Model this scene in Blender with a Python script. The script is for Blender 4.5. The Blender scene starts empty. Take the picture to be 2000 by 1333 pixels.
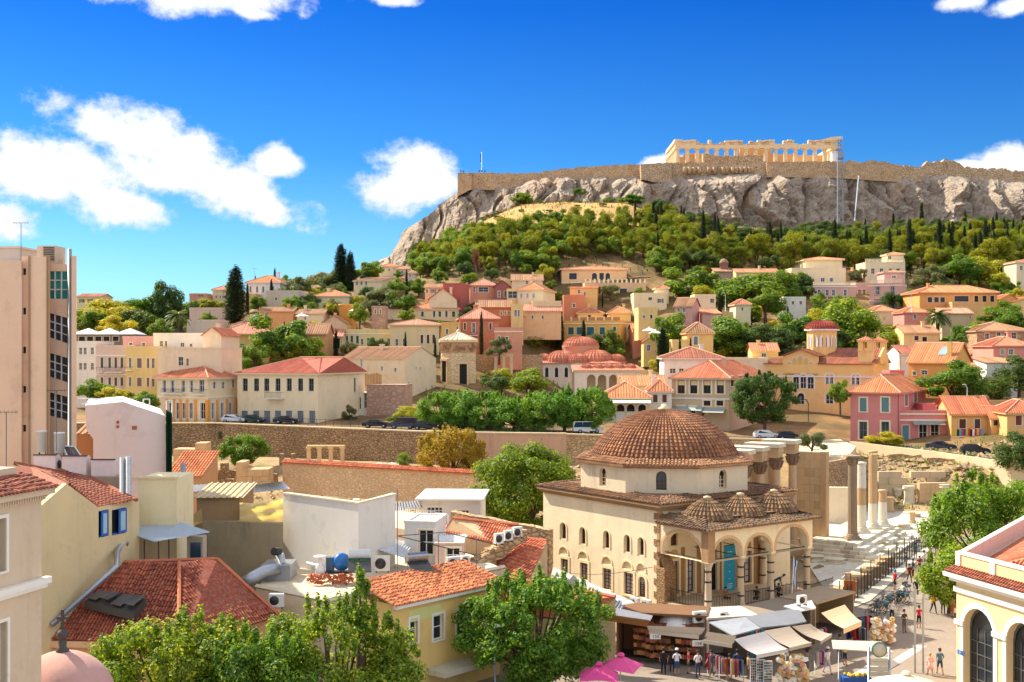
import bpy, math, random
from math import sin, cos, pi, radians, atan2, sqrt
from mathutils import Vector, Matrix, noise
random.seed(7)
SC = bpy.context.scene
# ---------------------------------------------------------------- camera, world, sun, exposure
F, CH, HY, CX = 2300.0,21.5,684.0,1000.0
cam = bpy.data.objects.new('camera', bpy.data.cameras.new('camera'))
SC.collection.objects.link(cam)
cam.location = (0,0, CH); cam.rotation_euler = (pi/2,0,0)
cam.data.sensor_fit = 'HORIZONTAL'; cam.data.sensor_width = 36.0
cam.data.lens = 36.0*F/2000.0
cam.data.shift_y = (HY-666.5)/2000.0
cam.data.clip_start = 0.5; cam.data.clip_end = 9000
SC.camera = cam
SUN_AZ, SUN_EL = radians(-56), radians(44)      # azimuth from +Y, negative = left
sd = Vector((sin(SUN_AZ)*cos(SUN_EL), cos(SUN_AZ)*cos(SUN_EL), sin(SUN_EL)))
sun = bpy.data.objects.new('sun', bpy.data.lights.new('sun', 'SUN'))
SC.collection.objects.link(sun)
sun.data.energy = 3.0; sun.data.angle = radians(0.55); sun.data.color = (1.0,.90,.72)
sun.rotation_euler = (-sd).to_track_quat('-Z', 'Y').to_euler()
SC.view_settings.view_transform = 'Standard'; SC.view_settings.look = 'None'
SC.view_settings.exposure = 1.56; SC.view_settings.gamma = 1.0
SC.render.engine = 'CYCLES'
SC.cycles.use_denoising = True; SC.cycles.use_adaptive_sampling = True
SC.cycles.adaptive_threshold = 0.02
SC.cycles.max_bounces = 6; SC.cycles.diffuse_bounces = 4; SC.cycles.glossy_bounces = 2
SC.cycles.transmission_bounces = 4; SC.cycles.transparent_max_bounces = 6
SC.cycles.caustics_reflective = False; SC.cycles.caustics_refractive = False
def setup_world():
 w = bpy.data.worlds.new('World'); SC.world = w; w.use_nodes = True
 N, L = w.node_tree.nodes, w.node_tree.links
 N.clear()
 out = N.new('ShaderNodeOutputWorld'); bg = N.new('ShaderNodeBackground')
 sky = N.new('ShaderNodeTexSky'); sky.sky_type = 'NISHITA'; sky.sun_disc = False
 sky.sun_elevation = SUN_EL; sky.sun_rotation = SUN_AZ
 sky.air_density = 1.0; sky.dust_density = .6; sky.ozone_density = 2.0
 tc = N.new('ShaderNodeTexCoord'); sep = N.new('ShaderNodeSeparateXYZ')
 L.new(tc.outputs['Generated'], sep.inputs[0])
 def M(op, a, b=None, c=None, clamp=False):
  m = N.new('ShaderNodeMath'); m.operation = op; m.use_clamp = clamp
  for i, v in enumerate((a, b, c)):
   if v is None: continue
   if isinstance(v, (int, float)): m.inputs[i].default_value = v
   else: L.new(v, m.inputs[i])
  return m.outputs[0]
 X, Y, Z = sep.outputs
 ramp = N.new('ShaderNodeValToRGB'); e = ramp.color_ramp.elements
 e[0].position = 0.0; e[0].color = (.15,.27,.44,1)
 e[1].position = 1.0; e[1].color = (.30,.45,.62,1)
 for p, c in ((.05,(.16,.31,.47,1)),(.10,(.11,.255,.42,1)),(.16,(.05,.19,.37,1)),(.28,(.011,.118,.345,1)),(.45,(.07,.18,.42,1)),(.7,(.25,.40,.60,1))):
  q = e.new(p); q.color = c
 L.new(Z, ramp.inputs[0])
 mul = N.new('ShaderNodeMix'); mul.data_type = 'RGBA'; mul.blend_type = 'MULTIPLY'
 mul.inputs[0].default_value = 1
 L.new(sky.outputs[0], mul.inputs[6]); L.new(ramp.outputs[0], mul.inputs[7])
 # clouds: soft banks placed by bearing (azimuth, elevation) and broken up by noise
 az = M('ARCTAN2', X, Y); el = M('ARCTANGENT', M('DIVIDE', Z, M('SQRT', M('ADD', M('MULTIPLY', X, X), M('MULTIPLY', Y, Y)))))
 comb = N.new('ShaderNodeCombineXYZ'); L.new(az, comb.inputs[0]); L.new(M('MULTIPLY', el, 1.15), comb.inputs[1])
 def noi(scale, det, rough=.55, off=0.0):
  n = N.new('ShaderNodeTexNoise'); n.inputs['Scale'].default_value = scale
  n.inputs['Detail'].default_value = det; n.inputs['Roughness'].default_value = rough
  mp = N.new('ShaderNodeVectorMath'); mp.operation = 'ADD'; mp.inputs[1].default_value = (off, off*.7,1.3)
  L.new(comb.outputs[0], mp.inputs[0]); L.new(mp.outputs[0], n.inputs['Vector'])
  return n.outputs[0]
 n1 = noi(17,12,.56); n2 = noi(55,8,.62,2.0)
 mask = None
 A = lambda px: math.atan((px-CX)/F)
 E = lambda py, px: math.atan((HY-py)/F*cos(A(px)))
 blobs = [(150,325,190,62,-8),(320,345,190,52,-14),(470,385,105,38,-18),(20,330,105,52,0),(100,352,180,60,-10),(250,275,140,48,-18),(330,300,170,55,-22),(430,350,170,48,-24),
   (520,400,80,38,-20),(545,318,52,30,0),(230,395,130,40,-12),(0,425,75,34,0),(815,325,80,42,0),(770,372,85,42,0),
   (850,355,60,42,0),(400,-5,190,32,0),(480,20,60,14,-8),(1870,8,55,16,0),(1975,12,40,18,0),
   (1290,322,55,16,5),(1975,312,55,26,-5),(1900,326,90,12,0),(770,0,40,12,0)]
 for bx, by, rx, ry, rot in blobs:
  rx *= 1.22; ry *= 1.2
  a0, e0 = A(bx), E(by, bx); ra, re = rx/F, ry/F; c, s = cos(radians(rot)), sin(radians(rot))
  da = M('SUBTRACT', az, a0); de = M('SUBTRACT', el, e0)
  u = M('DIVIDE', M('ADD', M('MULTIPLY', da, c), M('MULTIPLY', de, s)), ra)
  v = M('DIVIDE', M('SUBTRACT', M('MULTIPLY', de, c), M('MULTIPLY', da, s)), re)
  r = M('SUBTRACT', 1.0, M('SQRT', M('ADD', M('MULTIPLY', u, u), M('MULTIPLY', v, v))))
  mask = r if mask is None else M('MAXIMUM', mask, r)
 # clouds added round the unseen sky, thickened so their white fills the shade
 far = M('MULTIPLY', M('SUBTRACT', noi(2.6,3,.5,5.0),.35),5.0)
 behind = M('MULTIPLY', M('SUBTRACT', M('ABSOLUTE', az),.62),4.0, clamp=True)
 high = M('MULTIPLY', M('SUBTRACT', el, .36),5.0, clamp=True)
 outside = M('MAXIMUM', behind, high)
 gen = M('ADD', M('MULTIPLY', M('MULTIPLY', far, outside),1.0), M('MULTIPLY', M('SUBTRACT', 1.0, outside),-2.0))
 mask = M('MAXIMUM', mask, gen)
 d = M('ADD', M('MULTIPLY', mask, 1.15), M('MULTIPLY', M('SUBTRACT', n1,.47),2.2))
 d = M('ADD', d, M('MULTIPLY', M('SUBTRACT', n2,.5),1.15))
 # wisps where the noise alone peaks
 mr = N.new('ShaderNodeMapRange'); mr.interpolation_type = 'SMOOTHSTEP'
 mr.inputs[1].default_value = 0.06; mr.inputs[2].default_value = 0.72
 L.new(d, mr.inputs[0])
 cr = N.new('ShaderNodeValToRGB'); ce = cr.color_ramp.elements
 ce[0].position = .2; ce[0].color = (.55,.68,.86,1); ce[1].position = .8; ce[1].color = (.98,.985,1.0,1)
 L.new(M('ADD', M('MULTIPLY', d, .55), M('MULTIPLY', n2,.5)), cr.inputs[0])
 cs = N.new('ShaderNodeMix'); cs.data_type = 'RGBA'; cs.blend_type = 'MULTIPLY'; cs.inputs[0].default_value = 1
 cs.inputs[7].default_value = (CLOUD, CLOUD, CLOUD, 1)
 L.new(cr.outputs[0], cs.inputs[6])
 mix = N.new('ShaderNodeMix'); mix.data_type = 'RGBA'
 L.new(mr.outputs[0], mix.inputs[0]); L.new(mul.outputs[2], mix.inputs[6]); L.new(cs.outputs[2], mix.inputs[7])
 L.new(mix.outputs[2], bg.inputs[0]); bg.inputs[1].default_value = SKYS
 L.new(bg.outputs[0], out.inputs[0])
SKYS, CLOUD = 0.135,3.0
setup_world()
# ---------------------------------------------------------------- pixel helpers (bearings at true distances)
def P(px, py, Y): return Vector(((px-CX)/F*Y, Y, CH-(py-HY)/F*Y))
def GP(px, py, z=0.0):
 Y = F*(CH-z)/(py-HY); return Vector(((px-CX)/F*Y, Y, z))
def XY(px, Y): return ((px-CX)/F*Y, Y)
def interp(t, xs, ys):
 if t <= xs[0]: return ys[0]
 for i in range(1, len(xs)):
  if t <= xs[i]:
   k = (t-xs[i-1])/(xs[i]-xs[i-1]); return ys[i-1]+(ys[i]-ys[i-1])*k
 return ys[-1]
# ---------------------------------------------------------------- materials
MATS = {}
def nodes(m):
 m.use_nodes = True; N, L = m.node_tree.nodes, m.node_tree.links; N.clear()
 o = N.new('ShaderNodeOutputMaterial'); b = N.new('ShaderNodeBsdfPrincipled'); L.new(b.outputs[0], o.inputs[0])
 return N, L, o, b
def tex(N, L, kind, scale, detail=4, vec=None, rough=.6, stretch=None):
 t = N.new('ShaderNodeTex'+kind); t.inputs['Scale'].default_value = scale
 if 'Detail' in t.inputs: t.inputs['Detail'].default_value = detail
 if kind == 'Noise': t.inputs['Roughness'].default_value = rough
 tc = N.new('ShaderNodeTexCoord'); src = tc.outputs['Object']
 if stretch:
  mp = N.new('ShaderNodeMapping'); mp.inputs['Scale'].default_value = stretch
  L.new(src, mp.inputs[0]); src = mp.outputs[0]
 L.new(src, t.inputs['Vector'])
 return t
def rampn(N, L, fac, stops):
 r = N.new('ShaderNodeValToRGB'); e = r.color_ramp.elements
 while len(e) > len(stops): e.remove(e[-1])
 while len(e) < len(stops): e.new(.5)
 for q, (p, c) in zip(e, stops): q.position = p; q.color = (*c[:3],1)
 L.new(fac, r.inputs[0]); return r.outputs[0]
def mixc(N, L, fac, a, b, mode='MIX'):
 m = N.new('ShaderNodeMix'); m.data_type = 'RGBA'; m.blend_type = mode
 for i, v in ((0, fac),(6, a),(7, b)):
  if isinstance(v, (int, float)): m.inputs[i].default_value = v
  elif isinstance(v, tuple): m.inputs[i].default_value = (*v[:3],1)
  else: L.new(v, m.inputs[i])
 return m.outputs[2]
def bump(N, L, h, b, strength=.3, dist=.05):
 u = N.new('ShaderNodeBump'); u.inputs['Strength'].default_value = strength; u.inputs['Distance'].default_value = dist
 L.new(h, u.inputs['Height']); L.new(u.outputs[0], b.inputs['Normal'])
def mul3(c, k): return tuple(min(1, x*k) for x in c[:3])
def H(s):
 s = s.lstrip('#'); v = [int(s[i:i+2],16)/255 for i in (0,2,4)]
 return tuple(((x+.055)/1.055)**2.4 if x > .04045 else x/12.92 for x in v)
def plaster(col, dirt=.35, streak=.35, rough=.9):
 key = ('pl', tuple(round(c, 3) for c in col), dirt, streak)
 if key in MATS: return MATS[key]
 m = bpy.data.materials.new('plaster'); N, L, o, b = nodes(m)
 n = tex(N, L, 'Noise', .35,5); s = tex(N, L, 'Noise', .8,6, stretch=(1.3,1.3,.16), rough=.7); f = tex(N, L, 'Noise', 5,4)
 c = mixc(N, L, rampn(N, L, n.outputs[0],[(.35,(0,0,0)),(.75,(dirt,)*3)]), col, mul3(col, .72))
 c = mixc(N, L, mixc(N, L, 1.0, rampn(N, L, s.outputs[0],[(.52,(0,0,0)),(.74,(streak,)*3)]), rampn(N, L, n.outputs[0],[(.38,(.15,)*3),(.62,(1,1,1))]), 'MULTIPLY'), c, mul3((col[0]*.9, col[1]*.86, col[2]*.8),.5))
 c = mixc(N, L, rampn(N, L, f.outputs[0],[(.4,(0,0,0)),(.7,(.22,)*3)]), c, mul3(col, 1.12))
 pn = tex(N, L, 'Noise', .55,3); c = mixc(N, L, rampn(N, L, pn.outputs[0],[(.6,(0,0,0)),(.625,(.3,)*3)]), c, mul3((col[0]*.95, col[1]*.92, col[2]*.88),.8))
 L.new(c, b.inputs['Base Color']); b.inputs['Roughness'].default_value = rough
 bump(N, L, f.outputs[0], b, .12,.03)
 MATS[key] = m; return m
def plain(name, col, rough=.6, metal=0.0, var=.15, scale=3.0, spec=None):
 key = ('p', name, tuple(round(c, 3) for c in col), rough, metal)
 if key in MATS: return MATS[key]
 m = bpy.data.materials.new(name); N, L, o, b = nodes(m)
 n = tex(N, L, 'Noise', scale, 4)
 L.new(mixc(N, L, n.outputs[0], mul3(col, 1-var), mul3(col, 1+var)), b.inputs['Base Color'])
 b.inputs['Roughness'].default_value = rough; b.inputs['Metallic'].default_value = metal
 MATS[key] = m; return m
def tilemat(a, b_, dark=.45, name='roof_tile'):
 key = ('t', a, b_, dark)
 if key in MATS: return MATS[key]
 m = bpy.data.materials.new(name); N, L, o, b = nodes(m)
 g = N.new('ShaderNodeNewGeometry'); n = tex(N, L, 'Noise', .5,5); f = tex(N, L, 'Noise', 6,4)
 c = mixc(N, L, g.outputs['Random Per Island'], a, b_)
 c = mixc(N, L, rampn(N, L, n.outputs[0],[(.42,(0,0,0)),(.75,(dark,)*3)]), c, mul3(a, .35))
 c = mixc(N, L, rampn(N, L, f.outputs[0],[(.45,(0,0,0)),(.75,(.4,)*3)]), c, (.5,.34,.22))
 L.new(c, b.inputs['Base Color']); b.inputs['Roughness'].default_value = .85
 bump(N, L, f.outputs[0], b, .2,.03)
 MATS[key] = m; return m
def masonry(key, a, b_, mortar, scale=1.6, bumps=.8, zs=1.6):
 if key in MATS: return MATS[key]
 m = bpy.data.materials.new(key); N, L, o, b = nodes(m)
 scale *= 2.3
 v = tex(N, L, 'Voronoi', scale, stretch=(1,1, zs)); e = tex(N, L, 'Voronoi', scale, stretch=(1,1, zs)); e.feature = 'DISTANCE_TO_EDGE'
 n = tex(N, L, 'Noise', .25,5); f = tex(N, L, 'Noise', 7,4)
 bw = N.new('ShaderNodeSeparateColor'); L.new(v.outputs['Color'], bw.inputs[0])
 c = mixc(N, L, bw.outputs[0], a, b_)
 c = mixc(N, L, rampn(N, L, n.outputs[0],[(.4,(0,0,0)),(.75,(.6,)*3)]), c, mul3(a, .55))
 c = mixc(N, L, rampn(N, L, f.outputs[0],[(.35,(0,0,0)),(.75,(.4,)*3)]), c, mul3(b_, 1.25))
 ed = rampn(N, L, e.outputs['Distance'],[(.0,(1,1,1)),(.09,(0,0,0))])
 c = mixc(N, L, ed, c, mortar)
 L.new(c, b.inputs['Base Color']); b.inputs['Roughness'].default_value = .95
 bump(N, L, rampn(N, L, e.outputs['Distance'],[(0,(0,0,0)),(.15,(1,1,1))]), b, bumps, .12)
 MATS[key] = m; return m
def leafmat(name, a, b_, trans=.35, gloss=.35):
 if name in MATS: return MATS[name]
 if a[1] > a[0] and 'cypress' not in name: a, b_ = mul3(a, 1.3), mul3((b_[0]*1.12, b_[1], b_[2]),1.3); trans = min(.5, trans+.1)
 m = bpy.data.materials.new(name); N, L, o, b = nodes(m)
 g = N.new('ShaderNodeNewGeometry'); oi = N.new('ShaderNodeObjectInfo'); n = tex(N, L, 'Noise', .22,3)
 c = rampn(N, L, g.outputs['Random Per Island'],[(0, mul3(a, .6)),(.45, a),(.9, b_),(1,(min(1, b_[0]*1.6), b_[1]*1.15, b_[2]))])
 c = mixc(N, L, 1.0, c, rampn(N, L, oi.outputs['Random'],[(0,(.6,.78,.8)),(.5,(.95,.95,.9)),(1,(1.25,1.12,.9))]), 'MULTIPLY')
 c = mixc(N, L, rampn(N, L, n.outputs[0],[(.4,(0,0,0)),(.7,(.5,)*3)]), c, mul3(a, .7))
 L.new(c, b.inputs['Base Color']); b.inputs['Roughness'].default_value = .5
 b.inputs['Specular IOR Level'].default_value = gloss
 t = N.new('ShaderNodeBsdfTranslucent'); L.new(mixc(N, L, 1.0, c, (1.6,1.5,.5), 'MULTIPLY'), t.inputs[0])
 mx = N.new('ShaderNodeMixShader'); mx.inputs[0].default_value = trans
 L.new(b.outputs[0], mx.inputs[1]); L.new(t.outputs[0], mx.inputs[2]); L.new(mx.outputs[0], o.inputs[0])
 MATS[name] = m; return m
def glassmat(col=(.02,.025,.03), rough=.12):
 key = ('g', col, rough)
 if key in MATS: return MATS[key]
 m = bpy.data.materials.new('window_glass'); N, L, o, b = nodes(m)
 n = tex(N, L, 'Noise', .6,2)
 L.new(mixc(N, L, n.outputs[0], mul3(col, .5), mul3(col, 1.8)), b.inputs['Base Color'])
 b.inputs['Roughness'].default_value = rough; b.inputs['Specular IOR Level'].default_value = .5
 MATS[key] = m; return m
def ground_mat(name, stops, scale=.15, fine=(.75,1.2), bumps=.4, fscale=4):
 if name in MATS: return MATS[name]
 m = bpy.data.materials.new(name); N, L, o, b = nodes(m)
 n = tex(N, L, 'Noise', scale, 8, rough=.62); f = tex(N, L, 'Noise', fscale, 5)
 c = rampn(N, L, n.outputs[0], stops)
 c = mixc(N, L, 1.0, c, rampn(N, L, f.outputs[0],[(.3,(fine[0],)*3),(.7,(fine[1],)*3)]), 'MULTIPLY')
 L.new(c, b.inputs['Base Color']); b.inputs['Roughness'].default_value = .95
 bump(N, L, f.outputs[0], b, bumps, .15)
 MATS[name] = m; return m
# ---------------------------------------------------------------- mesh building
class MB:
 def __init__(s): s.v, s.f, s.m, s.sm = [],[],[],[]
 def add(s, vs, fs, mi=0, smooth=False):
  k = len(s.v); s.v += [tuple(v) for v in vs]
  for f in fs: s.f.append([i+k for i in f]); s.m.append(mi); s.sm.append(smooth)
  return s
 def poly(s, pts, mi=0): return s.add(pts, [list(range(len(pts)))], mi)
 def box(s, x0, x1, y0, y1, z0, z1, mi=0):
  return s.add([(x0, y0, z0),(x1, y0, z0),(x1, y1, z0),(x0, y1, z0),(x0, y0, z1),(x1, y0, z1),(x1, y1, z1),(x0, y1, z1)],
     [[0,3,2,1],[4,5,6,7],[0,1,5,4],[1,2,6,5],[2,3,7,6],[3,0,4,7]], mi)
 def obox(s, c, u, v, w, mi=0):      # oriented box: centre and three half vectors
  c, u, v, w = Vector(c), Vector(u), Vector(v), Vector(w)
  pts = [c+a*u+b*v+d*w for d in (-1,1) for a, b in ((-1,-1),(1,-1),(1,1),(-1,1))]
  return s.add(pts, [[0,3,2,1],[4,5,6,7],[0,1,5,4],[1,2,6,5],[2,3,7,6],[3,0,4,7]], mi)
 def prism(s, poly, z0, z1, mi=0):   # xy polygon extruded in z
  n = len(poly); vs = [(x, y, z0) for x, y in poly]+[(x, y, z1) for x, y in poly]
  return s.add(vs, [list(range(n))[::-1], list(range(n, 2*n))]+[[i, (i+1) % n, n+(i+1) % n, n+i] for i in range(n)], mi)
 def extr(s, pts, d, mi=0):          # any planar polygon extruded by vector d
  d = Vector(d); n = len(pts); a = [Vector(p) for p in pts]
  return s.add(a+[p+d for p in a],[list(range(n))[::-1], list(range(n, 2*n))]+[[i, (i+1) % n, n+(i+1) % n, n+i] for i in range(n)], mi)
 def tube(s, path, r, n=6, mi=0, smooth=True, cap=True):
  path = [Vector(p) for p in path]; rs = r if isinstance(r, (list, tuple)) else [r]*len(path)
  vs = []; up = None
  for i, p in enumerate(path):
   t = (path[min(i+1, len(path)-1)]-path[max(i-1,0)]).normalized()
   a = t.cross(Vector((0,0,1)) if abs(t.z) < .95 else Vector((1,0,0))).normalized(); b = t.cross(a)
   vs += [p+rs[i]*(a*cos(2*pi*k/n)+b*sin(2*pi*k/n)) for k in range(n)]
  fs = [[i*n+k, i*n+(k+1) % n, (i+1)*n+(k+1) % n, (i+1)*n+k] for i in range(len(path)-1) for k in range(n)]
  s.add(vs, fs, mi, smooth)
  if cap:
   k = len(s.v)-len(vs); s.f += [[k+i for i in range(n)],[k+len(vs)-n+i for i in range(n)]]; s.m += [mi]*2; s.sm += [False]*2
  return s
 def lathe(s, prof, n=16, c=(0,0,0), mi=0, smooth=True, a0=0.0, a1=2*pi, rot=0.0):
  full = abs(a1-a0-2*pi) < 1e-6; cols = n if full else n+1
  vs = [(c[0]+r*cos(rot+a0+(a1-a0)*k/n), c[1]+r*sin(rot+a0+(a1-a0)*k/n), c[2]+z) for r, z in prof for k in range(cols)]
  fs = [[i*cols+k, i*cols+(k+1) % cols, (i+1)*cols+(k+1) % cols, (i+1)*cols+k] for i in range(len(prof)-1) for k in range(n)]
  return s.add(vs, fs, mi, smooth)
 def build(s, name, mats, parent=None, bevel=0):
  me = bpy.data.meshes.new(name); me.from_pydata(s.v, [], s.f)
  mats = mats if isinstance(mats, (list, tuple)) else [mats]
  for m in mats: me.materials.append(m)
  if len(mats) > 1: me.polygons.foreach_set('material_index', s.m)
  if any(s.sm): me.polygons.foreach_set('use_smooth', s.sm)
  me.update()
  o = bpy.data.objects.new(name, me); SC.collection.objects.link(o)
  if parent is not None: o.parent = parent
  return o
def tag(o, label, cat, group=None, kind=None):
 if label: o['label'] = label
 if cat: o['category'] = cat
 if group: o['group'] = group
 if kind: o['kind'] = kind
 return o
def empty(name, label, cat, loc=(0,0,0), rz=0.0, group=None, s=1.0):
 o = bpy.data.objects.new(name, None); SC.collection.objects.link(o)
 o.location = loc; o.rotation_euler = (0,0, rz); o.scale = (s, s, s)
 return tag(o, label, cat, group)
def copy_tree(o, parent=None):
 c = o.copy(); SC.collection.objects.link(c); c.parent = parent
 if parent is not None: c.matrix_parent_inverse = o.matrix_parent_inverse.copy()
 for ch in KIDS.get(o.name, list(o.children)): copy_tree(ch, c)
 return c
KIDS = {}
# roof slope with rows of half-round tiles: eave left, eave right, top right, top left
def tile_slope(mb, e0, e1, t1, t0, sp=.42, r=.10, course=0, mi=0, base=True, jag=0.0):
 e0, e1, t1, t0 = map(Vector, (e0, e1, t1, t0))
 s = (e1-e0); L = s.length; s.normalize()
 tv = (t0+t1)/2-e0; tv = tv-s*tv.dot(s); T = tv.length
 if T < 1e-4: return
 tv.normalize(); n = s.cross(tv)
 if n.z < 0: n = -n
 a = (t0-e0).dot(s); b = (t1-e0).dot(s)
 if base: mb.poly([e0, e1, t1, t0] if (t1-t0).length > 1e-3 else [e0, e1, t1], mi)
 k = max(1, int(L/sp)); sp = L/k
 for i in range(k):
  x = (i+.5)*sp
  tm = T
  if x < a: tm = T*x/a
  elif x > b and L > b: tm = T*(L-x)/(L-b)
  ts = 0.0
  if tm-ts < .15: continue
  cs = [ts]
  if course:
   q = ts+course*(1+jag*random.uniform(-.5,.5))
   while q < tm-.05: cs.append(q); q += course*(1+jag*random.uniform(-.15,.15))
  cs.append(tm)
  for j in range(len(cs)-1):
   q0, q1 = cs[j]-(.03 if j else 0), cs[j+1]
   rr = r*(1+random.uniform(-jag, jag)*.3); lift0, lift1 = (.05,0) if course else (.0,.0)
   A = e0+s*x+tv*q0+n*lift0; B = e0+s*x+tv*q1+n*lift1
   pts = [A-s*rr, A-s*rr*.6+n*rr*.85, A+s*rr*.6+n*rr*.85, A+s*rr]
   pts += [B-s*rr*.85, B-s*rr*.5+n*rr*.8, B+s*rr*.5+n*rr*.8, B+s*rr*.85]
   mb.add(pts, [[0,1,5,4],[1,2,6,5],[2,3,7,6],[0,3,2,1]], mi)
def ridge(mb, a, b, r=.13, mi=0, n=5):
 mb.tube([a, b], r, n, mi, False)
def tile_dome(mb, c, prof, n, courses, r=.12, mi=0):
 """ribs of stepped tiles on a surface of revolution; prof = list of (radius, z) from eave to top"""
 # arc-length resample
 d = [0]
 for i in range(1, len(prof)): d.append(d[-1]+sqrt((prof[i][0]-prof[i-1][0])**2+(prof[i][1]-prof[i-1][1])**2))
 def at(t):
  t *= d[-1]
  return interp(t, d, [p[0] for p in prof]), interp(t, d, [p[1] for p in prof])
 mb.lathe(prof, n, c, mi, True)
 for k in range(n):
  a = 2*pi*(k+.5)/n; er = Vector((cos(a), sin(a),0)); et = Vector((-sin(a), cos(a),0))
  off = random.uniform(-.3,.3)/courses
  for j in range(courses):
   t0 = max(0,(j+off)/courses); t1 = min(1,(j+1.06+off)/courses)
   if t1 <= t0: continue
   r0, z0 = at(t0); r1, z1 = at(t1)
   w0 = min(r, pi*r0/n*.72); w1 = min(r, pi*r1/n*.72)
   tg = (er*(r1-r0)+Vector((0,0, z1-z0))).normalized(); nn = et.cross(tg)
   if nn.dot(er) < 0 and nn.z < 0: nn = -nn
   if nn.z < 0: nn = -nn
   A = Vector(c)+er*r0+Vector((0,0, z0))+nn*.05; B = Vector(c)+er*r1+Vector((0,0, z1))
   pts = [A-et*w0, A-et*w0*.55+nn*w0, A+et*w0*.55+nn*w0, A+et*w0, B-et*w1*.8, B-et*w1*.45+nn*w1*.85, B+et*w1*.45+nn*w1*.85, B+et*w1*.8]
   mb.add(pts, [[0,1,5,4],[1,2,6,5],[2,3,7,6],[0,3,2,1]], mi)
# wall with real openings: T maps (u, depth, z) to local space
def wall_face(mb, T, W, z0, z1, holes, rec=.22, mi=0, top=None):
 us = sorted({0, W}|{h[0] for h in holes}|{h[1] for h in holes}); zs = sorted({z0, z1}|{h[2] for h in holes}|{h[3] for h in holes})
 for i in range(len(us)-1):
  for j in range(len(zs)-1):
   u0, u1, a, b = us[i], us[i+1], zs[j], zs[j+1]; cu, cz = (u0+u1)/2,(a+b)/2
   if any(h[0] < cu < h[1] and h[2] < cz < h[3] for h in holes): continue
   mb.poly([T(u0,0, a), T(u1,0, a), T(u1,0, b), T(u0,0, b)], mi)
 for h in holes:
  u0, u1, a, b = h[:4]; arch = h[4] if len(h) > 4 else 0; rc = h[5] if len(h) > 5 else rec
  if arch:
   w = (u1-u0)/2; ah = min(w*arch, (b-a)*.9); sp = b-ah; n = 8; cu = (u0+u1)/2
   arc = [(cu-w*cos(pi*k/n), sp+ah*(sin(pi*k/n)**(.75 if arch > 1 else 1))) for k in range(n+1)]
   for k in range(n):
    (p, q),(r, s) = arc[k], arc[k+1]
    mb.poly([T(p, 0, q), T(r, 0, s), T(r, 0, b), T(p, 0, b)], mi)
   out = [(u0, a)]+arc+[(u1, a)]
  else: out = [(u0, a),(u0, b),(u1, b),(u1, a)]
  for k in range(len(out)):
   (p, q),(r, s) = out[k], out[(k+1) % len(out)]
   mb.poly([T(p, 0, q), T(r, 0, s), T(r, rc, s), T(p, rc, q)], mi)
def box_T(mb, T, u0, u1, d0, d1, z0, z1, mi=0):
 c = [T(u, d, z) for z in (z0, z1) for u, d in ((u0, d0),(u1, d0),(u1, d1),(u0, d1))]
 mb.add(c, [[0,3,2,1],[4,5,6,7],[0,1,5,4],[1,2,6,5],[2,3,7,6],[3,0,4,7]], mi)
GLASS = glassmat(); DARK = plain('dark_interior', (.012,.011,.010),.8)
WHITE = plain('white_paint', (.78,.78,.76),.5); IRON = plain('iron', (.03,.03,.032),.45)
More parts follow.
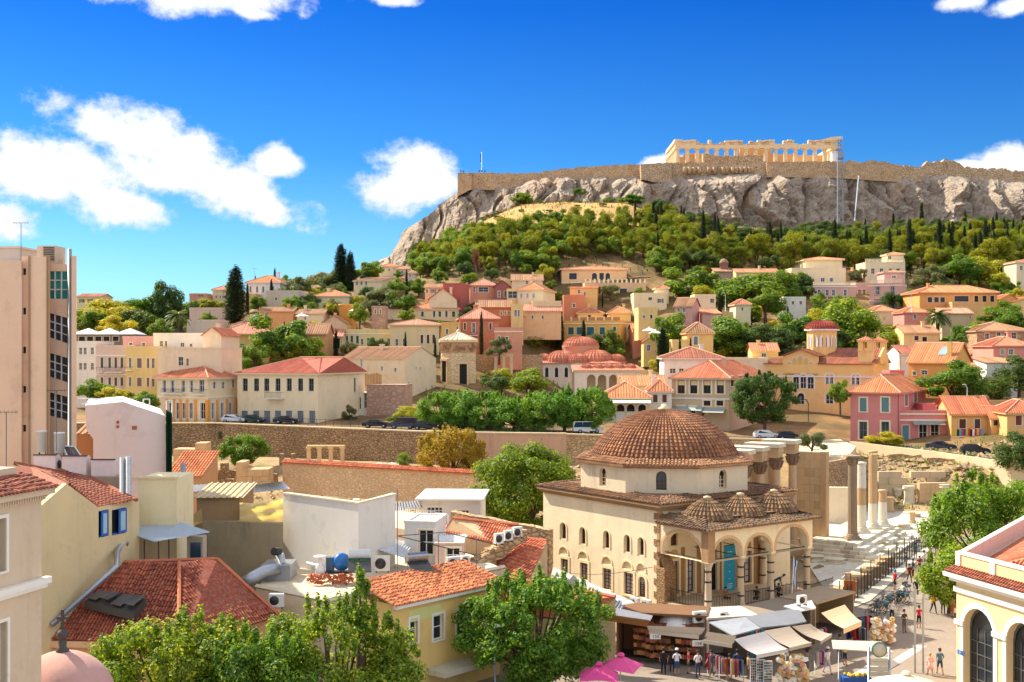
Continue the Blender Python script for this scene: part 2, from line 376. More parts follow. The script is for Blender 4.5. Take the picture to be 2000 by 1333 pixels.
def window(parent, T, h, kind='w', fr=None, sh=None, rec=.22, mull=(1,1), name='window', surround=None):
 """one window or door set in an opening h=(u0,u1,z0,z1[,arch]); sits rec back from the wall face"""
 u0, u1, a, b = h[:4]; arch = h[4] if len(h) > 4 else 0
 mb = MB(); fr = fr or WHITE; t = min(.09,(u1-u0)*.12); d = rec-.06
 w = (u1-u0)/2; cu = (u0+u1)/2
 if arch:
  ah = min(w*arch, (b-a)*.9); sp = b-ah; n = 8
  arc = [(cu-w*cos(pi*k/n), sp+ah*(sin(pi*k/n)**(.75 if arch > 1 else 1))) for k in range(n+1)]
  mb.poly([T(u0, rec, a)]+[T(p, rec, q) for p, q in arc]+[T(u1, rec, a)],1)
  for k in range(n):
   (p, q),(r, s) = arc[k], arc[k+1]
   mb.poly([T(p, d, q), T(r, d, s), T(cu+(r-cu)*.86, d, sp+(s-sp)*.86), T(cu+(p-cu)*.86, d, sp+(q-sp)*.86)],0)
  top = sp
 else:
  mb.poly([T(u0, rec, a), T(u1, rec, a), T(u1, rec, b), T(u0, rec, b)],1); top = b
  box_T(mb, T, u0+t, u1-t, d, rec, b-t, b)
 box_T(mb, T, u0, u0+t, d, rec, a, top); box_T(mb, T, u1-t, u1, d, rec, a, top); box_T(mb, T, u0+t, u1-t, d, rec, a, a+t)
 if kind == 's':          # closed shutters: two leaves with louvres
  for s0, s1 in ((u0+t, cu-.01),(cu+.01, u1-t)):
   box_T(mb, T, s0, s1, d-.04, d-.005, a+t, top-t*.5,2)
   nl = max(2, int((top-a)/.28))
   for k in range(nl):
    z = a+t+(top-a-2*t)*(k+.2)/nl
    box_T(mb, T, s0+.04, s1-.04, d-.065, d-.041, z, z+(top-a)/nl*.45,2)
 else:
  nx, nz = mull
  for k in range(1, nx+1):
   x = u0+(u1-u0)*k/(nx+1); box_T(mb, T, x-t*.35, x+t*.35, d+.01, rec-.005, a+t, top-t*(0 if arch else 1))
  for k in range(1, nz+1):
   z = a+(top-a)*k/(nz+1); box_T(mb, T, u0+t, u1-t, d+.014, rec-.008, z-t*.3, z+t*.3)
 if kind == 'o':          # open shutters folded flat on the wall either side
  for s0, s1 in ((u0-w*.95, u0-.02),(u1+.02, u1+w*.95)): box_T(mb, T, s0, s1,-.06,-.01, a, b, 2)
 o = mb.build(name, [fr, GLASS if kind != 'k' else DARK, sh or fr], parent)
 if surround:
  m2 = MB(); e = surround[1]
  if arch:
   ah = min(w*arch, (b-a)*.9); sp = b-ah; n = 10
   for k in range(n):
    q = [pi*k/n, pi*(k+1)/n]
    pts = [(cu-(w+ex)*cos(t_), sp+(ah+ex)*sin(t_)**(.75 if arch > 1 else 1)) for ex, ts in ((0.004, q),(e, q[::-1])) for t_ in ts]
    f = [T(p, -.05, z) for p, z in pts]; g = [T(p, .0, z) for p, z in pts]
    m2.add(f+g, [[0,1,2,3],[0,4,5,1],[2,6,7,3],[1,5,6,2],[3,7,4,0]])
   box_T(m2, T, u0-e, u0-.004,-.05,0, a, sp); box_T(m2, T, u1+.004, u1+e, -.05,0, a, sp)
  else:
   box_T(m2, T, u0-e, u0-.003,-.05,.01, a-e*.6, b+e); box_T(m2, T, u1+.003, u1+e, -.05,.01, a-e*.6, b+e)
   box_T(m2, T, u0-.003, u1+.003,-.05,.01, b+.003, b+e)
   box_T(m2, T, u0-.003, u1+.003,-.08,.01, a-e*.6, a-.003)
  m2.build('window_surround', surround[0], o)
 return o
class Fac:
 """a vertical plane through the bearing px at distance Y, turned by yaw; pixels map to (u, z)"""
 def __init__(s, px, Y, yaw, zb):
  s.yaw = radians(yaw); s.o = Vector(((px-CX)/F*Y, Y, zb)); s.u = Vector((cos(s.yaw), sin(s.yaw),0)); s.b = Vector((-sin(s.yaw), cos(s.yaw),0)); s.zb = zb
 def hit(s, px, py, off=0.0):       # front plane, off metres back
  d = Vector(((px-CX)/F, 1,-(py-HY)/F)); o = s.o+s.b*off
  t = (o.x*s.b.x+o.y*s.b.y)/(d.x*s.b.x+d.y*s.b.y); q = d*t
  return (q.x-o.x)*s.u.x+(q.y-o.y)*s.u.y, q.z+CH-s.zb
 def side(s, px, py, w):            # side plane at local x = w
  d = Vector(((px-CX)/F, 1,-(py-HY)/F)); o = s.o+s.u*w
  t = (o.x*s.u.x+o.y*s.u.y)/(d.x*s.u.x+d.y*s.u.y); q = d*t
  return (q.x-o.x)*s.b.x+(q.y-o.y)*s.b.y, q.z+CH-s.zb
 def rect(s, cx, cy, w, h):
  u0, _ = s.hit(cx-w/2, cy); u1, _ = s.hit(cx+w/2, cy); _, z1 = s.hit(cx, cy-h/2); _, z0 = s.hit(cx, cy+h/2)
  return [min(u0, u1), max(u0, u1), z0, z1]
 def srect(s, cx, cy, w, h, wl):
  u0, _ = s.side(cx-w/2, cy, wl); u1, _ = s.side(cx+w/2, cy, wl); _, z1 = s.side(cx, cy-h/2, wl); _, z0 = s.side(cx, cy+h/2, wl)
  return [min(u0, u1), max(u0, u1), z0, z1]
RED = tilemat(H('#b25a3c'), H('#d88a64')); BROWN = tilemat(H('#8a5a3c'), H('#b98d68')); PINKR = tilemat(H('#c0705a'), H('#dc9c82'))
ORANGE = tilemat(H('#c4683c'), H('#e29a66')); BRIGHT = tilemat(H('#a84a30'), H('#dc8258')); DEEP = tilemat(H('#7e3a2a'), H('#b0644a'))
MORTAR = plain('ridge_mortar', H('#d8a88a'),.9)
FOOT = []; HR = random.Random(99)
def house(label, x0, x1, Y, ye, yb, col, yaw=0, D=8, roof='hip', rh=1.8, rmat=None, over=.35, wins=(), lw=(), rw=(), fr=None, sh=None,
  name='house', cat='house', sur=None, sp=.45, course=0, xs=None, cornice=None, sink=3.0, par=.5, chim=(), wmat=None, dirt=.35, group=None, mull=(1,1), rinset=None):
 sur = sur or (CREAMF, .1)
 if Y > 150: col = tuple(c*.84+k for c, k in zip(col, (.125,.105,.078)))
 z1 = CH-(ye-HY)*Y/F; zb = CH-(yb-HY)*Y/F
 fa = Fac(x0, Y, yaw, zb); W, _ = fa.hit(x1, ye); Hh = z1-zb
 root = empty(name, label, cat, fa.o, fa.yaw, group)
 root['W'] = W; wm = wmat or plaster(col, dirt)
 if xs is not None:      # bearing of the rear corner of the visible right side
  c = fa.o+fa.u*W; k = (xs-CX)/F; D = (k*c.y-c.x)/(fa.b.x-k*fa.b.y)
  if not 2 < D < 32: print('BAD D', label, D); D = 9
 FOOT.append((fa.o.x, fa.o.y, fa.u.x, fa.u.y, W, D))
 TF = lambda u, d, z: (u, d, z); TR = lambda u, d, z: (W-d, u, z); TL = lambda u, d, z: (d, u, z)
 mb = MB()
 def prep(ws, fn):
  out = []
  for w in ws:
   r = fn(*w[:4]); k = w[4] if len(w) > 4 else 'w'; ar = 0
   if 'a' in k: ar = 1.0; k = k.replace('a', '') or 'w'
   if 'p' in k: ar = 1.25; k = k.replace('p', '') or 'w'
   out.append((r+[ar], k))
  return out
 fw = prep(wins, fa.rect); rr = prep(rw, lambda *a: fa.srect(*a, W)); ll = prep(lw, lambda *a: fa.srect(*a, 0))
 wall_face(mb, TF, W, -sink, Hh, [h for h, k in fw]); wall_face(mb, TR, D, -sink, Hh, [h for h, k in rr]); wall_face(mb, TL, D, -sink, Hh, [h for h, k in ll])
 mb.poly([(0, D, -sink),(W, D, -sink),(W, D, Hh),(0, D, Hh)])
 o = over; rm = rmat or RED
 if roof == 'gx':     # ridge along the front, gables at the sides
  for x in (0, W): mb.poly([(x, 0, Hh),(x, D, Hh),(x, D/2, Hh+rh)])
 if roof == 'gy':
  for y in (0, D): mb.poly([(0, y, Hh),(W, y, Hh),(W/2, y, Hh+rh)])
 if roof == 'flat':
  mb.poly([(0,0, Hh-.02),(W, 0, Hh-.02),(W, D, Hh-.02),(0, D, Hh-.02)])
 mb.build('wall', wm, root)
 rb = MB(); sl = rh/(min(W, D)/2) if roof in ('hip',) else (rh/(D/2) if roof == 'gx' else rh/(W/2))
 e = Hh-o*sl*.5;
 if roof == 'hip' or roof == 'hipg':
  ins = min(W, D)/2 if rinset is None else rinset
  if W >= D: A, B = Vector((ins, D/2, Hh+rh)), Vector((W-ins, D/2, Hh+rh))
  else: A, B = Vector((W/2, ins, Hh+rh)), Vector((W/2, D-ins, Hh+rh))
  if roof == 'hipg': B = Vector((W+o*.6, D/2, Hh+rh))
  c = [Vector((-o, -o, e)), Vector((W+o, -o, e)), Vector((W+o, D+o, e)), Vector((-o, D+o, e))]
  if W >= D:
   tile_slope(rb, c[0], c[1], B, A, sp, .11, course); tile_slope(rb, c[2], c[3], A, B, sp, .11, course)
   tile_slope(rb, c[3], c[0], A, A, sp, .11, course)
   if roof == 'hip': tile_slope(rb, c[1], c[2], B, B, sp, .11, course)
  else:
   tile_slope(rb, c[0], c[1], A, A, sp, .11, course); tile_slope(rb, c[2], c[3], B, B, sp, .11, course)
   tile_slope(rb, c[3], c[0], A, B, sp, .11, course); tile_slope(rb, c[1], c[2], B, A, sp, .11, course)
  up = Vector((0,0,.08))
  for p, q in (((c[0], A),(c[3], A),(c[1], B),(c[2], B),(A, B)) if W >= D else ((c[0], A),(c[1], A),(c[2], B),(c[3], B),(A, B))):
   if roof == 'hipg' and (p is c[1] or p is c[2]): continue
   ridge(rb, p+up, q+up, .12,1)
  for i in range(4):
   p, q = c[i], c[(i+1) % 4]; rb.poly([p, q, q-Vector((0,0,.22)), p-Vector((0,0,.22))],2)
  if roof == 'hipg': mb2 = MB(); mb2.poly([(W, 0, Hh),(W, D, Hh),(W, D/2, Hh+rh)]); mb2.build('gable', wm, root)
 elif roof == 'gx':
  A, B = Vector((-o, D/2, Hh+rh)), Vector((W+o, D/2, Hh+rh))
  tile_slope(rb, (-o, -o, e),(W+o, -o, e), B, A, sp, .11, course); tile_slope(rb, (W+o, D+o, e),(-o, D+o, e), A, B, sp, .11, course)
  ridge(rb, A, B, .13,1)
  rb.poly([(-o, -o, e),(W+o, -o, e),(W+o, -o, e-.2),(-o, -o, e-.2)],2)
 elif roof == 'gy':
  A, B = Vector((W/2,-o, Hh+rh)), Vector((W/2, D+o, Hh+rh))
  tile_slope(rb, (-o, D+o, e),(-o, -o, e), A, B, sp, .11, course); tile_slope(rb, (W+o, -o, e),(W+o, D+o, e), B, A, sp, .11, course)
  ridge(rb, A, B, .13,1)
 elif roof == 'shed':   # falls to the front
  tile_slope(rb, (-o, -o, Hh),(W+o, -o, Hh),(W+o, D, Hh+rh),(-o, D, Hh+rh), sp, .11, course)
  mb2 = MB(); mb2.poly([(0,0, Hh),(0, D, Hh),(0, D, Hh+rh)]); mb2.poly([(W, 0, Hh),(W, D, Hh),(W, D, Hh+rh)])
  mb2.poly([(0, D, Hh),(W, D, Hh),(W, D, Hh+rh),(0, D, Hh+rh)]); mb2.build('gable', wm, root)
 elif roof == 'flat':
  t = .22
  for b in ((-.06, W+.06,-.06, t),(-.06, W+.06, D-t, D+.06),(-.06, t, t, D-t),(W-t, W+.06, t, D-t)): rb.box(b[0], b[1], b[2], b[3], Hh-.05, Hh+par, 0)
 if rb.v: rb.build('parapet' if roof == 'flat' else 'roof', [wm if roof == 'flat' else rm, MORTAR, plaster(mul3(col, .9))], root)
 if cornice:
  cb = MB()
  for cy in cornice[1:]:
   _, z = fa.hit((x0+x1)/2, cy); cb.box(-.12, W+.12,-.12,-.003, z-.13, z+.13); cb.box(W+.003, W+.12,-.003, D, z-.13, z+.13); cb.box(-.12,-.003,-.003, D, z-.13, z+.13)
  cb.build('cornice', cornice[0], root)
 xs_ = sorted((h[0]+h[1])/2 for h, k in fw); gap = min([b-a for a, b in zip(xs_, xs_[1:])]+[9])
 for T, ws in ((TF, fw),(TR, rr),(TL, ll)):
  for h, k in ws:
   if k == 'w' and Y > 240 and ws is fw and not h[4] and gap > 2.1*(h[1]-h[0]) and HR.random() < .55: k = HR.choice('oss'); sh = sh or HR.choice([GREENSH, BROWNF, GREYSH, BLUESH])
   window(root, T, h, k, fr, sh, surround=sur, name='door' if 'd' in k else 'window', mull=mull)
 if not chim and roof in ('hip', 'gx', 'gy') and Y > 190 and HR.random() < .5: chim = ((HR.uniform(.2,.8), HR.uniform(.5,.8), rh+HR.uniform(.3,.9)),)
 for cx_, cw, ch in chim:   # chimney: local x fraction, width, height above the eave
  q = MB(); q.box(W*cx_-cw/2, W*cx_+cw/2, D*.4-cw/2, D*.4+cw/2, Hh, Hh+ch); q.box(W*cx_-cw*.65, W*cx_+cw*.65, D*.4-cw*.65, D*.4+cw*.65, Hh+ch+.002, Hh+ch+.18)
  q.build('chimney', wm, root)
 return root, fa, W, D, Hh
# ---------------------------------------------------------------- terrain
YRX, YRY = [-400,420,880,1105,1330,1500,1660,1970,2500],[198,198,175,172,178,187,190,160,150]
ZUY = [8.9,8.9,8.9,8.9,8.0,7.0,6.3,6.3,6.3]
def yr(px): return interp(px, YRX, YRY)
UC = [-600,300,500,700,820,900,960,1020,1100,1220,1300,1500,1800,2800]
UY = [215,240,262,285,300,330,380,415,442]
UZ = [[9,12,16,21,24,29,33,34,34],[9,12,16,21,24,29,33,34,34],[9.5,15,23,31,33,37,40,41,41],[9.5,15,22,30,34,40,47,50,51],
 [9.5,14.6,22,29,34,41,47,51,53.5],[9.5,14.4,21,28,34,42,54,61,64.5],[9.5,13.5,19,26,32,42,59,68,71.5],[9.5,12,17,24,30,42,61,72,76],[9.5,10.5,12,17,26,40,61,73,77],
 [9.5,10.5,12,17,26,41,61,73,76],[8.5,11,16,24,29,41,59,68,71],[8,13,19,26,31,41,56,64,67],[8,13,19,26,31,40,54,62,65],[8,13,19,26,31,40,54,62,65]]
def gz(x, y):
 px = CX+F*x/max(y, 1); r = yr(px)
 if y < r:
  zl = interp(px, [400,1000,1100,1450,1560],[4.0,4.5,4.8,4.8,5.2])
  y0 = interp(px, [300,550,930,1050,1450,1560],[150,164,151,138,135,157])
  t = min(1, max(0,(y-y0)/max(5,(r-4-y0)))); return zl*t*t*(3-2*t)*1.0
 zu = interp(px, YRX, ZUY)
 col = [interp(y, UY, z) for z in UZ]
 z = interp(px, UC, col)
 k = min(1, max(0,(y-r-9)/14)); k = k*k*(3-2*k)
 return zu*(1-k)+max(z, zu)*k if y < 240 else max(z, zu)
EARTH = ground_mat('dry_earth', [(.3, H('#6a5c40')),(.45, H('#8f7852')),(.58, H('#ab9068')),(.72, H('#77704a'))],.12, bumps=.6)
HILLM = ground_mat('hill_earth', [(.3, H('#46401f')),(.45, H('#6a5431')),(.6, H('#94744a')),(.75, H('#5e5230'))],.1, bumps=.7)
def sheet(name, pxs, ys, mat, zoff=0.0, rough=0.0):
 mb = MB(); n = len(pxs)
 for row in ys:
  for px in pxs:
   y = row(px); x = (px-CX)/F*y; z = gz(x, y)+zoff
   if rough and y > 110: z += rough*noise.noise(Vector((x*.25, y*.25,0)))
   mb.v.append((x, y, z))
 for j in range(len(ys)-1):
  for i in range(n-1):
   k = j*n+i; mb.f.append([k, k+1, k+n+1, k+n]); mb.m.append(0); mb.sm.append(True)
 o = mb.build(name, mat); o['kind'] = 'structure'; return o
PXS = list(range(-1400,3500,50))
sheet('ground', PXS, [(lambda px, t=t: 18+(yr(px)-.05-18)*t) for t in [i/40 for i in range(41)]], EARTH, 0,.25)
ASPH = ground_mat('asphalt', [(.3,(.05,.05,.055)),(.7,(.085,.08,.08))],.3, bumps=.2)
sheet('terrain', PXS, [(lambda px, t=t: (yr(px)+.05)+(446-yr(px))*t) for t in [i/44 for i in range(45)]], HILLM, 0,.2)
sheet('street', list(range(300,2100,25)),[(lambda px, k=k: yr(px)+k) for k in (.6,2.2,3.8,5.4,7,8.2)], ASPH, .03)
sheet('grass_slope', list(range(850,1260,15)),[(lambda px, k=k: k) for k in (384,392,400,408,416,424,432,441)], ground_mat('tan_grass', [(.3, H('#8f7040')),(.5, H('#c29a5c')),(.7, H('#d8b070'))],.1, bumps=.6),.25)
# plain beyond, out to the horizon
mb = MB(); mb.add([(-6000,400,17),(6000,400,17),(6000,8000,12),(-6000,8000,12)],[[0,1,2,3]])
o = mb.build('land', HILLM); o['kind'] = 'structure'
# ---------------------------------------------------------------- Acropolis rock
ROCK = bpy.data.materials.new('limestone_cliff'); N, L, o_, b_ = nodes(ROCK)
n1 = tex(N, L, 'Noise', .05,8, rough=.65); n2 = tex(N, L, 'Noise', .35,6, stretch=(1,1,.35)); n3 = tex(N, L, 'Noise', .9,6, rough=.7)
v1 = tex(N, L, 'Voronoi', .12, stretch=(1,1,.6)); v1.feature = 'DISTANCE_TO_EDGE'
c = rampn(N, L, n1.outputs[0],[(.3, H('#978878')),(.45, H('#b8a28a')),(.55, H('#a69684')),(.68, H('#d0a074'))])
c = mixc(N, L, rampn(N, L, n2.outputs[0],[(.42,(0,0,0)),(.7,(.75,)*3)]), c, H('#70645a'))
c = mixc(N, L, rampn(N, L, n3.outputs[0],[(.42,(0,0,0)),(.62,(.7,)*3)]), c, H('#c6b6a6'))
L.new(c, b_.inputs['Base Color']); b_.inputs['Roughness'].default_value = .95
bump(N, L, n3.outputs[0], b_, .9,1.2)
TOPX = [740,768,780,795,830,870,893,920,1000,1040,1100,1200,1255,1280,1310,1400,1480,1520,1640,1700,1760,1850,2000,2200]
TOPY = [512,500,478,450,428,394,378,364,366,352,345,347,345,350,350,345,340,340,342,346,350,345,358,365]
BOTX = [740,770,820,860,900,950,1000,1040,1100,1180,1250,1330,1400,1500,1700,1850,2000,2200]
BOTY = [530,524,512,480,455,425,408,412,404,396,420,436,448,455,458,458,452,450]
mb = MB(); ncol, nrow = 520,95
for j in range(nrow+1):
 t = j/nrow
 for i in range(ncol+1):
  px = 742+i*(2190-742)/ncol
  yb_, yt = interp(px, BOTX, BOTY)+10, interp(px, TOPX, TOPY)-2
  py = yb_+(yt-yb_)*t
  Y = 438+15*t**1.3
  x, z = (px-CX)/F*Y, CH-(py-HY)/F*Y
  p = Vector((x, z*1.3,0))
  big = noise.fractal(Vector((x*.026, z*.012,3)),1.0,2.1,3)*8.0
  ridg = (1-abs(noise.noise(Vector((x*.06+noise.noise(p*.05)*.7, z*.011,7)))))**2*6.5
  ridg += (1-abs(noise.noise(Vector((x*.15+noise.noise(p*.1)*.7, z*.035,17)))))**2*3.4
  fine = noise.fractal(p*.22,.85,2.2,5)*1.5
  vd = noise.voronoi(Vector((x*.09+noise.noise(p*.06)*.8, z*.022,3)))[0]; fine -= max(0,.16-(vd[1]-vd[0]))*22
  vd = noise.voronoi(Vector((x*.26, z*.08,9)))[0]; fine -= max(0,.12-(vd[1]-vd[0]))*9
  edge = min(1, t*4)*min(1,(1-t)*5+.15)
  d = (big+ridg+fine-3.0)*edge
  mb.v.append((x+fine*.3, Y-d, z+fine*.25*edge))
for j in range(nrow):
 for i in range(ncol):
  k = j*(ncol+1)+i; mb.f.append([k, k+1, k+ncol+2, k+ncol+1]); mb.m.append(0); mb.sm.append(False)
# plateau top so the rock is solid from other positions
k0 = nrow*(ncol+1); base = len(mb.v)
for i in range(ncol+1):
 x, y, z = mb.v[k0+i]; mb.v.append((x*1.1,600, z-2))
for i in range(ncol): mb.f.append([k0+i, k0+i+1, base+i+1, base+i]); mb.m.append(0); mb.sm.append(False)
o = mb.build('cliff', ROCK); o['kind'] = 'structure'
# citadel wall on the rock: one object per stretch, real thickness
CITM = masonry('citadel_stone', H('#b08c68'), H('#d8b48a'), H('#8a6c50'),.55,.6,1.7)
CITN = masonry('citadel_rough_stone', H('#a88a6c'), H('#d8b890'), H('#86694e'),.45,.9,1.4)
wt_x = [893,935,1010,1045,1080,1130,1200,1255,1300,1320,1330,1400,1416,1480,1490,1520,1640,1728,1735,1760,1800,1812,1830,1850,1868,1884,1905,1960,2000,2200]
wt_y = [338,337,339,338,332,327,322,321,318,317,317,317,318,318,317,316,315,315,320,322,326,319,314,311,316,325,328,330,333,338]
def cit_wall(label, xa, xb, Y0, Y1, mat, jag=.5, thick=4, dy=0):
 mb = MB(); n = max(4, int((xb-xa)/2.4)); top, bot = [],[]
 for i in range(n+1):
  px = xa+(xb-xa)*i/n; Y = Y0+(Y1-Y0)*i/n
  j = (noise.noise(Vector((px*.09, Y, 0)))+.6*noise.noise(Vector((px*.5,1,0))))*jag
  zt = CH-(interp(px, wt_x, wt_y)+dy-HY)/F*Y+j; zb = CH-(interp(px, TOPX, TOPY)+7-HY)/F*Y
  x = (px-CX)/F*Y; w = .35*noise.noise(Vector((px*.06,5,0)))
  top.append((x, Y+.6+w, zt)); bot.append((x, Y-.5+w, zb))
 rows = 6
 for r in range(rows+1):
  for i in range(n+1):
   t = r/rows; p = Vector(bot[i]).lerp(Vector(top[i]), t)
   p.y += .35*noise.noise(Vector((p.x*.35, p.z*.5,2))); mb.v.append(tuple(p))
 for i in range(n+1): mb.v.append((top[i][0], top[i][1]+thick, top[i][2]-.2))
 for i in range(n+1): mb.v.append((bot[i][0], bot[i][1]+thick+1, bot[i][2]-3))
 for r in range(rows+2):
  for i in range(n):
   k = r*(n+1)+i; mb.f.append([k, k+1, k+n+2, k+n+1]); mb.m.append(0); mb.sm.append(False)
 for e in (0, n): mb.f.append([r*(n+1)+e for r in range(rows+3)]); mb.m.append(0); mb.sm.append(False)
 o = mb.build('citadel_wall', mat); tag(o, label, 'wall', 'walls of the citadel'); return o
cit_wall('square corner bastion of tan stone at the cliff edge', 894,921,449,449, CITM, .15)
cit_wall('long tan citadel wall between corner bastion and buttress', 921,1256,451,452, CITM, .5)
cit_wall('battered stone buttress of the citadel wall, cracked and pale', 1252,1312,446,450, CITN, .3)
cit_wall('rough citadel wall with built-in column drums below the temple', 1311,1500,453,452, CITN, .6)
cit_wall('smoother citadel wall under the temple colonnade beside the lift', 1498,1642,450,450, CITM, .4)
cit_wall('citadel wall of large blocks between lift and ruined mound', 1641,1762,451,452, CITM, .9)
cit_wall('eroded citadel wall with a crumbling mound at the far end', 1760,2190,453,456, CITN, 1.2)
# rubble terrace wall in front of the temple and blocks on the parapet
mb = MB()
for (xa, xb, ya, yb_) in ((1372,1392,302,320),(1392,1455,306,320),(1455,1488,305,320)):
 a, b = P(xa, ya, 462), P(xb, yb_, 462); mb.box(a.x, b.x, 460,464, b.z-4, a.z)
tag(mb.build('terrace_wall', CITN), 'low brown terrace wall in front of the ruined temple', 'wall')
r_ = empty('embedded_drums', 'row of old column drums built into the citadel wall', 'masonry')
for px in (1338,1347,1356,1366,1385,1396,1413,1420,1432,1439,1447,1456,1464,1470):
 a = P(px, 333,451.2); mb = MB(); mb.lathe([(0,-1.3),(.75,-1.3),(.75,1.3),(0,1.3)],10,(a.x, a.y+.3, a.z)); mb.build('drum', CITM, r_)
# ---------------------------------------------------------------- temple
MARB = plaster(H('#e8cba0'),.45,.5)
MARB2 = plaster(H('#d4ac7c'),.5,.6)
temple = empty('ruined_temple', 'ruined marble temple with long colonnade on top of the rock', 'temple', (0,0,0))
TY = 484.0; tz0 = P(1400,322, TY).z; xL, xR = P(1319,0, TY).x, P(1636,0, TY).x
ztop = P(1400,277, TY).z; zarch = P(1400,288, TY).z; zcap = P(1400,289.5, TY).z
mb = MB()
for k in range(3): mb.box(xL-2+k*.6, xR+2-k*.6, TY-2+k*.6, TY+32-k*.6, tz0-4.5+k*1.0-1.0*(k > 0)*0, tz0-3.5+k*1.0)
mb.build('stepped_base', MARB, temple)
def doric(x, y, r, z0, z1, parent, mat=MARB):
 mb = MB(); n = 16
 prof = [(r, z0),(r*.98, z0+(z1-z0)*.4),(r*.82, z1-.9),(r*.8, z1-.85),(r*1.15, z1-.45),(r*1.15, z1-.42)]
 vs = []
 for q, z in prof:
  for k in range(n*2):
   a = 2*pi*k/(n*2); rr = q*(1-.05*(k % 2)); vs.append((x+rr*cos(a), y+rr*sin(a), z))
 m = n*2; fs = [[i*m+k, i*m+(k+1) % m, (i+1)*m+(k+1) % m, (i+1)*m+k] for i in range(len(prof)-1) for k in range(m)]
 mb.add(vs, fs, 0, False); mb.box(x-r*1.2, x+r*1.2, y-r*1.2, y+r*1.2, z1-.42, z1)
 return mb.build('column', mat, parent)
NC = 17; gap = (xR-xL-2)/(NC-1)
for k in range(NC):
 doric(xL+1+k*gap, TY+1,.95, tz0-2, zcap, temple)
for k in range(1,8):
 doric(xL+1, TY+1+k*4.1,.95, tz0-2, zcap, temple); doric(xR-1, TY+1+k*4.1,.95, tz0-2, zcap, temple)
for k in (1,2,9,10,12,13,14,15): doric(xL+1+k*gap, TY+29.7,.95, tz0-2, zcap, temple)
mb = MB(); mb.box(xL-.1, xR+.1, TY, TY+2, zcap+.003, zarch+.9); mb.box(xL-.1, xL+1.9, TY+2.003, TY+31, zcap+.003, zarch+.9)
mb.box(xR-1.9, xR+.1, TY+2.003, TY+31, zcap+.003, zarch+.9); mb.box(xL, xL+16, TY+28.7, TY+30.7, zcap+.003, zarch+.9); mb.box(xL+36, xR, TY+28.7, TY+30.7, zcap+.003, zarch+.9)
mb.build('architrave', MARB, temple)
random.seed(3)
x = xL
while x < xR-1:      # frieze and cornice blocks, some missing or worn
 w = random.uniform(1.1,2.4); w = min(w, xR-x); px = CX+F*x/TY
 h = (zarch+.9, zarch+.9+random.choice([1.2,1.35,1.5]))
 full = px < 1350 or 1400 < px < 1450 or 1462 < px < 1512 or px > 1590 or random.random() < .45
 mb = MB(); mb.box(x, x+w-.06, TY+.1, TY+1.7, h[0]+.003, h[1] if full else h[0]+random.uniform(.3,.8))
 mb.build('frieze_block', MARB if random.random() < .7 else MARB2, temple)
 if full and (random.random() < .75 or px > 1510):
  mb = MB(); mb.box(x-.05, x+w-.12, TY-.4, TY+1.9, h[1]+.003, h[1]+random.uniform(.45,.75)); mb.build('cornice_block', MARB, temple)
 x += w
mb = MB()
def slabp(xa, xb, ya, yb_, d, t=1.3):
 a, b = P(xa, ya, TY), P(xb, yb_, TY); mb.box(a.x, b.x, TY+d, TY+d+t, b.z-3, a.z)
slabp(1449,1511,286.5,322,4.5); slabp(1511.2,1560,296,322,7); slabp(1322,1384,303,322,5.5); slabp(1386,1448,309,322,6)
slabp(1340,1384,295.5,301,6); slabp(1560,1632,292,322,15); slabp(1384.5,1386,288,322,6); slabp(1440,1448,288,322,6)
mb.build('inner_wall', MARB2, temple)
mb = MB(); a, b = P(1598,271, TY), P(1640,277, TY)   # broken pediment corner
mb.extr([(a.x, TY-.6, b.z+.4),(b.x+.4, TY-.6, b.z+.4),(b.x+.4, TY-.6, a.z+.8),(b.x-3.5, TY-.6, a.z+.5)],(0,3.2,0)); mb.build('pediment_fragment', MARB, temple)
mb = MB(); a = P(1322,275, TY); mb.extr([(xL-.5, TY+.2, a.z-1),(xL+2, TY+.2, a.z-1),(xL+1.6, TY+.2, a.z+.5),(xL-.2, TY+.2, a.z+.7)],(0,28,0)); mb.build('pediment_fragment', MARB, temple)
STEEL = plain('grey_steel', (.28,.32,.38),.4,.6)
sc = empty('scaffolding', 'thin steel scaffolding at the right end of the temple', 'scaffold')
for px in (1637,1640.5,1643):
 for yy in (TY-2, TY+2):
  mb = MB(); a, b = P(px, 268, TY), P(px, 322, TY); mb.tube([(a.x, yy, b.z-2),(a.x, yy, a.z)],.07,5); mb.build('upright', STEEL, sc)
for py in (275,284,292,300,308):
 mb = MB(); a, b = P(1636, py, TY), P(1645, py, TY); mb.box(a.x, b.x, TY-2, TY+2, a.z-.08, a.z+.02); mb.build('platform', STEEL, sc)
WH = plain('white_sheet', (.75,.76,.78),.6)
mb = MB(); a, b = P(1624,299,456), P(1634,316,456); mb.box(a.x, b.x, 455,458, b.z, a.z); mb.box(a.x-.2, b.x+.2,454.8,458.2, a.z+.002, a.z+.3)
tag(mb.build('site_cabin', WH), 'small white site cabin beside the lift top', 'cabin')
lf = empty('cliff_lift', 'steel lift track climbing the cliff below the temple', 'lift')
for dx in (-1.0,1.0):
 mb = MB(); a, b = P(1641,300,445), P(1641,432,428); mb.tube([b+Vector((dx, 0,-1)), a+Vector((dx, 0,0))],.16,6); mb.build('rail', STEEL, lf)
for k in range(30):
 t = k/29; q = P(1641,432,428).lerp(P(1641,300,445), t); mb = MB(); mb.box(q.x-1, q.x+1, q.y-.06, q.y+.06, q.z-.06, q.z+.06); mb.build('rung', STEEL, lf)
mb = MB(); q = P(1641,305,445); mb.box(q.x-1.2, q.x+1.2, q.y-1, q.y+1, q.z-1.2, q.z+1.5); mb.build('head_frame', STEEL, lf)
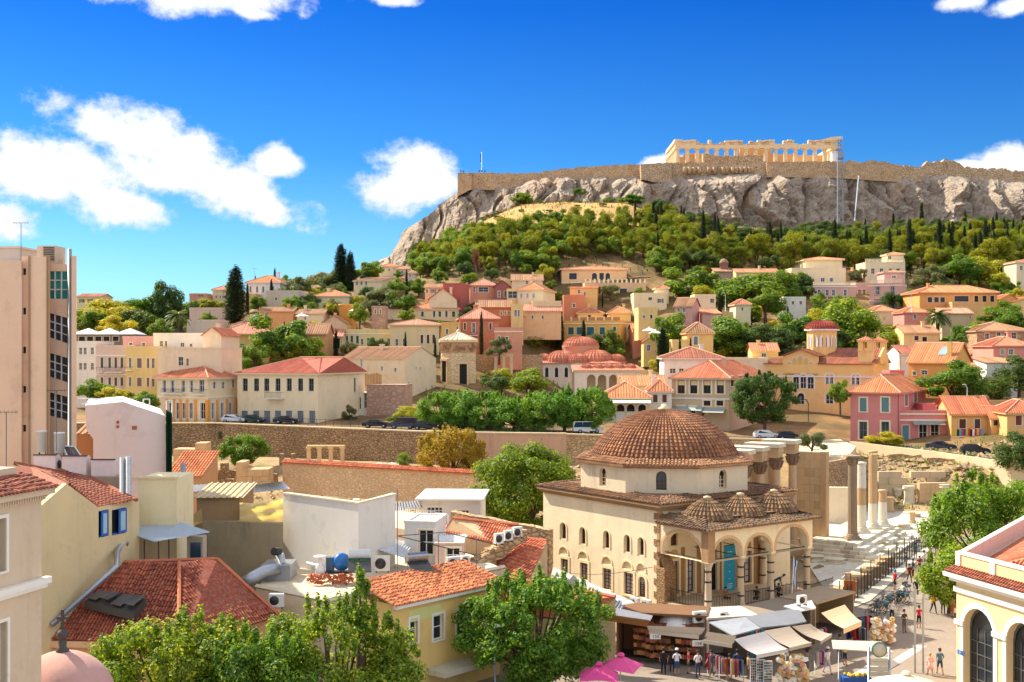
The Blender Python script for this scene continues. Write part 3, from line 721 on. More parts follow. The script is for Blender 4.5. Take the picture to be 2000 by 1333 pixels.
mb = MB(); mb.tube([P(1669,432,428), P(1677,344,444)],.22,6); tag(mb.build('drain_pipe', plain('pale_steel', (.5,.55,.6),.4,.4)), 'pale straight pipe leaning up the cliff face', 'pipe')
mb = MB(); q = P(941,338,452); mb.tube([q, q+Vector((0,0,8))],.07,6)
fl = tag(mb.build('flagpole', STEEL), 'thin flagpole on the corner bastion of the rock', 'flagpole')
mb = MB(); a = q+Vector((0,0,7.7)); mb.add([a, a+Vector((-.5,.1,-.3)), a+Vector((-.6,.2,-3.6)), a+Vector((.05,0,-3.5))],[[0,1,2,3]]); mb.build('flag', plain('blue_cloth', (.03,.12,.4),.8), fl)
# grotto mouth in the cliff
CR = [(768,500),(800,468),(830,452),(855,440)]
# ---------------------------------------------------------------- plants
BARK = plain('bark', H('#5d4a3a'),.95,0,.35,6)
L_PINE = leafmat('pine_needles', (.115,.165,.02),(.26,.29,.032),.38,.2)
L_BROAD = leafmat('broad_leaves', (.10,.19,.022),(.22,.33,.04),.38)
L_DARK = leafmat('dark_leaves', (.05,.10,.024),(.11,.18,.036),.3)
L_CYP = leafmat('cypress_needles', (.03,.05,.022),(.055,.08,.03),.15,.1)
L_YEL = leafmat('yellow_leaves', (.24,.28,.022),(.40,.38,.045),.42)
L_OLIVE = leafmat('olive_leaves', (.12,.15,.07),(.2,.22,.11),.3)
L_NEAR = leafmat('plane_leaves', (.11,.20,.018),(.26,.36,.035),.42,.5)
L_TAM = leafmat('feathery_leaves', (.38,.29,.05),(.5,.4,.09),.4,.1)
L_PALM = leafmat('palm_fronds', (.07,.11,.03),(.14,.18,.05),.3)
def leaf(mb, c, d, size, rnd, narrow=.55, droop=0):
 d = d.normalized()
 a = d.cross(Vector((rnd.uniform(-1,1), rnd.uniform(-1,1), rnd.uniform(-1,1)))).normalized();
 if a.length < .1: a = Vector((1,0,0))
 b = d.cross(a); h = size*.5
 mb.add([c-a*h, c+b*h*narrow*1.1-a*h*.1+d*h*.2, c+a*h, c-b*h*narrow*1.1-a*h*.1+d*h*.2],[[0,1,2],[0,2,3]],0)
def crown_mesh(name, clumps, per, size, mat, seed, narrow=.55, inner=.55, up=.25):
 """clumps: (centre, radius vector); leaves sit on and in each clump so light and dark masses form"""
 rnd = random.Random(seed); mb = MB(); rm = sorted(r[0]*r[2] for c, r in clumps)[len(clumps)//2]
 for c, r in clumps:
  c = Vector(c)
  for k in range(int(per*min(1,.12+r[0]*r[2]/rm))):
   u = Vector((rnd.gauss(0,1), rnd.gauss(0,1), rnd.gauss(0,1))).normalized()
   q = rnd.random(); rr = 1-inner*q*q
   if rnd.random() < .2: rr *= rnd.uniform(1.0,1.38)
   p = c+Vector((u.x*r[0], u.y*r[1], u.z*r[2]))*rr
   d = (u+Vector((rnd.uniform(-.6,.6), rnd.uniform(-.6,.6), rnd.uniform(-.4,.6)+up)))
   leaf(mb, p, d, size*rnd.uniform(.6,1.3), rnd, narrow)
 return mb
def make_proto(name, kind, seed):
 """crown + trunk meshes about 1 m = 1 unit, base at origin; returns (crown mesh object data, trunk data)"""
 rnd = random.Random(seed); cl = []; tr = MB()
 if kind == 'pine':       # rounded Aleppo pine: flattened pads of foliage on a bare forked trunk
  for k in range(21):
   a = rnd.uniform(0,2*pi); q = sqrt(rnd.random())*2.3; z = 2.6+rnd.random()*4.8-q*.45
   r = rnd.uniform(.55,1.3); cl.append(((q*cos(a), q*sin(a), z),(r*1.05, r*1.05, r*.8)))
  mb = crown_mesh(name, cl, 480,.30, L_PINE, seed, .4)
  tr.tube([(0,0,-1),(.1,0,2),(.3,.1,4.2),(.2,.2,6)],[.28,.24,.16,.06],6)
  for c, r in cl[::3]: tr.tube([(.15,0,2.6),((c[0]*.6), c[1]*.6, c[2]-.5), c],[.12,.07,.03],5)
  m = L_PINE
 elif kind in ('broad', 'dark', 'yellow', 'olive'):
  n = {'broad': 22, 'dark': 20, 'yellow': 20, 'olive': 16}[kind]
  for k in range(n):
   a = rnd.uniform(0,2*pi); q = sqrt(rnd.random())*2.5; z = 2.1+rnd.random()*(4.6-q*.9)
   r = rnd.uniform(.5,1.2); cl.append(((q*cos(a), q*sin(a), z),(r, r, r*.85)))
  m = {'broad': L_BROAD, 'dark': L_DARK, 'yellow': L_YEL, 'olive': L_OLIVE}[kind]
  mb = crown_mesh(name, cl, 430,.30, m, seed, .55)
  tr.tube([(0,0,-1),(.05,0,1.2),(.2,.1,3),(.1,.1,5)],[.26,.22,.15,.04],6)
  for c, r in cl[::3]: tr.tube([(.1,0,1.6),((c[0]*.55), c[1]*.55, c[2]-.6), c],[.11,.07,.03],5)
 elif kind == 'cypress':
  for k in range(40):
   t = k/39; z = .6+t*11; r = (1.05*(1-t)**.5)*(.6+min(1, t*5)*.4)+.16; a = rnd.uniform(0,6.28)
   cl.append(((.15*cos(a),.15*sin(a), z),(r, r, .8)))
  mb = crown_mesh(name, cl, 280,.27, L_CYP, seed, .4,.5,.9); m = L_CYP
  tr.tube([(0,0,-1),(0,0,4),(0,0,9)],[.2,.15,.04],6)
 elif kind == 'palm':
  mb = MB(); m = L_PALM
  for k in range(46):
   a = rnd.uniform(0,2*pi); el = rnd.uniform(-.5,1.25); ln = rnd.uniform(2.0,2.7); pts = []
   for j in range(9):
    t = j/8; e = el-t*t*1.5; pts.append(Vector((cos(a)*ln*t*cos(el*.6), sin(a)*ln*t*cos(el*.6),5+ln*t*sin(el)-t*t*ln*.55)))
   s = Vector((-sin(a), cos(a),0))
   for j in range(8):
    for sg in (-1,1):
     for h in (0,.5):
      p = pts[j].lerp(pts[j+1], h); w = .55*(1-abs(j/8-.4))
      mb.add([p, p+(pts[j+1]-pts[j])*.6, p+s*sg*w+(pts[j+1]-pts[j])*.9-Vector((0,0,.22))],[[0,1,2]])
  tr.tube([(0,0,-1),(.05,0,2),(0,0,5.1)],[.34,.28,.33],8)
 crown = bpy.data.meshes.new('crown'); crown.from_pydata(mb.v, [], mb.f); crown.materials.append(m)
 trunk = bpy.data.meshes.new('trunk'); trunk.from_pydata(tr.v, [], tr.f); trunk.materials.append(BARK)
 return crown, trunk
PROTO = {k: [make_proto(k, k, 11*i+j*101) for j in range(n)] for i, (k, n) in enumerate((('pine', 4),('broad', 4),('dark', 3),('yellow', 3),('olive', 2),('cypress', 3),('palm', 1)))}
PH = {'pine': 7.6, 'broad': 6.6, 'dark': 6.6, 'yellow': 6.6, 'olive': 6.4, 'cypress': 12.0, 'palm': 6.5}
def tree(kind, label, x, y, z, h, w=1.0, group=None, name=None, cat='tree', rnd=random, crown_mat=None):
 s = h/PH[kind]
 r = empty(name or {'pine': 'pine_tree', 'cypress': 'cypress_tree', 'palm': 'palm_tree', 'olive': 'olive_tree', 'dark': 'evergreen_tree'}.get(kind, 'broadleaf_tree'), label, cat, (x, y, z-.1), rnd.uniform(0,6.28), group)
 r.scale = (s*w, s*w, s)
 c, t = rnd.choice(PROTO[kind])
 for nm, me in (('crown', c),('trunk', t)):
  o = bpy.data.objects.new(nm, me); SC.collection.objects.link(o); o.parent = r
 return r
def tree_px(kind, label, px, ptop, pbase, Y, w=1.0, **kw):
 """a tree whose base stands on the ground at bearing px; ptop/pbase give its height"""
 x = (px-CX)/F*Y; zt = CH-(ptop-HY)*Y/F; zb = min(gz(x, Y)+.05, CH-(pbase-HY)*Y/F) if pbase is None else CH-(pbase-HY)*Y/F
 return tree(kind, label, x, Y, zb, zt-zb, w, **kw)
# ---------------------------------------------------------------- the old town: every house its own object
C = {k: H(v) for k, v in dict(cream='#ecd9b0', cream2='#e6cfa0', white='#ece6da', ochre='#e0ae52', yellow='#ecc878', pyellow='#e8d294', peach='#ecbf8c', orange='#e39b45',
 terra='#c0653f', rust='#b2552f', salmon='#d98a6c', red='#a82c28', dred='#8a2a2c', pink='#d8646a', rose='#d79a92', mauve='#c9a49c', stone='#b8a184', grey='#c8bcaa', tan='#d2b48c', pinkw='#e2c0b0').items()}
BLUESH = plain('blue_shutter', H('#5f8594'),.6); GREENSH = plain('green_shutter', H('#2f5f5a'),.6); GREYSH = plain('grey_shutter', H('#6f7f88'),.6)
BROWNF = plain('brown_wood', H('#5a2f1e'),.6); CREAMF = plain('cream_paint', H('#efe3c4'),.6); WPL = plaster(H('#efe9dd'),.2,.2)
def row(xs, y, w, h, k='w'): return [(x, y, w, h, k) for x in xs]
hs = house
# --- far left
hs('distant yellow house with flat pink roof above the left trees', 150,196,330,579,600, C['pyellow'], roof='gx', rh=.9, rmat=PINKR, wins=row((160,176),588,5,7), D=10)
hs('white balcony apartment house partly behind the concrete tower', 140,188,226,672,770, C['white'], D=10, roof='flat', wins=row((157,166,180),686,6,14)+row((157,166,180),716,6,14), fr=WHITE)
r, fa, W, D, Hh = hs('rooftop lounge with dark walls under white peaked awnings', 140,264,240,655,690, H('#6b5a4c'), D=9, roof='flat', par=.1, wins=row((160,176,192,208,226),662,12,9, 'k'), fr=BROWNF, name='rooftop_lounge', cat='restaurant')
for k in range(3):
 mb = MB(); w = W/3; x = k*w+.1
 mb.add([(x, -.8, Hh+.2),(x+w-.2,-.8, Hh+.2),(x+w-.2,8, Hh+.2),(x, 8, Hh+.2),(x+w/2,3.5, Hh+1.5)],[[0,1,4],[1,2,4],[2,3,4],[3,0,4]]); mb.build('awning', WHITE, r)
def balcony(root, fa, cx, cy, w, h, d=.9, mat=None, name='balcony'):
 u0, u1, z0, z1 = fa.rect(cx, cy, w, h); mb = MB(); n = max(3, int((u1-u0)/.22))
 mb.box(u0, u1,-d, -.002, z0-.14, z0,1); mb.box(u0, u1,-d, -d+.05, z1-.05, z1); mb.box(u0, u0+.05,-d+.05,-.003, z1-.05, z1); mb.box(u1-.05, u1,-d+.05,-.003, z1-.05, z1)
 for k in range(n+1):
  x = u0+.02+(u1-u0-.04)*k/n; mb.box(x-.015, x+.015,-d+.01,-d+.04, z0+.001, z1-.051)
 return mb.build(name, [mat or IRON, WPL], root)
r, fa, W, D, Hh = hs('pink town house with dark shutters and long iron balcony', 187,246,214,680,772, C['pinkw'], yaw=4, D=12, roof='flat', wins=row((199,214,226,238),709,5.5,21, 's')+row((199,214,226,238),746,5.5,17, 's'), sh=plain('slate_shutter', H('#4c5a60'),.6), fr=WHITE, cornice=(WPL, 695,732))
balcony(r, fa, 223,722,34,10); balcony(r, fa, 197,722,12,9)
r, fa, W, D, Hh = hs('yellow town house with a projecting window bay', 246,308,211,682,775, C['yellow'], yaw=4, D=11, roof='flat', wins=[(254,709,5,20, 'w'),(272,710,10,20, 's'),(289,710,5,20, 's'),(299,710,6,20),(254,746,5,18),(272,747,10,18, 's'),(289,747,5,18, 's'),(299,747,6,18, 's')], sh=plain('mauve_shutter', H('#8c6a62'),.6))
balcony(r, fa, 253,720,13,6)
hs('blank cream party wall stepping up beside a white roof terrace', 308,432,207,681,740, H('#ecd2b0'), yaw=-3, D=13, roof='flat', par=.15, wins=[(353,706,10,18, 'k'),(366,708,5,15, 'k')])
hs('white penthouse on the roof terrace below the palm', 300,398,218,656,690, C['white'], D=10, roof='flat', wins=[(315,672,6,12, 'k'),(324,672,4,11, 'k'),(356,674,8,9, 'k'),(373,675,5,6, 'k')])
hs('tall cream gable with red lean-to roof behind the terrace', 396,432,212,655,700, H('#ecd2b0'), D=14, roof='gy', rh=1.4)
hs('pink rooftop rooms with red awning roof behind the balcony houses', 240,300,222,662,690, C['rose'], D=8, roof='flat', wins=row((255,280),674,6,9, 'k'))
# corner house with orange ground floor
r, fa, W, D, Hh = hs('cream and orange corner house with red tiled roof and balconies', 307,406,206,736,834, H('#f0d8ae'), yaw=-24, roof='hip', rh=1.9, over=.6, xs=463,
 wins=row((321,337,358,374),755,7,24)+[(394,753,10,27)]+row((333,347,359,373),803,7,32, 'k')+[(396,803,10,32, 'k')],
 rw=[(419,753,7,14),(436,753,7,14),(456,750,6,16),(416,803,6,32, 'k'),(434,803,6,32, 'k'),(450,803,6,32, 'k')], sur=(WHITE, .18), cornice=(WPL, 741,776))
balcony(r, fa, 342,764,42,9); balcony(r, fa, 394,765,22,9)
OR = plaster(H('#e8a050'),.2,.2)
_, zc = fa.hit(350,779); _, zb = fa.hit(350,832)
for px in (309,326,340,353,366,382,404):
 u, _ = fa.hit(px, 800); mb = MB(); mb.box(u-.25, u+.25,-.14,-.004,-2, zc-.14); mb.build('pilaster', OR, r)
for px in (408,424,443,461):
 u, _ = fa.side(px, 800, W); mb = MB(); mb.box(W+.004, W+.14, u-.25, u+.25,-2, zc-.14); mb.build('pilaster', OR, r)
r, fa, W, D, Hh = hs('yellow house with grey shutters and shallow red roof beside the leafy tree', 425,524,250,651,735, H('#e0b65e'), yaw=3, D=14, roof='hip', rh=2.3, rmat=PINKR, over=.7, wins=row((437,473),681,9,19, 's'), sh=GREYSH, fr=GREYSH, cornice=(WPL, 654), chim=((.83,.8,2.2),))
hs('dark brown tiled roof house behind the cypress', 440,520,268,640,690, C['tan'], D=10, roof='hip', rh=2.0, rmat=BROWN)
hs('small brick-orange house with worn roof beside the leafy tree', 583,638,248,652,700, H('#c88a4c'), D=9, roof='gx', rh=2.2, rmat=BROWN)
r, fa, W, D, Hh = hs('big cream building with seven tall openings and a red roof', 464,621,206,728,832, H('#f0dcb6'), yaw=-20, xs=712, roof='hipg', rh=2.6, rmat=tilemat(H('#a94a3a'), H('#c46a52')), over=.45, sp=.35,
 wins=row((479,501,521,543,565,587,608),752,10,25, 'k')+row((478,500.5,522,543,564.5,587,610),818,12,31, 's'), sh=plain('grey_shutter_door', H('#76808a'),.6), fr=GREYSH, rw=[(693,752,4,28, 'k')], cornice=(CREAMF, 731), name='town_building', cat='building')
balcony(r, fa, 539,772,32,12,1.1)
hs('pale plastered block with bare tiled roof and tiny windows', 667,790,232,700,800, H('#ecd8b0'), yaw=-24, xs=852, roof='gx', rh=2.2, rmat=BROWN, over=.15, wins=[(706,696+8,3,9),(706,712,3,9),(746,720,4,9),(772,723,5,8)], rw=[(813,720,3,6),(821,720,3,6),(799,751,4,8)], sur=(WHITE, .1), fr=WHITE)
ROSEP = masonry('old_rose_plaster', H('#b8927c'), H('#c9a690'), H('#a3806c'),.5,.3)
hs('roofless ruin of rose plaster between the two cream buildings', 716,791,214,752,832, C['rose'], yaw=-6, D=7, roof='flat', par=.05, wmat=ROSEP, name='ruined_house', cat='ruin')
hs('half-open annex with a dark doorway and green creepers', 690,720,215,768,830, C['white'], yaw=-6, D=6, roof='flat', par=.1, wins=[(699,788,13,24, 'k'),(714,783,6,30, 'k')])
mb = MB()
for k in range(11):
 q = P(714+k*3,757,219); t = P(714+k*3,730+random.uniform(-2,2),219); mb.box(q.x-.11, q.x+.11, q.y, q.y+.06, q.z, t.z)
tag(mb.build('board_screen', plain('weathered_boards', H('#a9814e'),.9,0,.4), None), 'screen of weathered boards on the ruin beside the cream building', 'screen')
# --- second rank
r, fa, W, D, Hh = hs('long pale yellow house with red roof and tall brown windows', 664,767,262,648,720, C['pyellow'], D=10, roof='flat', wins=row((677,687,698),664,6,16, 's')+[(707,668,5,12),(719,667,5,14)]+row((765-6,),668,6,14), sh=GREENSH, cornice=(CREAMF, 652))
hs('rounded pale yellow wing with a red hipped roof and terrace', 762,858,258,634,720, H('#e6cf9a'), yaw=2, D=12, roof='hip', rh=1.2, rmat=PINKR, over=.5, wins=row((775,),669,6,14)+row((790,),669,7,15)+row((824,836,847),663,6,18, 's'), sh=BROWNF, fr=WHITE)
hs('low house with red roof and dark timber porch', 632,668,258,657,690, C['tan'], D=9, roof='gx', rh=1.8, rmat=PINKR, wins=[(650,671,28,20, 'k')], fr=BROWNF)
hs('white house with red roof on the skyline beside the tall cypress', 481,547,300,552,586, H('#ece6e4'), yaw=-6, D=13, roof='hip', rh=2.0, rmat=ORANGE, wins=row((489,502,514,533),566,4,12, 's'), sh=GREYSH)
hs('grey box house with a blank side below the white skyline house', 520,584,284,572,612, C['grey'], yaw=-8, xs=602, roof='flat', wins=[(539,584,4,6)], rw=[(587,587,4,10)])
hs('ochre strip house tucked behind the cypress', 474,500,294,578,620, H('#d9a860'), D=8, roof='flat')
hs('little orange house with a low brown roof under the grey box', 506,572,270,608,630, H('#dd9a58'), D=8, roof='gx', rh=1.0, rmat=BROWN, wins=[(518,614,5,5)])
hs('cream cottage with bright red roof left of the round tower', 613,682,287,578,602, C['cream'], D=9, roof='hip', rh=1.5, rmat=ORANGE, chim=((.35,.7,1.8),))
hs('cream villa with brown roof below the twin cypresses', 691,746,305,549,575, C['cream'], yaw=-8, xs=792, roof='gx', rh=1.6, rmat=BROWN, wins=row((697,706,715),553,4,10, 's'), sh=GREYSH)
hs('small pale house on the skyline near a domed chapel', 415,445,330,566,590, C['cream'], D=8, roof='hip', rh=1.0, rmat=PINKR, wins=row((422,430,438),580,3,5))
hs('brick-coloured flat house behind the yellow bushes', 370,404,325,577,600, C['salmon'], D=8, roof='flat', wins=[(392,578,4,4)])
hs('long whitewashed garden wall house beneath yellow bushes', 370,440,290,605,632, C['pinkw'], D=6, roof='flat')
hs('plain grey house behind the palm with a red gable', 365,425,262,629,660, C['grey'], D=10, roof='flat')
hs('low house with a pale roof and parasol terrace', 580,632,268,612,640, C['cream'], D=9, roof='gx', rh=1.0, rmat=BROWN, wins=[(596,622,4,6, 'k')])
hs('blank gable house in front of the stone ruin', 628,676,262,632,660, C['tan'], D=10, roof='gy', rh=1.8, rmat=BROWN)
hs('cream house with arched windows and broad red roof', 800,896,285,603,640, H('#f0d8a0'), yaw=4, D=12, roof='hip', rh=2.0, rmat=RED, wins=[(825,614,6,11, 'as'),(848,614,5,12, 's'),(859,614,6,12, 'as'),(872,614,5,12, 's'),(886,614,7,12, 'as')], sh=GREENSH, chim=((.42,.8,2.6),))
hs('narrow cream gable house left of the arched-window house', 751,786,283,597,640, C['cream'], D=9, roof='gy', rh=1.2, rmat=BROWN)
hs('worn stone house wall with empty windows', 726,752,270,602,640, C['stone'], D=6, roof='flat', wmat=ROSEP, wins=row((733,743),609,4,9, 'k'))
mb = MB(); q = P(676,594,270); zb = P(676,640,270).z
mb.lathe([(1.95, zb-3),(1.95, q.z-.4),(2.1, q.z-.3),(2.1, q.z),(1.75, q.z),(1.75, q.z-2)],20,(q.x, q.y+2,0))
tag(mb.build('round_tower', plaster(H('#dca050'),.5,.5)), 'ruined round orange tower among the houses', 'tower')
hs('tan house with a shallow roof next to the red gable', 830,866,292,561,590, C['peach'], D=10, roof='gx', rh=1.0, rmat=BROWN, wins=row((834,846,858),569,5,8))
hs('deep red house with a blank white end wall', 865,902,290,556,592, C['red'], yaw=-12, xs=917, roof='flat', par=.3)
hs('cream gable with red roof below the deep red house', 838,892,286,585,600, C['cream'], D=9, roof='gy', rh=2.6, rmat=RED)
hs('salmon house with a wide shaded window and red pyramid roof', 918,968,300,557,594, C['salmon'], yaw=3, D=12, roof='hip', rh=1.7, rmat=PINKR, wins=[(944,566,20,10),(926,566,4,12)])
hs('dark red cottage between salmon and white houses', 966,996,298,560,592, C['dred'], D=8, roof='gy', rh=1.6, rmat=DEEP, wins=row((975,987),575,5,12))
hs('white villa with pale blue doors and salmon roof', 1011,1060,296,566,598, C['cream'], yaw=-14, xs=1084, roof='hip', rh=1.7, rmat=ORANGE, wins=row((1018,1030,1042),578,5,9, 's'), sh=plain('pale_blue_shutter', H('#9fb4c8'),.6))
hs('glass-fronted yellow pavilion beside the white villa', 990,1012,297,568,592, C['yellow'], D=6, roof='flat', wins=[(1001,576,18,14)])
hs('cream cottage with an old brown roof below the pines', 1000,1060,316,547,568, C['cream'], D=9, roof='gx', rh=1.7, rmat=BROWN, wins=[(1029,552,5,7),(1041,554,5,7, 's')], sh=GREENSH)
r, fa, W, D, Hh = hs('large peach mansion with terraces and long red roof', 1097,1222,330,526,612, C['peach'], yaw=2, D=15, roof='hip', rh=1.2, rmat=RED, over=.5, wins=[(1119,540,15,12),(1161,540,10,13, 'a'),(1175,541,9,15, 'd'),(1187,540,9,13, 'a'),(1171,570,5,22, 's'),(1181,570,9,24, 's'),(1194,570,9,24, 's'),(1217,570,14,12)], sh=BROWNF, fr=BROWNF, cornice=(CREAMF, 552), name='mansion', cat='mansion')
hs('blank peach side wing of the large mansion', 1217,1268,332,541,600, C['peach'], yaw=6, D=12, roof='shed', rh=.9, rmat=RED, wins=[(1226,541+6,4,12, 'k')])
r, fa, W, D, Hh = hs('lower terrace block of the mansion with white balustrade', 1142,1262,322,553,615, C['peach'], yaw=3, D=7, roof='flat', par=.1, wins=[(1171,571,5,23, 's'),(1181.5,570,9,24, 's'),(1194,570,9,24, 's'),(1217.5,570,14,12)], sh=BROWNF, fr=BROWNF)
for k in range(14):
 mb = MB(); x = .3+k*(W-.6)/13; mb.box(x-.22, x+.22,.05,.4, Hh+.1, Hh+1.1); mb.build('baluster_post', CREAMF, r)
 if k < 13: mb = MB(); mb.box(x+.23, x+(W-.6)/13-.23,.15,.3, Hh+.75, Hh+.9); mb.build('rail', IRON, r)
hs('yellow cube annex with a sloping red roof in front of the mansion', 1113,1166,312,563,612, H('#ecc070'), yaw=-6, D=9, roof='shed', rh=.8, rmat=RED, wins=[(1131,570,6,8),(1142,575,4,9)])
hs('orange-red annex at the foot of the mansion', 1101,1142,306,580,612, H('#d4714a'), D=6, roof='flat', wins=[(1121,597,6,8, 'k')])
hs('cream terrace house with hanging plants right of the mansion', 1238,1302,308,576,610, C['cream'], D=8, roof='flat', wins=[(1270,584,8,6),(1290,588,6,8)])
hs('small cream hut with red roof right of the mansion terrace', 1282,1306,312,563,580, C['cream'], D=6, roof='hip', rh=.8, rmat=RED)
# --- middle rank
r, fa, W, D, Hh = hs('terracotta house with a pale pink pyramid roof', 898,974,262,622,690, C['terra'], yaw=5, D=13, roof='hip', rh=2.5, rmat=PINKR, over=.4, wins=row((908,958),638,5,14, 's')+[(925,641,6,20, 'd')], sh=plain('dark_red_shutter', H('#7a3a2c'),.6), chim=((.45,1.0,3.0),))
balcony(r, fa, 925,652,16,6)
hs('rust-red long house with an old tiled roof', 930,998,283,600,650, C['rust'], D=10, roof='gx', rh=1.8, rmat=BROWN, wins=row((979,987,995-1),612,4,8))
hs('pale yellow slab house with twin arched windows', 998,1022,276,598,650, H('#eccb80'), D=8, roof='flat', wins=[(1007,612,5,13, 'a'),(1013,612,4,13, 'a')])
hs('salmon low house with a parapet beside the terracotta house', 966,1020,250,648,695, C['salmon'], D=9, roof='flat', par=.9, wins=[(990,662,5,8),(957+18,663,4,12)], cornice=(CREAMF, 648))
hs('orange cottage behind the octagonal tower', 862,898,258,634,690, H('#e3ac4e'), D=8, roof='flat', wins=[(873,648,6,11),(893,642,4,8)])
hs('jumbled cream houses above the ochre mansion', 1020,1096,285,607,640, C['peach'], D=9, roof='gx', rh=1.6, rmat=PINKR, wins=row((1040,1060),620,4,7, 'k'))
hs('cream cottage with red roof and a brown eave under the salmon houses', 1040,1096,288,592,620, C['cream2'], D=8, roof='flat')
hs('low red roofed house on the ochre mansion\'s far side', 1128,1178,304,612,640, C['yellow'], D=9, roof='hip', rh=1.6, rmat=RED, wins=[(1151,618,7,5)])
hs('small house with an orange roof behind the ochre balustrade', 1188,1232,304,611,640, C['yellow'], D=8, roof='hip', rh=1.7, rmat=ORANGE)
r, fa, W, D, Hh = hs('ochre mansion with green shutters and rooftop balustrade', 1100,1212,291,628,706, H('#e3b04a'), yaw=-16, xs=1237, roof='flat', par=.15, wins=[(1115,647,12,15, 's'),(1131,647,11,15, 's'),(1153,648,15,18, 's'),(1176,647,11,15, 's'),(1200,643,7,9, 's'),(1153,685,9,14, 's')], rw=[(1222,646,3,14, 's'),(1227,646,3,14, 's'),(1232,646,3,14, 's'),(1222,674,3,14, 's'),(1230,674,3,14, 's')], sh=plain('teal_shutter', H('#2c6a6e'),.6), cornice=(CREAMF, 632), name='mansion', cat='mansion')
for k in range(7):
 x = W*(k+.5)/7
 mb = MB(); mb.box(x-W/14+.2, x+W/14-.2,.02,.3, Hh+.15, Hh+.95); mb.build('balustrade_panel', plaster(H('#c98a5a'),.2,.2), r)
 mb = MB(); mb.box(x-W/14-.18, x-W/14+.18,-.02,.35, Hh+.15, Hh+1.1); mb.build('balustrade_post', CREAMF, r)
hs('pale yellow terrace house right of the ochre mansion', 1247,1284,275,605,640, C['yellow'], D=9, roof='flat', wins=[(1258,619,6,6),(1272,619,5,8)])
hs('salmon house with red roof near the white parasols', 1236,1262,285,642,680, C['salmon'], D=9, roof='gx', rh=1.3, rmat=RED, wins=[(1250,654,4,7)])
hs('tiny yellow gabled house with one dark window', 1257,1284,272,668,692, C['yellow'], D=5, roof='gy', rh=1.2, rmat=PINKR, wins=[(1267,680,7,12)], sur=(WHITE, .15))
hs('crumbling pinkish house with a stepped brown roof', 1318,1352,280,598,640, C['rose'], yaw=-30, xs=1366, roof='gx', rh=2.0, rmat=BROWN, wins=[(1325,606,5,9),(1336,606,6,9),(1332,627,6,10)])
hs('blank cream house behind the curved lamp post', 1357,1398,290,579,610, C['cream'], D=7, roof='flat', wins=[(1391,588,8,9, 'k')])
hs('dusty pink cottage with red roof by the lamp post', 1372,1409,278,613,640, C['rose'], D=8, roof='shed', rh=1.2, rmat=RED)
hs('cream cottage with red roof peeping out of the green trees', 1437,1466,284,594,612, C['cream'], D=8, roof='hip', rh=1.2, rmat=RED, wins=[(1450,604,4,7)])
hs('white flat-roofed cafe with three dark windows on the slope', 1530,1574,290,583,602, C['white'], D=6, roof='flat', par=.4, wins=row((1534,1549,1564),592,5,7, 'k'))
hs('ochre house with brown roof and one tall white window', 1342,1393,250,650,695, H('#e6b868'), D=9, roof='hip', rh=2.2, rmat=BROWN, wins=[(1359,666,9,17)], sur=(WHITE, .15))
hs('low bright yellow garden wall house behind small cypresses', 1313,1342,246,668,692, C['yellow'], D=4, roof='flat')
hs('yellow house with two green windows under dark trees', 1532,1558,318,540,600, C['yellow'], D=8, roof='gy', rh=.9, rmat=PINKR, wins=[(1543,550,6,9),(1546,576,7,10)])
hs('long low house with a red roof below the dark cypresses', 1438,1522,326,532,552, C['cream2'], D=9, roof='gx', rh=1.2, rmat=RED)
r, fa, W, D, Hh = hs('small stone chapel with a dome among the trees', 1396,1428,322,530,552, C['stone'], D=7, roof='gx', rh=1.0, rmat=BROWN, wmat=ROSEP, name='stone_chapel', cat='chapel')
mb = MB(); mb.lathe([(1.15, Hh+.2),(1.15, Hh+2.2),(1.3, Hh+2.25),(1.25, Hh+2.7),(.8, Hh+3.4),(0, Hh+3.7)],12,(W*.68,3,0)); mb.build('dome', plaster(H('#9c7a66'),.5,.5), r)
# upper right mansions
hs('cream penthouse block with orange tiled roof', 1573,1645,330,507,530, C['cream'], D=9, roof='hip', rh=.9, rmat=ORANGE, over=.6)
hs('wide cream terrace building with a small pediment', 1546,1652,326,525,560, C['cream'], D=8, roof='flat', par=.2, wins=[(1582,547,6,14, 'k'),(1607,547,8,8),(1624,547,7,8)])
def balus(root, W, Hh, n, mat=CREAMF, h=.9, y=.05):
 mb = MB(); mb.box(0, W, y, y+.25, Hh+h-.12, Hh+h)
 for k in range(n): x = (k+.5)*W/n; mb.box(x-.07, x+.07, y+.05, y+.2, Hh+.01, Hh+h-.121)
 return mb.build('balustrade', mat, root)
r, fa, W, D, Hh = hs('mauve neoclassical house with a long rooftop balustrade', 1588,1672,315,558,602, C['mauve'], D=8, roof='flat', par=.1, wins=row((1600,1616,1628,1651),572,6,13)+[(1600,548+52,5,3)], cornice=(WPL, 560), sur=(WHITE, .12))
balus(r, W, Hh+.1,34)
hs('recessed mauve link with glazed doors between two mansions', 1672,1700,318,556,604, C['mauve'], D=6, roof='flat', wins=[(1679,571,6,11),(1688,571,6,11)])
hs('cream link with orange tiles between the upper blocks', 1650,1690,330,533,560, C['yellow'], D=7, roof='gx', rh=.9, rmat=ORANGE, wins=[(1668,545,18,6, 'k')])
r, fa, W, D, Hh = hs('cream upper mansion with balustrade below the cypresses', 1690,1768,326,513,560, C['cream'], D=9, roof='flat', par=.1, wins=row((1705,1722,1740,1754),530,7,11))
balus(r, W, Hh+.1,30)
hs('little cream roof pavilion on top of the upper mansion', 1733,1765,328,497,514, C['cream'], D=5, roof='hip', rh=.7, rmat=ORANGE, wins=[(1738,504,7,7, 'k')])
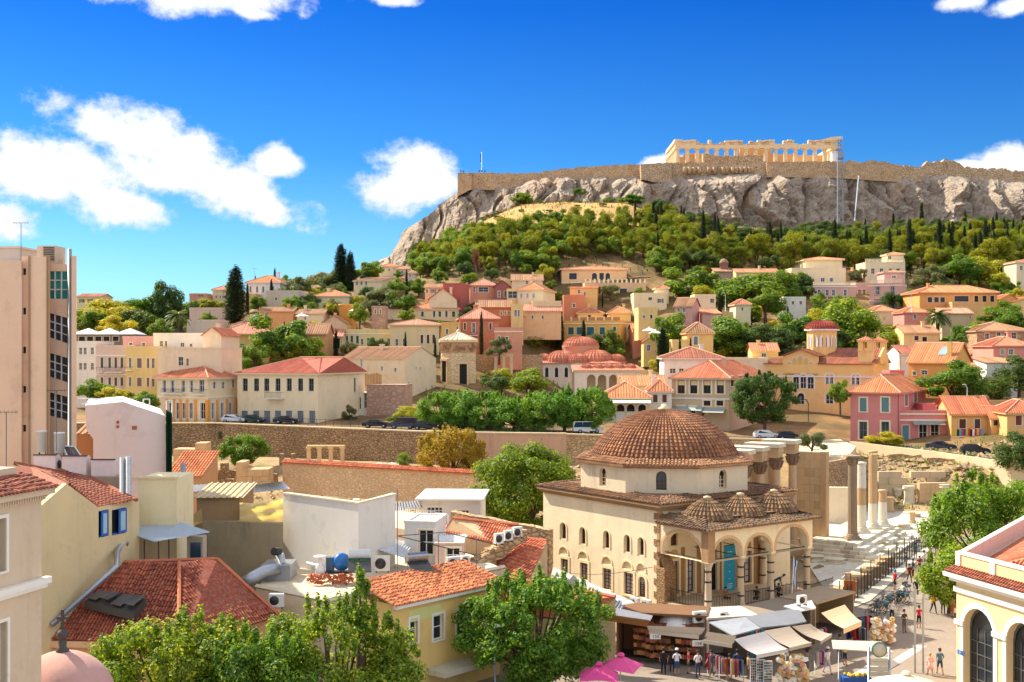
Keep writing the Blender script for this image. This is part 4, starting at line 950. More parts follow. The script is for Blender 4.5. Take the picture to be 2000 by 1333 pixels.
r, fa, W, D, Hh = hs('pink mansion with grey corners, balcony and tall windows', 1698,1762,308,555,618, H('#dba296'), yaw=-27, xs=1771, roof='flat', par=.1, wins=[(1714,568,7,16),(1743,568,7,16),(1715,598,8,12, 'o'),(1744,598,8,12, 'o')], sh=GREYSH, cornice=(WPL, 558,588), sur=(plain('grey_trim', H('#9a9088'),.7),.14))
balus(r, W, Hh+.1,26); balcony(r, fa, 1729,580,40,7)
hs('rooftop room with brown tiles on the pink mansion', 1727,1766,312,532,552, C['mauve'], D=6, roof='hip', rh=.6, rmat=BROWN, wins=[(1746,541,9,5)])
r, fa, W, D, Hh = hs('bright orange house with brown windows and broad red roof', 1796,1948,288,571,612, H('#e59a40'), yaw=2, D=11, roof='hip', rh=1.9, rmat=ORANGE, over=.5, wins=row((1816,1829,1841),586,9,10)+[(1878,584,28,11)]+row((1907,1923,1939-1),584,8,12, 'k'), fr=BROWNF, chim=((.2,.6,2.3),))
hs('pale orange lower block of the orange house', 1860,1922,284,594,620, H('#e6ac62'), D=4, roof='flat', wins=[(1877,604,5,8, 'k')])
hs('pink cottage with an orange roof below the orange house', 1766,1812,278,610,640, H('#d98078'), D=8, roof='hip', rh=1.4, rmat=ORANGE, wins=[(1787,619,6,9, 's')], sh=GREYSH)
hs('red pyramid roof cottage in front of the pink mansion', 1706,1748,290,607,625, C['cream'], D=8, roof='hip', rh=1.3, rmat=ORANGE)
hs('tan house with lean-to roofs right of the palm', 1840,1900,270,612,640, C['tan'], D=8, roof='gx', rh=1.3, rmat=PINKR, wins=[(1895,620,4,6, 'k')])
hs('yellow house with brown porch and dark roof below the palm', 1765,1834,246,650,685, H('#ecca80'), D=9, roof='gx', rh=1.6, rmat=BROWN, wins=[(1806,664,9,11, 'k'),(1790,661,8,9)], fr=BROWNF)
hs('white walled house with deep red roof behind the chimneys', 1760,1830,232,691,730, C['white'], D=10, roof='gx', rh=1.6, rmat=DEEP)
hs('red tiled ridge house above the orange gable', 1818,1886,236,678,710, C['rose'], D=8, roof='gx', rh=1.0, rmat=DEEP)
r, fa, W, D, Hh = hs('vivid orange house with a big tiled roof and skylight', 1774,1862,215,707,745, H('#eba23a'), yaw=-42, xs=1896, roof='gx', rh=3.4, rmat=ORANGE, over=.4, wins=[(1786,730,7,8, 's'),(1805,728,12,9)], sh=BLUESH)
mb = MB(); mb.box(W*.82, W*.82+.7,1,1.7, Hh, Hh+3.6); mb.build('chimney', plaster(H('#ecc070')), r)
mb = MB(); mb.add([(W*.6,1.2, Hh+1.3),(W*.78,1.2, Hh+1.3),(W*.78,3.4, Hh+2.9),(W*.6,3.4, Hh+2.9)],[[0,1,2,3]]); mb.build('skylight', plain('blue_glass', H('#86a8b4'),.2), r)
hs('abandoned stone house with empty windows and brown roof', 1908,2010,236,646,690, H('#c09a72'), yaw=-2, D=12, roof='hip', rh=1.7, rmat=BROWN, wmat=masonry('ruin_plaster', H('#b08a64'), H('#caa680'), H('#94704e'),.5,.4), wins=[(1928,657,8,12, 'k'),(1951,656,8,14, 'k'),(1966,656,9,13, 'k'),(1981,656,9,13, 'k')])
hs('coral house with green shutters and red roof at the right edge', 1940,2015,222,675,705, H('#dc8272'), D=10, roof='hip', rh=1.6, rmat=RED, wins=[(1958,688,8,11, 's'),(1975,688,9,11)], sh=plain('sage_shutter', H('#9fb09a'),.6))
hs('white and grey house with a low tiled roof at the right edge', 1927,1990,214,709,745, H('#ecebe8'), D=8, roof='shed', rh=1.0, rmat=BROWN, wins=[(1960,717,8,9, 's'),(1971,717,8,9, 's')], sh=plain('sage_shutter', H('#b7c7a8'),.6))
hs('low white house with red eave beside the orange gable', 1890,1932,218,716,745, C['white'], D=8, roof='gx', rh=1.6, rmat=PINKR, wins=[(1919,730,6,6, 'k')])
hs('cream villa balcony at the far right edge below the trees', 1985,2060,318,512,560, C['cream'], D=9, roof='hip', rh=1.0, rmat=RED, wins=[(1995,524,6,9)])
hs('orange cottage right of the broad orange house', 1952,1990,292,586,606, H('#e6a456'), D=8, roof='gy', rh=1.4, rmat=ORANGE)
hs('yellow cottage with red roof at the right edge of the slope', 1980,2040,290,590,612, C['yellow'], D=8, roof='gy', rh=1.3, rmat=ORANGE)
# hillside cottages at the foot of the rock, left
for i, (lb, xa, xb, Y, ye, yb, c_, rm) in enumerate((('tiny white hut high at the cliff foot', 800,818,380,512,522, 'white', PINKR),('white cottage stepping up the slope', 770,800,345,525,540, 'white', ORANGE),('pink cottage stepping up the slope', 782,812,330,543,556, 'rose', PINKR),('cream cottage with flat eave under the cliff', 745,775,352,520,535, 'cream', ORANGE),('grey flat-topped shelter on the slope', 790,812,322,533,545, 'grey', BROWN),('white cottage half hidden by trees below the villa', 800,832,318,560,572, 'white', PINKR))):
 hs(lb+' beyond the twin cypresses', xa, xb, Y, ye, yb, C[c_], D=6, roof='hip', rh=.8, rmat=rm, wins=[((xa+xb)/2,(ye+yb)/2,4,5)])
# --- houses round the lower street
hs('white house with red hipped roof and string of flags', 1297,1412,222,699,760, C['white'], yaw=-3, D=12, roof='hip', rh=2.0, rmat=DEEP, over=.5, wins=[(1314,725,12,10),(1331,725,10,10),(1350,722,13,7)], fr=WHITE, chim=((.68,.7,2.4),))
r, fa, W, D, Hh = hs('grey stuccoed house with blinds and big red roof', 1312,1424,203,737,832, H('#cbb294'), yaw=-28, xs=1500, roof='hip', rh=2.8, rmat=RED, over=.5, sp=.38, wins=row((1330.5,1355,1381,1407),756,14,26)+[(1330,804,12,20, 'k'),(1353,805,10,20, 'k'),(1381,788,13,10),(1406,788,13,10)], rw=[(1430,746,6,18),(1446,744,6,18)], sur=(CREAMF, .28), fr=BROWNF, cornice=(WPL, 779,741), mull=(1,1))
for px in (1330.5,1355,1381,1407):    # roller blinds
 h = fa.rect(px, 748.5,12,9); mb = MB(); mb.box(h[0], h[1],.10,.12, h[2], h[3]); mb.build('blind', plain('buff_blind', H('#e8cfa0'),.8), r)
mb = MB(); h = fa.rect(1345,796,60,4); mb.add([(h[0],-.005, h[3]),(h[1],-.005, h[3]),(h[1],-1.6, h[2]-.3),(h[0],-1.6, h[2]-.3)],[[0,1,2,3]]); mb.build('awning', plain('grey_awning', H('#9aa6a4'),.7), r)
mb = MB(); h = fa.rect(1395,800,46,4); mb.add([(h[0],-.005, h[3]),(h[1],-.005, h[3]),(h[1],-1.6, h[2]-.3),(h[0],-1.6, h[2]-.3)],[[0,1,2,3]]); mb.build('awning', plain('grey_awning', H('#9aa6a4'),.7), r)
# cafe with four arches
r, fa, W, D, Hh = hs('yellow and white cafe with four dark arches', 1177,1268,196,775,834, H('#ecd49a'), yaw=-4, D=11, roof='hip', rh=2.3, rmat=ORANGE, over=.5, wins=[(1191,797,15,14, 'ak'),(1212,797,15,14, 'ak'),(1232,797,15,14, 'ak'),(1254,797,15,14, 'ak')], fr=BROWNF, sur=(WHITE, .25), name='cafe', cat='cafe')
mb = MB(); h = fa.rect(1216,783,108,6); mb.add([(h[0],-.01, h[3]),(h[1],-.01, h[3]),(h[1],-2.6, h[2]),(h[0],-2.6, h[2])],[[0,1,2,3]]); mb.build('awning', plain('cream_awning', H('#e6e0cc'),.7), r)
for px in (1191,1212,1232,1254):
 h = fa.rect(px, 819,17,26); mb = MB(); mb.box(h[0], h[1],-.06,-.004, h[2], h[3]); mb.build('window_screen', WHITE, r)
hs('white two-window house joined to the arched cafe', 1268,1312,200,763,834, C['white'], yaw=-4, D=9, roof='hip', rh=1.8, rmat=ORANGE, wins=[(1280,779,10,16, 's'),(1298,779,10,16, 's'),(1290,808,24,14, 'k')], sh=plain('maroon_shutter', H('#6a3430'),.6))
hs('low orange roof behind the cafe and the white house', 1215,1300,212,752,790, C['cream'], D=8, roof='gx', rh=1.6, rmat=ORANGE)
hs('small yellow house with red roof behind the church', 1469,1520,236,685,720, C['yellow'], yaw=-6, D=9, roof='gx', rh=1.5, rmat=RED, wins=[(1492,694,10,8, 'k')])
hs('cream terraced rooftops left of the church', 1400,1500,228,704,740, C['cream'], D=8, roof='flat', wins=[(1420,712,8,4, 'k')])
# pink corner house
r, fa, W, D, Hh = hs('bright pink corner house with teal shutters and tiled hip roof', 1661,1754,196,764,868, H('#d9787a'), yaw=-32, xs=1808, roof='hip', rh=2.6, rmat=ORANGE, over=.6, sp=.36, course=0,
 wins=[(1686,791,13,26, 's'),(1729,791,14,28, 's'),(1686,841,15,34),(1729,841,15,34)], rw=[(1770,782,6,22, 's'),(1788,778,6,22, 's')], sh=plain('teal_blue_shutter', H('#5d8f98'),.6), fr=plain('teal_frame', H('#5d8590'),.6), sur=(CREAMF, .25))
mb = MB(); mb.box(W+.01, W+.1,-.1,-.01,-2, Hh); mb.build('drainpipe', BROWNF, r)
r, fa, W, D, Hh = hs('low pink annex with shopfront and striped cornice', 1755,1848,193,806,868, H('#d8747a'), yaw=-4, D=8, roof='flat', par=.4, wins=[(1769,848,14,34, 's'),(1803,845,16,32, 'k'),(1826,845,16,32, 'k')], sh=plain('teal_blue_shutter', H('#5d8f98'),.6), cornice=(CREAMF, 809,821), fr=CREAMF)
mb = MB(); h = fa.rect(1812,824,62,3); mb.add([(h[0],-.13, h[3]),(h[1],-.13, h[3]),(h[1],-1.4, h[2]-.3),(h[0],-1.4, h[2]-.3)],[[0,1,2,3]]); mb.build('awning', plain('grey_awning', H('#8a8f90'),.7), r)
hs('pink rooftop room with white framed opening on the annex', 1802,1846,197,790,806, H('#cf6a74'), D=4, roof='flat', par=.1, wins=[(1836,798,14,9, 'k')], sur=(WHITE, .15))
hs('pair of small pink chimneys house behind the pink corner house', 1738,1766,212,729,745, H('#d85a62'), D=4, roof='flat')
r, fa, W, D, Hh = hs('orange shop house with a wide red tiled roof', 1858,1938,190,808,872, H('#e3aa5c'), yaw=-3, D=9, roof='gx', rh=2.6, rmat=BRIGHT, over=.5, sp=.36, wins=[(1880,828,13,18, 's'),(1909,828,11,18)], sh=BROWNF, fr=BROWNF)
hs('stepped orange wing with red roof and barred window', 1936,1968,188,817,872, H('#e3aa5c'), yaw=-3, D=7, roof='gx', rh=1.8, rmat=BRIGHT, sp=.36, wins=[(1952,825,24,14)], fr=BROWNF)
hs('tan block with a white roof terrace behind the red roofs', 1932,2030,198,785,830, H('#d9a86a'), D=8, roof='flat', par=.3)
hs('orange house with maroon shutter at the right edge', 1967,2040,184,806,872, H('#e6b064'), yaw=-3, D=8, roof='hip', rh=1.8, rmat=BRIGHT, sp=.36, wins=[(1990,822,13,20, 's')], sh=plain('maroon_shutter', H('#7a3226'),.6))
# ---------------------------------------------------------------- church
def church():
 Y = 228.0
 col = H('#efc880')
 r, fa, W, D, Hh = hs('yellow domed church with white arched windows and twin belfries', 1494,1706, Y, 733,838, col, yaw=-27, D=18, roof='none', name='church', cat='church', xs=1740,
  wins=[(1555,747,13,27, 'a'),(1569,745,13,29, 'a'),(1583,747,13,27, 'a'),(1616,741,7,21, 'a'),(1624,741,7,21, 'a'),(1667,742,7,21, 'a'),(1675,742,7,21, 'a'),(1564,779,14,23, 'a'),(1620,778,15,23, 'a')], sur=(WHITE, .22), cornice=(WHITE, 736), fr=WHITE,
  rw=[(1712,735,3,12, 'a'),(1722,733,3,12, 'a'),(1731,733,3,12, 'a')])
 S = fa.hit; dz = lambda py: S(1600, py)[1]; ux = lambda px: S(px, 760)[0]
 rb = MB()
 tile_slope(rb, (ux(1596),-.4, dz(711)),(W+.3,-.4, dz(711)),(W+.3,5, dz(698)),(ux(1596),5, dz(698)),.42)      # aisle
 tile_slope(rb, (ux(1604),5, dz(697)),(W, 5, dz(697)),(W, 9.5, dz(680)),(ux(1604),9.5, dz(680)),.42)              # nave
 tile_slope(rb, (W, 14, dz(697)),(ux(1604),14, dz(697)),(ux(1604),9.5, dz(680)),(W, 9.5, dz(680)),.42)
 tile_slope(rb, (W+.3,18.4, dz(711)),(ux(1496),18.4, dz(711)),(ux(1496),14, dz(698)),(W+.3,14, dz(698)),.42)
 tile_slope(rb, (ux(1494)-.3,-.4, dz(711)),(ux(1529),-.4, dz(711)),(ux(1529),5, dz(700)),(ux(1494)-.3,5, dz(700)),.42)
 # transept gable roof facing the street
 A, B = Vector((ux(1565),-.6, dz(682))), Vector((ux(1565),9, dz(682)))
 tile_slope(rb, (ux(1600),-.6, dz(696)),(ux(1600),9, dz(696)), B, A, .42); tile_slope(rb, (ux(1527),9, dz(696)),(ux(1527),-.6, dz(696)), A, B, .42)
 rb.build('roof', DEEP, r)
 wb = MB(); z0 = Hh
 wb.extr([(ux(1529),0.0, z0),(ux(1598),0.0, z0),(ux(1598),0.0, dz(697)),(ux(1565),0.0, dz(683)),(ux(1529),0.0, dz(697))],(0,.6,0))
 wb.box(ux(1604), W-.02,4.9,14.1, z0, dz(697)-.05); wb.box(ux(1496), W-.02,.02,.3, z0, dz(711)-.1); wb.box(W-.3, W-.03,.3,18, z0, dz(711))
 wb.box(ux(1490), ux(1602),4,14, z0, dz(697)-.05)
 wb.extr([(W-.01,4.9, dz(711)),(W-.01,14.1, dz(711)),(W-.01,14.1, dz(697)),(W-.01,9.5, dz(679)),(W-.01,4.9, dz(697))],(.4,0,0))
 wb.build('upper_wall', plaster(col), r)
 # blind arcade in the gable
 for px, t in ((1542,707),(1552,699),(1563,695),(1574,699),(1584,707)):
  u = ux(px); mb = MB(); w = .42; n = 8; zt = dz(t); zb = dz(712)
  pts = [(u-w, -.03, zb),(u+w, -.03, zb)]+[(u+w*cos(pi*k/n),-.03, zt-w+w*sin(pi*k/n)) for k in range(n+1)]
  mb.poly(pts, 0); e = .13
  for k in range(n):
   a0, a1 = pi*k/n, pi*(k+1)/n
   q = [(u+(w+x)*cos(a),-.09, zt-w+(w+x)*sin(a)) for x, aa in ((0,(a0, a1)),(e, (a1, a0))) for a in aa]; mb.poly(q, 1)
  mb.build('blind_arch', [plaster(H('#d8b878')), WHITE], r)
 # dome
 cx, cy = ux(1586),8.5; rd = 32*(Y)/F; zt0, zd = dz(700), dz(645)
 mb = MB(); mb.prism([(cx+rd*.92*cos(pi/8+k*pi/4), cy+rd*.92*sin(pi/8+k*pi/4)) for k in range(8)], zt0-1.5, zd); mb.build('drum', plaster(col), r)
 mb = MB(); mb.lathe([(rd*1.08, zd),(rd*1.08, zd+.3),(rd*.9, zd+.3)],8,(cx, cy, 0), rot=pi/8, smooth=False); mb.build('cornice', WHITE, r)
 for k in range(8):
  a = -pi/2+(k-3.5)*pi/4+pi/8+pi/8; nx, ny = cos(a), sin(a); ap = rd*.92*cos(pi/8)
  T = lambda u, d, z: (cx+nx*(ap-d)-ny*u, cy+ny*(ap-d)+nx*u, z)
  mb = MB(); w = .42; zt, zb = dz(657), dz(678)
  for ww, dd, mi in ((.95,-.05,0),(w, -.1,1)):
   n = 8; zz = zt+(ww-w); mb.poly([T(-ww, dd, zb), T(ww, dd, zb)]+[T(ww*cos(pi*j/n), dd, zz-ww+ww*sin(pi*j/n)) for j in range(n+1)], mi)
  mb.build('window', [WHITE, GLASS], r)
 mb = MB(); hd = dz(624)-zd-.3
 tile_dome(mb, (cx, cy, zd+.3),[(rd*1.02*cos(t*pi/2), hd*sin(t*pi/2)) for t in [i/10 for i in range(11)]],40,7,.12)
 mb.build('dome', tilemat(H('#8e2a1c'), H('#a83c28')), r)
 mb = MB(); mb.tube([(cx, cy, zd+hd),(cx, cy, zd+hd+1.0)],.05,5); mb.box(cx-.3, cx+.3, cy-.03, cy+.03, zd+hd+.7, zd+hd+.78); mb.build('cross', IRON, r)
 # twin belfries on the right-hand front
 for px, yy in ((1696,2.0),(1731,16.0)):
  bx = W-1.7; s = 1.25; b0, b1 = dz(712), dz(668)
  mb = MB(); mb.box(bx-s, bx+s, yy-s, yy+s, z0, b1-1.6);
  for dx in (-1,1):
   for dy in (-1,1): mb.box(bx+dx*s-.45*(dx+1), bx+dx*s+.45*(1-dx), yy+dy*s-.45*(dy+1), yy+dy*s+.45*(1-dy), b1-1.6, b1)
  mb.box(bx-s-.15, bx+s+.15, yy-s-.15, yy+s+.15, b1-1.75, b1-1.605); mb.box(bx-s-.2, bx+s+.2, yy-s-.2, yy+s+.2, b1, b1+.25)
  t = mb.build('belfry', plaster(H('#efca86')), r)
  mb = MB()
  for k in range(4):
   a = k*pi/2; q = lambda x, y: (bx+x*cos(a)-y*sin(a), yy+x*sin(a)+y*cos(a))
   e0, e1 = q(-s-.3,-s-.3), q(s+.3,-s-.3); tile_slope(mb, (*e0, b1+.25),(*e1, b1+.25),(bx, yy, b1+1.0),(bx, yy, b1+1.0),.4)
  mb.tube([(bx, yy, b1+.9),(bx, yy, b1+1.9)],.04,5); mb.build('belfry_roof', RED, t)
church()
# ---------------------------------------------------------------- octagonal marble tower
def wind_tower():
 Y = 240.0; px = 893.5; q = P(px, 757, Y); z1 = P(px, 664, Y).z; rr = 36/F*Y
 r = empty('octagonal_tower', 'octagonal marble clock tower with conical roof and weathered frieze', 'tower', (q.x, q.y+rr, 0))
 TM = plaster(H('#ecd0a2'),.55,.6)
 TT = masonry('tower_marble', H('#e2c294'), H('#eed6ae'), H('#c9a678'),.55,.25)
 mb = MB(); rot = pi/8+.10; R = rr*1.02
 mb.prism([(R*cos(rot+k*pi/4), R*sin(rot+k*pi/4)) for k in range(8)], q.z-1, z1-2.6); mb.build('wall', TT, r)
 mb = MB(); mb.prism([(R*1.03*cos(rot+k*pi/4), R*1.03*sin(rot+k*pi/4)) for k in range(8)], z1-2.597, z1-.5); mb.build('frieze', plaster(H('#caa276'),.8,.8), r)
 rnd = random.Random(4)
 for k in range(8):       # flying figures of the frieze, one to a face
  a = rot+pi/8+k*pi/4; ap = R*1.03*cos(pi/8); n = Vector((cos(a), sin(a),0)); t = Vector((-sin(a), cos(a),0)); mb = MB()
  for j in range(7):
   c = n*(ap+.06)+t*((j-3)*.34)+Vector((0,0, z1-1.6+rnd.uniform(-.45,.45))); mb.obox(c, t*rnd.uniform(.18,.4), n*.12, Vector((0,0, rnd.uniform(.15,.5))))
  mb.build('relief', plaster(H('#a8825c'),.8,.8), r)
 mb = MB(); mb.prism([(R*1.12*cos(rot+k*pi/4), R*1.12*sin(rot+k*pi/4)) for k in range(8)], z1-.497, z1); mb.build('cornice', TM, r)
 mb = MB(); apex = P(px, 649, Y).z
 for k in range(24):
  a0, a1 = rot+k*pi/12, rot+(k+1)*pi/12; e = R*1.06
  mb.add([(e*cos(a0), e*sin(a0), z1+.003),(e*cos(a1), e*sin(a1), z1+.003),(.3*cos(a1),.3*sin(a1), apex),(.3*cos(a0),.3*sin(a0), apex)],[[0,1,2,3]],0)
  mb.tube([(e*cos(a0), e*sin(a0), z1+.05),(.3*cos(a0),.3*sin(a0), apex+.03)],.09,4,1, False)
 mb.lathe([(.35, apex-.05),(.4, apex+.3),(.2, apex+.6),(0, apex+.65)],8, mi=1)
 mb.build('roof', [plaster(H('#c9bca4'),.5,.4), plaster(H('#ddd0b8'),.3,.3)], r)
 # doorway, side door and small openings
 for fk, u, zc, w, h in ((5,.8,2.4,.75,4.6),(4,-.6,3.0,.6,4.6),(5,-1.3,8.2,.22,.4),(6,0,8.6,.2,.3)):
  a = rot+pi/8+fk*pi/4; ap = R*cos(pi/8); n = Vector((cos(a), sin(a),0)); t = Vector((-sin(a), cos(a),0)); mb = MB()
  c = n*(ap+.03)+t*u+Vector((0,0, q.z+zc)); mb.obox(c, t*w, n*.06,(0,0, h/2),1)
  if w > .3:
   for s in (-1,1): mb.obox(c+t*(w+.15)*s+n*.08, t*.15, n*.12,(0,0, h/2+.1),0)
   mb.obox(c+Vector((0,0, h/2+.3))+n*.1, t*(w+.4), n*.2,(0,0,.2),0); mb.box
  mb.build('doorway' if w > .3 else 'slit_window', [TM, DARK], r)
 mb = MB(); mb.prism([(R*1.2*cos(rot+k*pi/4), R*1.2*sin(rot+k*pi/4)) for k in range(8)], q.z-2, q.z-.2); mb.build('step', TM, r)
wind_tower()
# arched aqueduct fragment right of the tower
r = empty('arcade_ruin', 'ruined marble arcade of two arches beside the octagonal tower', 'ruin')
for px in (968,984,999):
 a, b = P(px, 697,246), P(px, 728,246); mb = MB(); mb.box(a.x-.28, a.x+.28,246,246.8, b.z-2, a.z); mb.build('pier', plaster(H('#e0c49a')), r)
a, b = P(962,691,246), P(1003,697,246); mb = MB(); mb.box(a.x, b.x, 245.9,246.9, b.z+.003, a.z); mb.build('lintel', plaster(H('#d8bb90')), r)
mb = MB(); a = P(930,693,252); b = P(1060,735,252); mb.box(a.x, b.x, 252,253, b.z-2, a.z)
tag(mb.build('site_wall', masonry('site_stone', H('#b09068'), H('#cdb088'), H('#8c7050'),.8,.6)), 'low stone wall behind the ruined arcade', 'wall')
# ---------------------------------------------------------------- many-domed mosque (second, farther)
def far_mosque():
 Y = 262.0; r = empty('domed_mosque', 'white mosque with clustered red tiled domes beyond the tree row', 'mosque')
 fa = Fac(1034,270,-10, P(1034,790,270).z); W = fa.hit(1200,720)[0]
 dz = lambda py, px=1130: P(px, py, Y).z
 wallm = plaster(H('#ece0d0'),.3,.4); tl = tilemat(H('#b8604a'), H('#d58a6c'),.3)
 ce = P(1128,700, Y+12)   # centre bearing
 cx, cy = ce.x, ce.y; a0 = radians(-10)
 R2 = lambda x, y: (cx+x*cos(a0)-y*sin(a0), cy+x*sin(a0)+y*cos(a0))
 ze = dz(709); hw = 92/F*Y
 mb = MB(); mb.prism([R2(-hw, -9), R2(hw, -9), R2(hw, 9), R2(-hw, 9)], dz(795), ze); mb.build('wall', wallm, r)
 mb = MB(); pts = [R2(-hw-.5,-9.5), R2(hw+.5,-9.5), R2(hw+.5,9.5), R2(-hw-.5,9.5)]
 zi = ze+.9; inner = [R2(-6,-5), R2(6,-5), R2(6,5), R2(-6,5)]
 for k in range(4): tile_slope(mb, (*pts[k], ze-.1),(*pts[(k+1) % 4], ze-.1),(*inner[(k+1) % 4], zi),(*inner[k], zi),.5)
 mb.poly([(*p, zi) for p in inner]); mb.build('roof', tl, r)
 def dome(px, pbase, ptop, wpx, yy, name='dome', n=34):
  q = P(px, pbase, yy); R = wpx/2/F*yy; h = (pbase-ptop)/F*yy
  mb = MB(); tile_dome(mb, (q.x, q.y, q.z),[(R*cos(t*pi/2), h*sin(t*pi/2)**.9) for t in [i/9 for i in range(10)]], n, 7,.16)
  mb.lathe([(R*.98,-1.6),(R*.98,-.02)],20, tuple(q),1); mb.build(name, [tl, wallm], r)
 dome(1134,678,658,70, cy); q = P(1134,678, cy)
 mb = MB(); mb.lathe([(72/2/F*cy, -1.8),(72/2/F*cy, 0),(72/2/F*cy*1.03,.2),(0,.25)],24,(q.x, q.y, q.z)); mb.build('drum', plaster(H('#d8a58a')), r)
 for px, pb, pt, w, yy in ((1098,707,685,62, cy-5),(1165,708,684,66, cy-5),(1128,709,691,42, cy-7.5),(1063,705,691,30, cy-4),(1204,707,692,34, cy-2),(1134,690,682,60, cy+3)): dome(px, pb, pt, w, yy, n=26)
 # porch with five small domes and arches, turned along the right front
 pf = Fac(1122,247,6, dz(800,1180)-1); pw = pf.hit(1252,740)[0]; root2 = pf.o
 T0 = lambda u, d, z: tuple(pf.o+pf.u*u+pf.b*d+Vector((0,0, z)))
 zt = pf.hit(1185,726)[1]; holes = []
 for px in (1155,1176,1198,1218,1240): holes.append(pf.rect(px, 754,17,44)+[1.0])
 mb = MB(); wall_face(mb, T0, pw, 0, zt, holes, .8); box_T(mb, T0,-.3, pw+.3,-.35,.9, zt+.003, zt+.25); mb.build('porch_wall', wallm, r)
 mb = MB(); e = .6
 tile_slope(mb, T0(-e, -e, zt+.26), T0(pw+e, -e, zt+.26), T0(pw, 4.5, zt+1.3), T0(0,4.5, zt+1.3),.5); mb.build('porch_roof', tl, r)
 mb = MB(); mb.add([T0(.1,4.4,0), T0(pw, 4.4,0), T0(pw, 4.4, zt), T0(.1,4.4, zt)],[[0,1,2,3]]); mb.build('porch_back', plaster(H('#c8b8a0')), r)
 for px in (1145,1167,1188,1209,1231):
  q = pf.hit(px, 726,2.4)[0]; c = pf.o+pf.u*q+pf.b*2.4; mb = MB()
  tile_dome(mb, (c.x, c.y, pf.zb+zt+.5),[(1.2*cos(t*pi/2),1.15*sin(t*pi/2)) for t in [i/6 for i in range(7)]],18,4,.14); mb.build('porch_dome', tl, r)
 ff = Fac(1034,258,-10, dz(800))
 for px in (1068,1087,1106):
  rect = ff.rect(px, 728,6,19); u = (rect[0]+rect[1])/2
  mb = MB(); q = P(px, 728,249.6)
  n = 8; w, h = .36,1.0
  for ww, yy, mi in ((w+.15,0,0),(w, -.06,1)): mb.poly([(q.x-ww, q.y+yy, q.z-h),(q.x+ww, q.y+yy, q.z-h)]+[(q.x+ww*cos(pi*j/n), q.y+yy, q.z+h-ww+ww*1.3*sin(pi*j/n)) for j in range(n+1)], mi)
  # set on the wall by its own plane
  mb.build('window', [WPL, DARK], r)
far_mosque()
# ---------------------------------------------------------------- retaining walls of the street
def wall_line(name, label, pts, zt, zb, thick, mat, cap=None, cat='wall', jag=0.0):
 """pts: (px, Y); zt, zb heights or lists"""
 mb = MB(); n = len(pts); f = []
 P2 = [Vector(((px-CX)/F*Y, Y)) for px, Y in pts]
 zt = zt if isinstance(zt, list) else [zt]*n; zb = zb if isinstance(zb, list) else [zb]*n
 pp, tt, bb = [],[],[]
 for i in range(n-1):
  m = max(1, int((P2[i+1]-P2[i]).length/1.6)) if jag else 1
  for k in range(m):
   t = k/m; pp.append(P2[i].lerp(P2[i+1], t)); tt.append(zt[i]+(zt[i+1]-zt[i])*t+(random.uniform(-jag, jag) if jag else 0)); bb.append(zb[i]+(zb[i+1]-zb[i])*t)
 pp.append(P2[-1]); tt.append(zt[-1]); bb.append(zb[-1])
 r = None
 def strip(d0, d1, top, bot, m):
  mb = MB(); vs = []
  for i, p in enumerate(pp):
   q = (pp[min(i+1, len(pp)-1)]-pp[max(i-1,0)]).normalized(); nn = Vector((-q.y, q.x))
   for d, z in ((d0, bot[i]),(d0, top[i]),(d1, top[i]),(d1, bot[i])): vs.append((p.x+nn.x*d, p.y+nn.y*d, z))
  fs = [[4*i+k, 4*i+4+k, 4*i+4+(k+1) % 4,4*i+(k+1) % 4] for i in range(len(pp)-1) for k in range(4)]+[[0,1,2,3],[4*len(pp)-4+k for k in range(4)]]
  mb.add(vs, fs); return mb
 mb = strip(0, thick, tt, bb, mat)
 if cap:
  r = empty(name, label, cat); mb.build('masonry', mat, r)
  strip(-.12, thick+.1,[z+.2 for z in tt],[z+.003 for z in tt], cap).build('coping', cap, r); return r
 return tag(mb.build(name, mat), label, cat)
RUB = masonry('rubble_wall', H('#8a6e50'), H('#c2a078'), H('#6a523c'),.75,1.0,1.6)
RUBL = masonry('pale_rubble_wall', H('#b4946c'), H('#d6b88c'), H('#8e7050'),.7,.9,1.6)
PALE = plaster(H('#d8c4a0'),.5,.4)
wall_line('retaining_wall', 'long brown rubble retaining wall below the parked cars', [(-300,198),(420,198),(880,175)],9.1,2.5,.8, RUB, PALE)
wall_line('retaining_wall', 'pinkish retaining wall below the tree row and fence', [(830,177.5),(880,174.4),(1105,171.5)],9.2,3,.7, plaster(H('#c9a488'),.6,.6), PALE)
wall_line('retaining_wall', 'pale retaining wall behind the big tiled dome', [(1100,172),(1330,178),(1500,187),(1560,188)],[9.1,8.2,7.2,7.0],3,.7, RUBL, PALE)
wall_line('retaining_wall', 'curved retaining wall of rough stone behind the tall columns', [(1548,156),(1575,152),(1610,151),(1650,156),(1668,164)],7.0,0,.8, RUB)
wall_line('garden_wall', 'low cream wall along the street below the pink house', [(1658,188),(1830,172),(1975,158),(2100,152)],[6.9,6.6,6.4,6.2],3.0,.5, PALE)
wall_line('coped_wall', 'tall plastered wall with a red tile coping beside the ruins', [(552,165),(928,150)],5.7,1.5,.7, masonry('peeling_plaster', H('#d8b288'), H('#e6c8a0'), H('#c49e74'),.8,.35))
mb = MB(); a, b = Vector((*XY(552,165),5.75)), Vector((*XY(928,150),5.75)); s = (b-a).normalized(); nrm = Vector((-s.y, s.x, 0))
tile_slope(mb, a-nrm*.25, b-nrm*.25, b+nrm*.4+Vector((0,0,.45)), a+nrm*.4+Vector((0,0,.45)),.3,.12,.35); mb.extr([a-nrm*.25, b-nrm*.25, b-nrm*.25-Vector((0,0,.1)), a-nrm*.25-Vector((0,0,.1))], nrm*1.1)
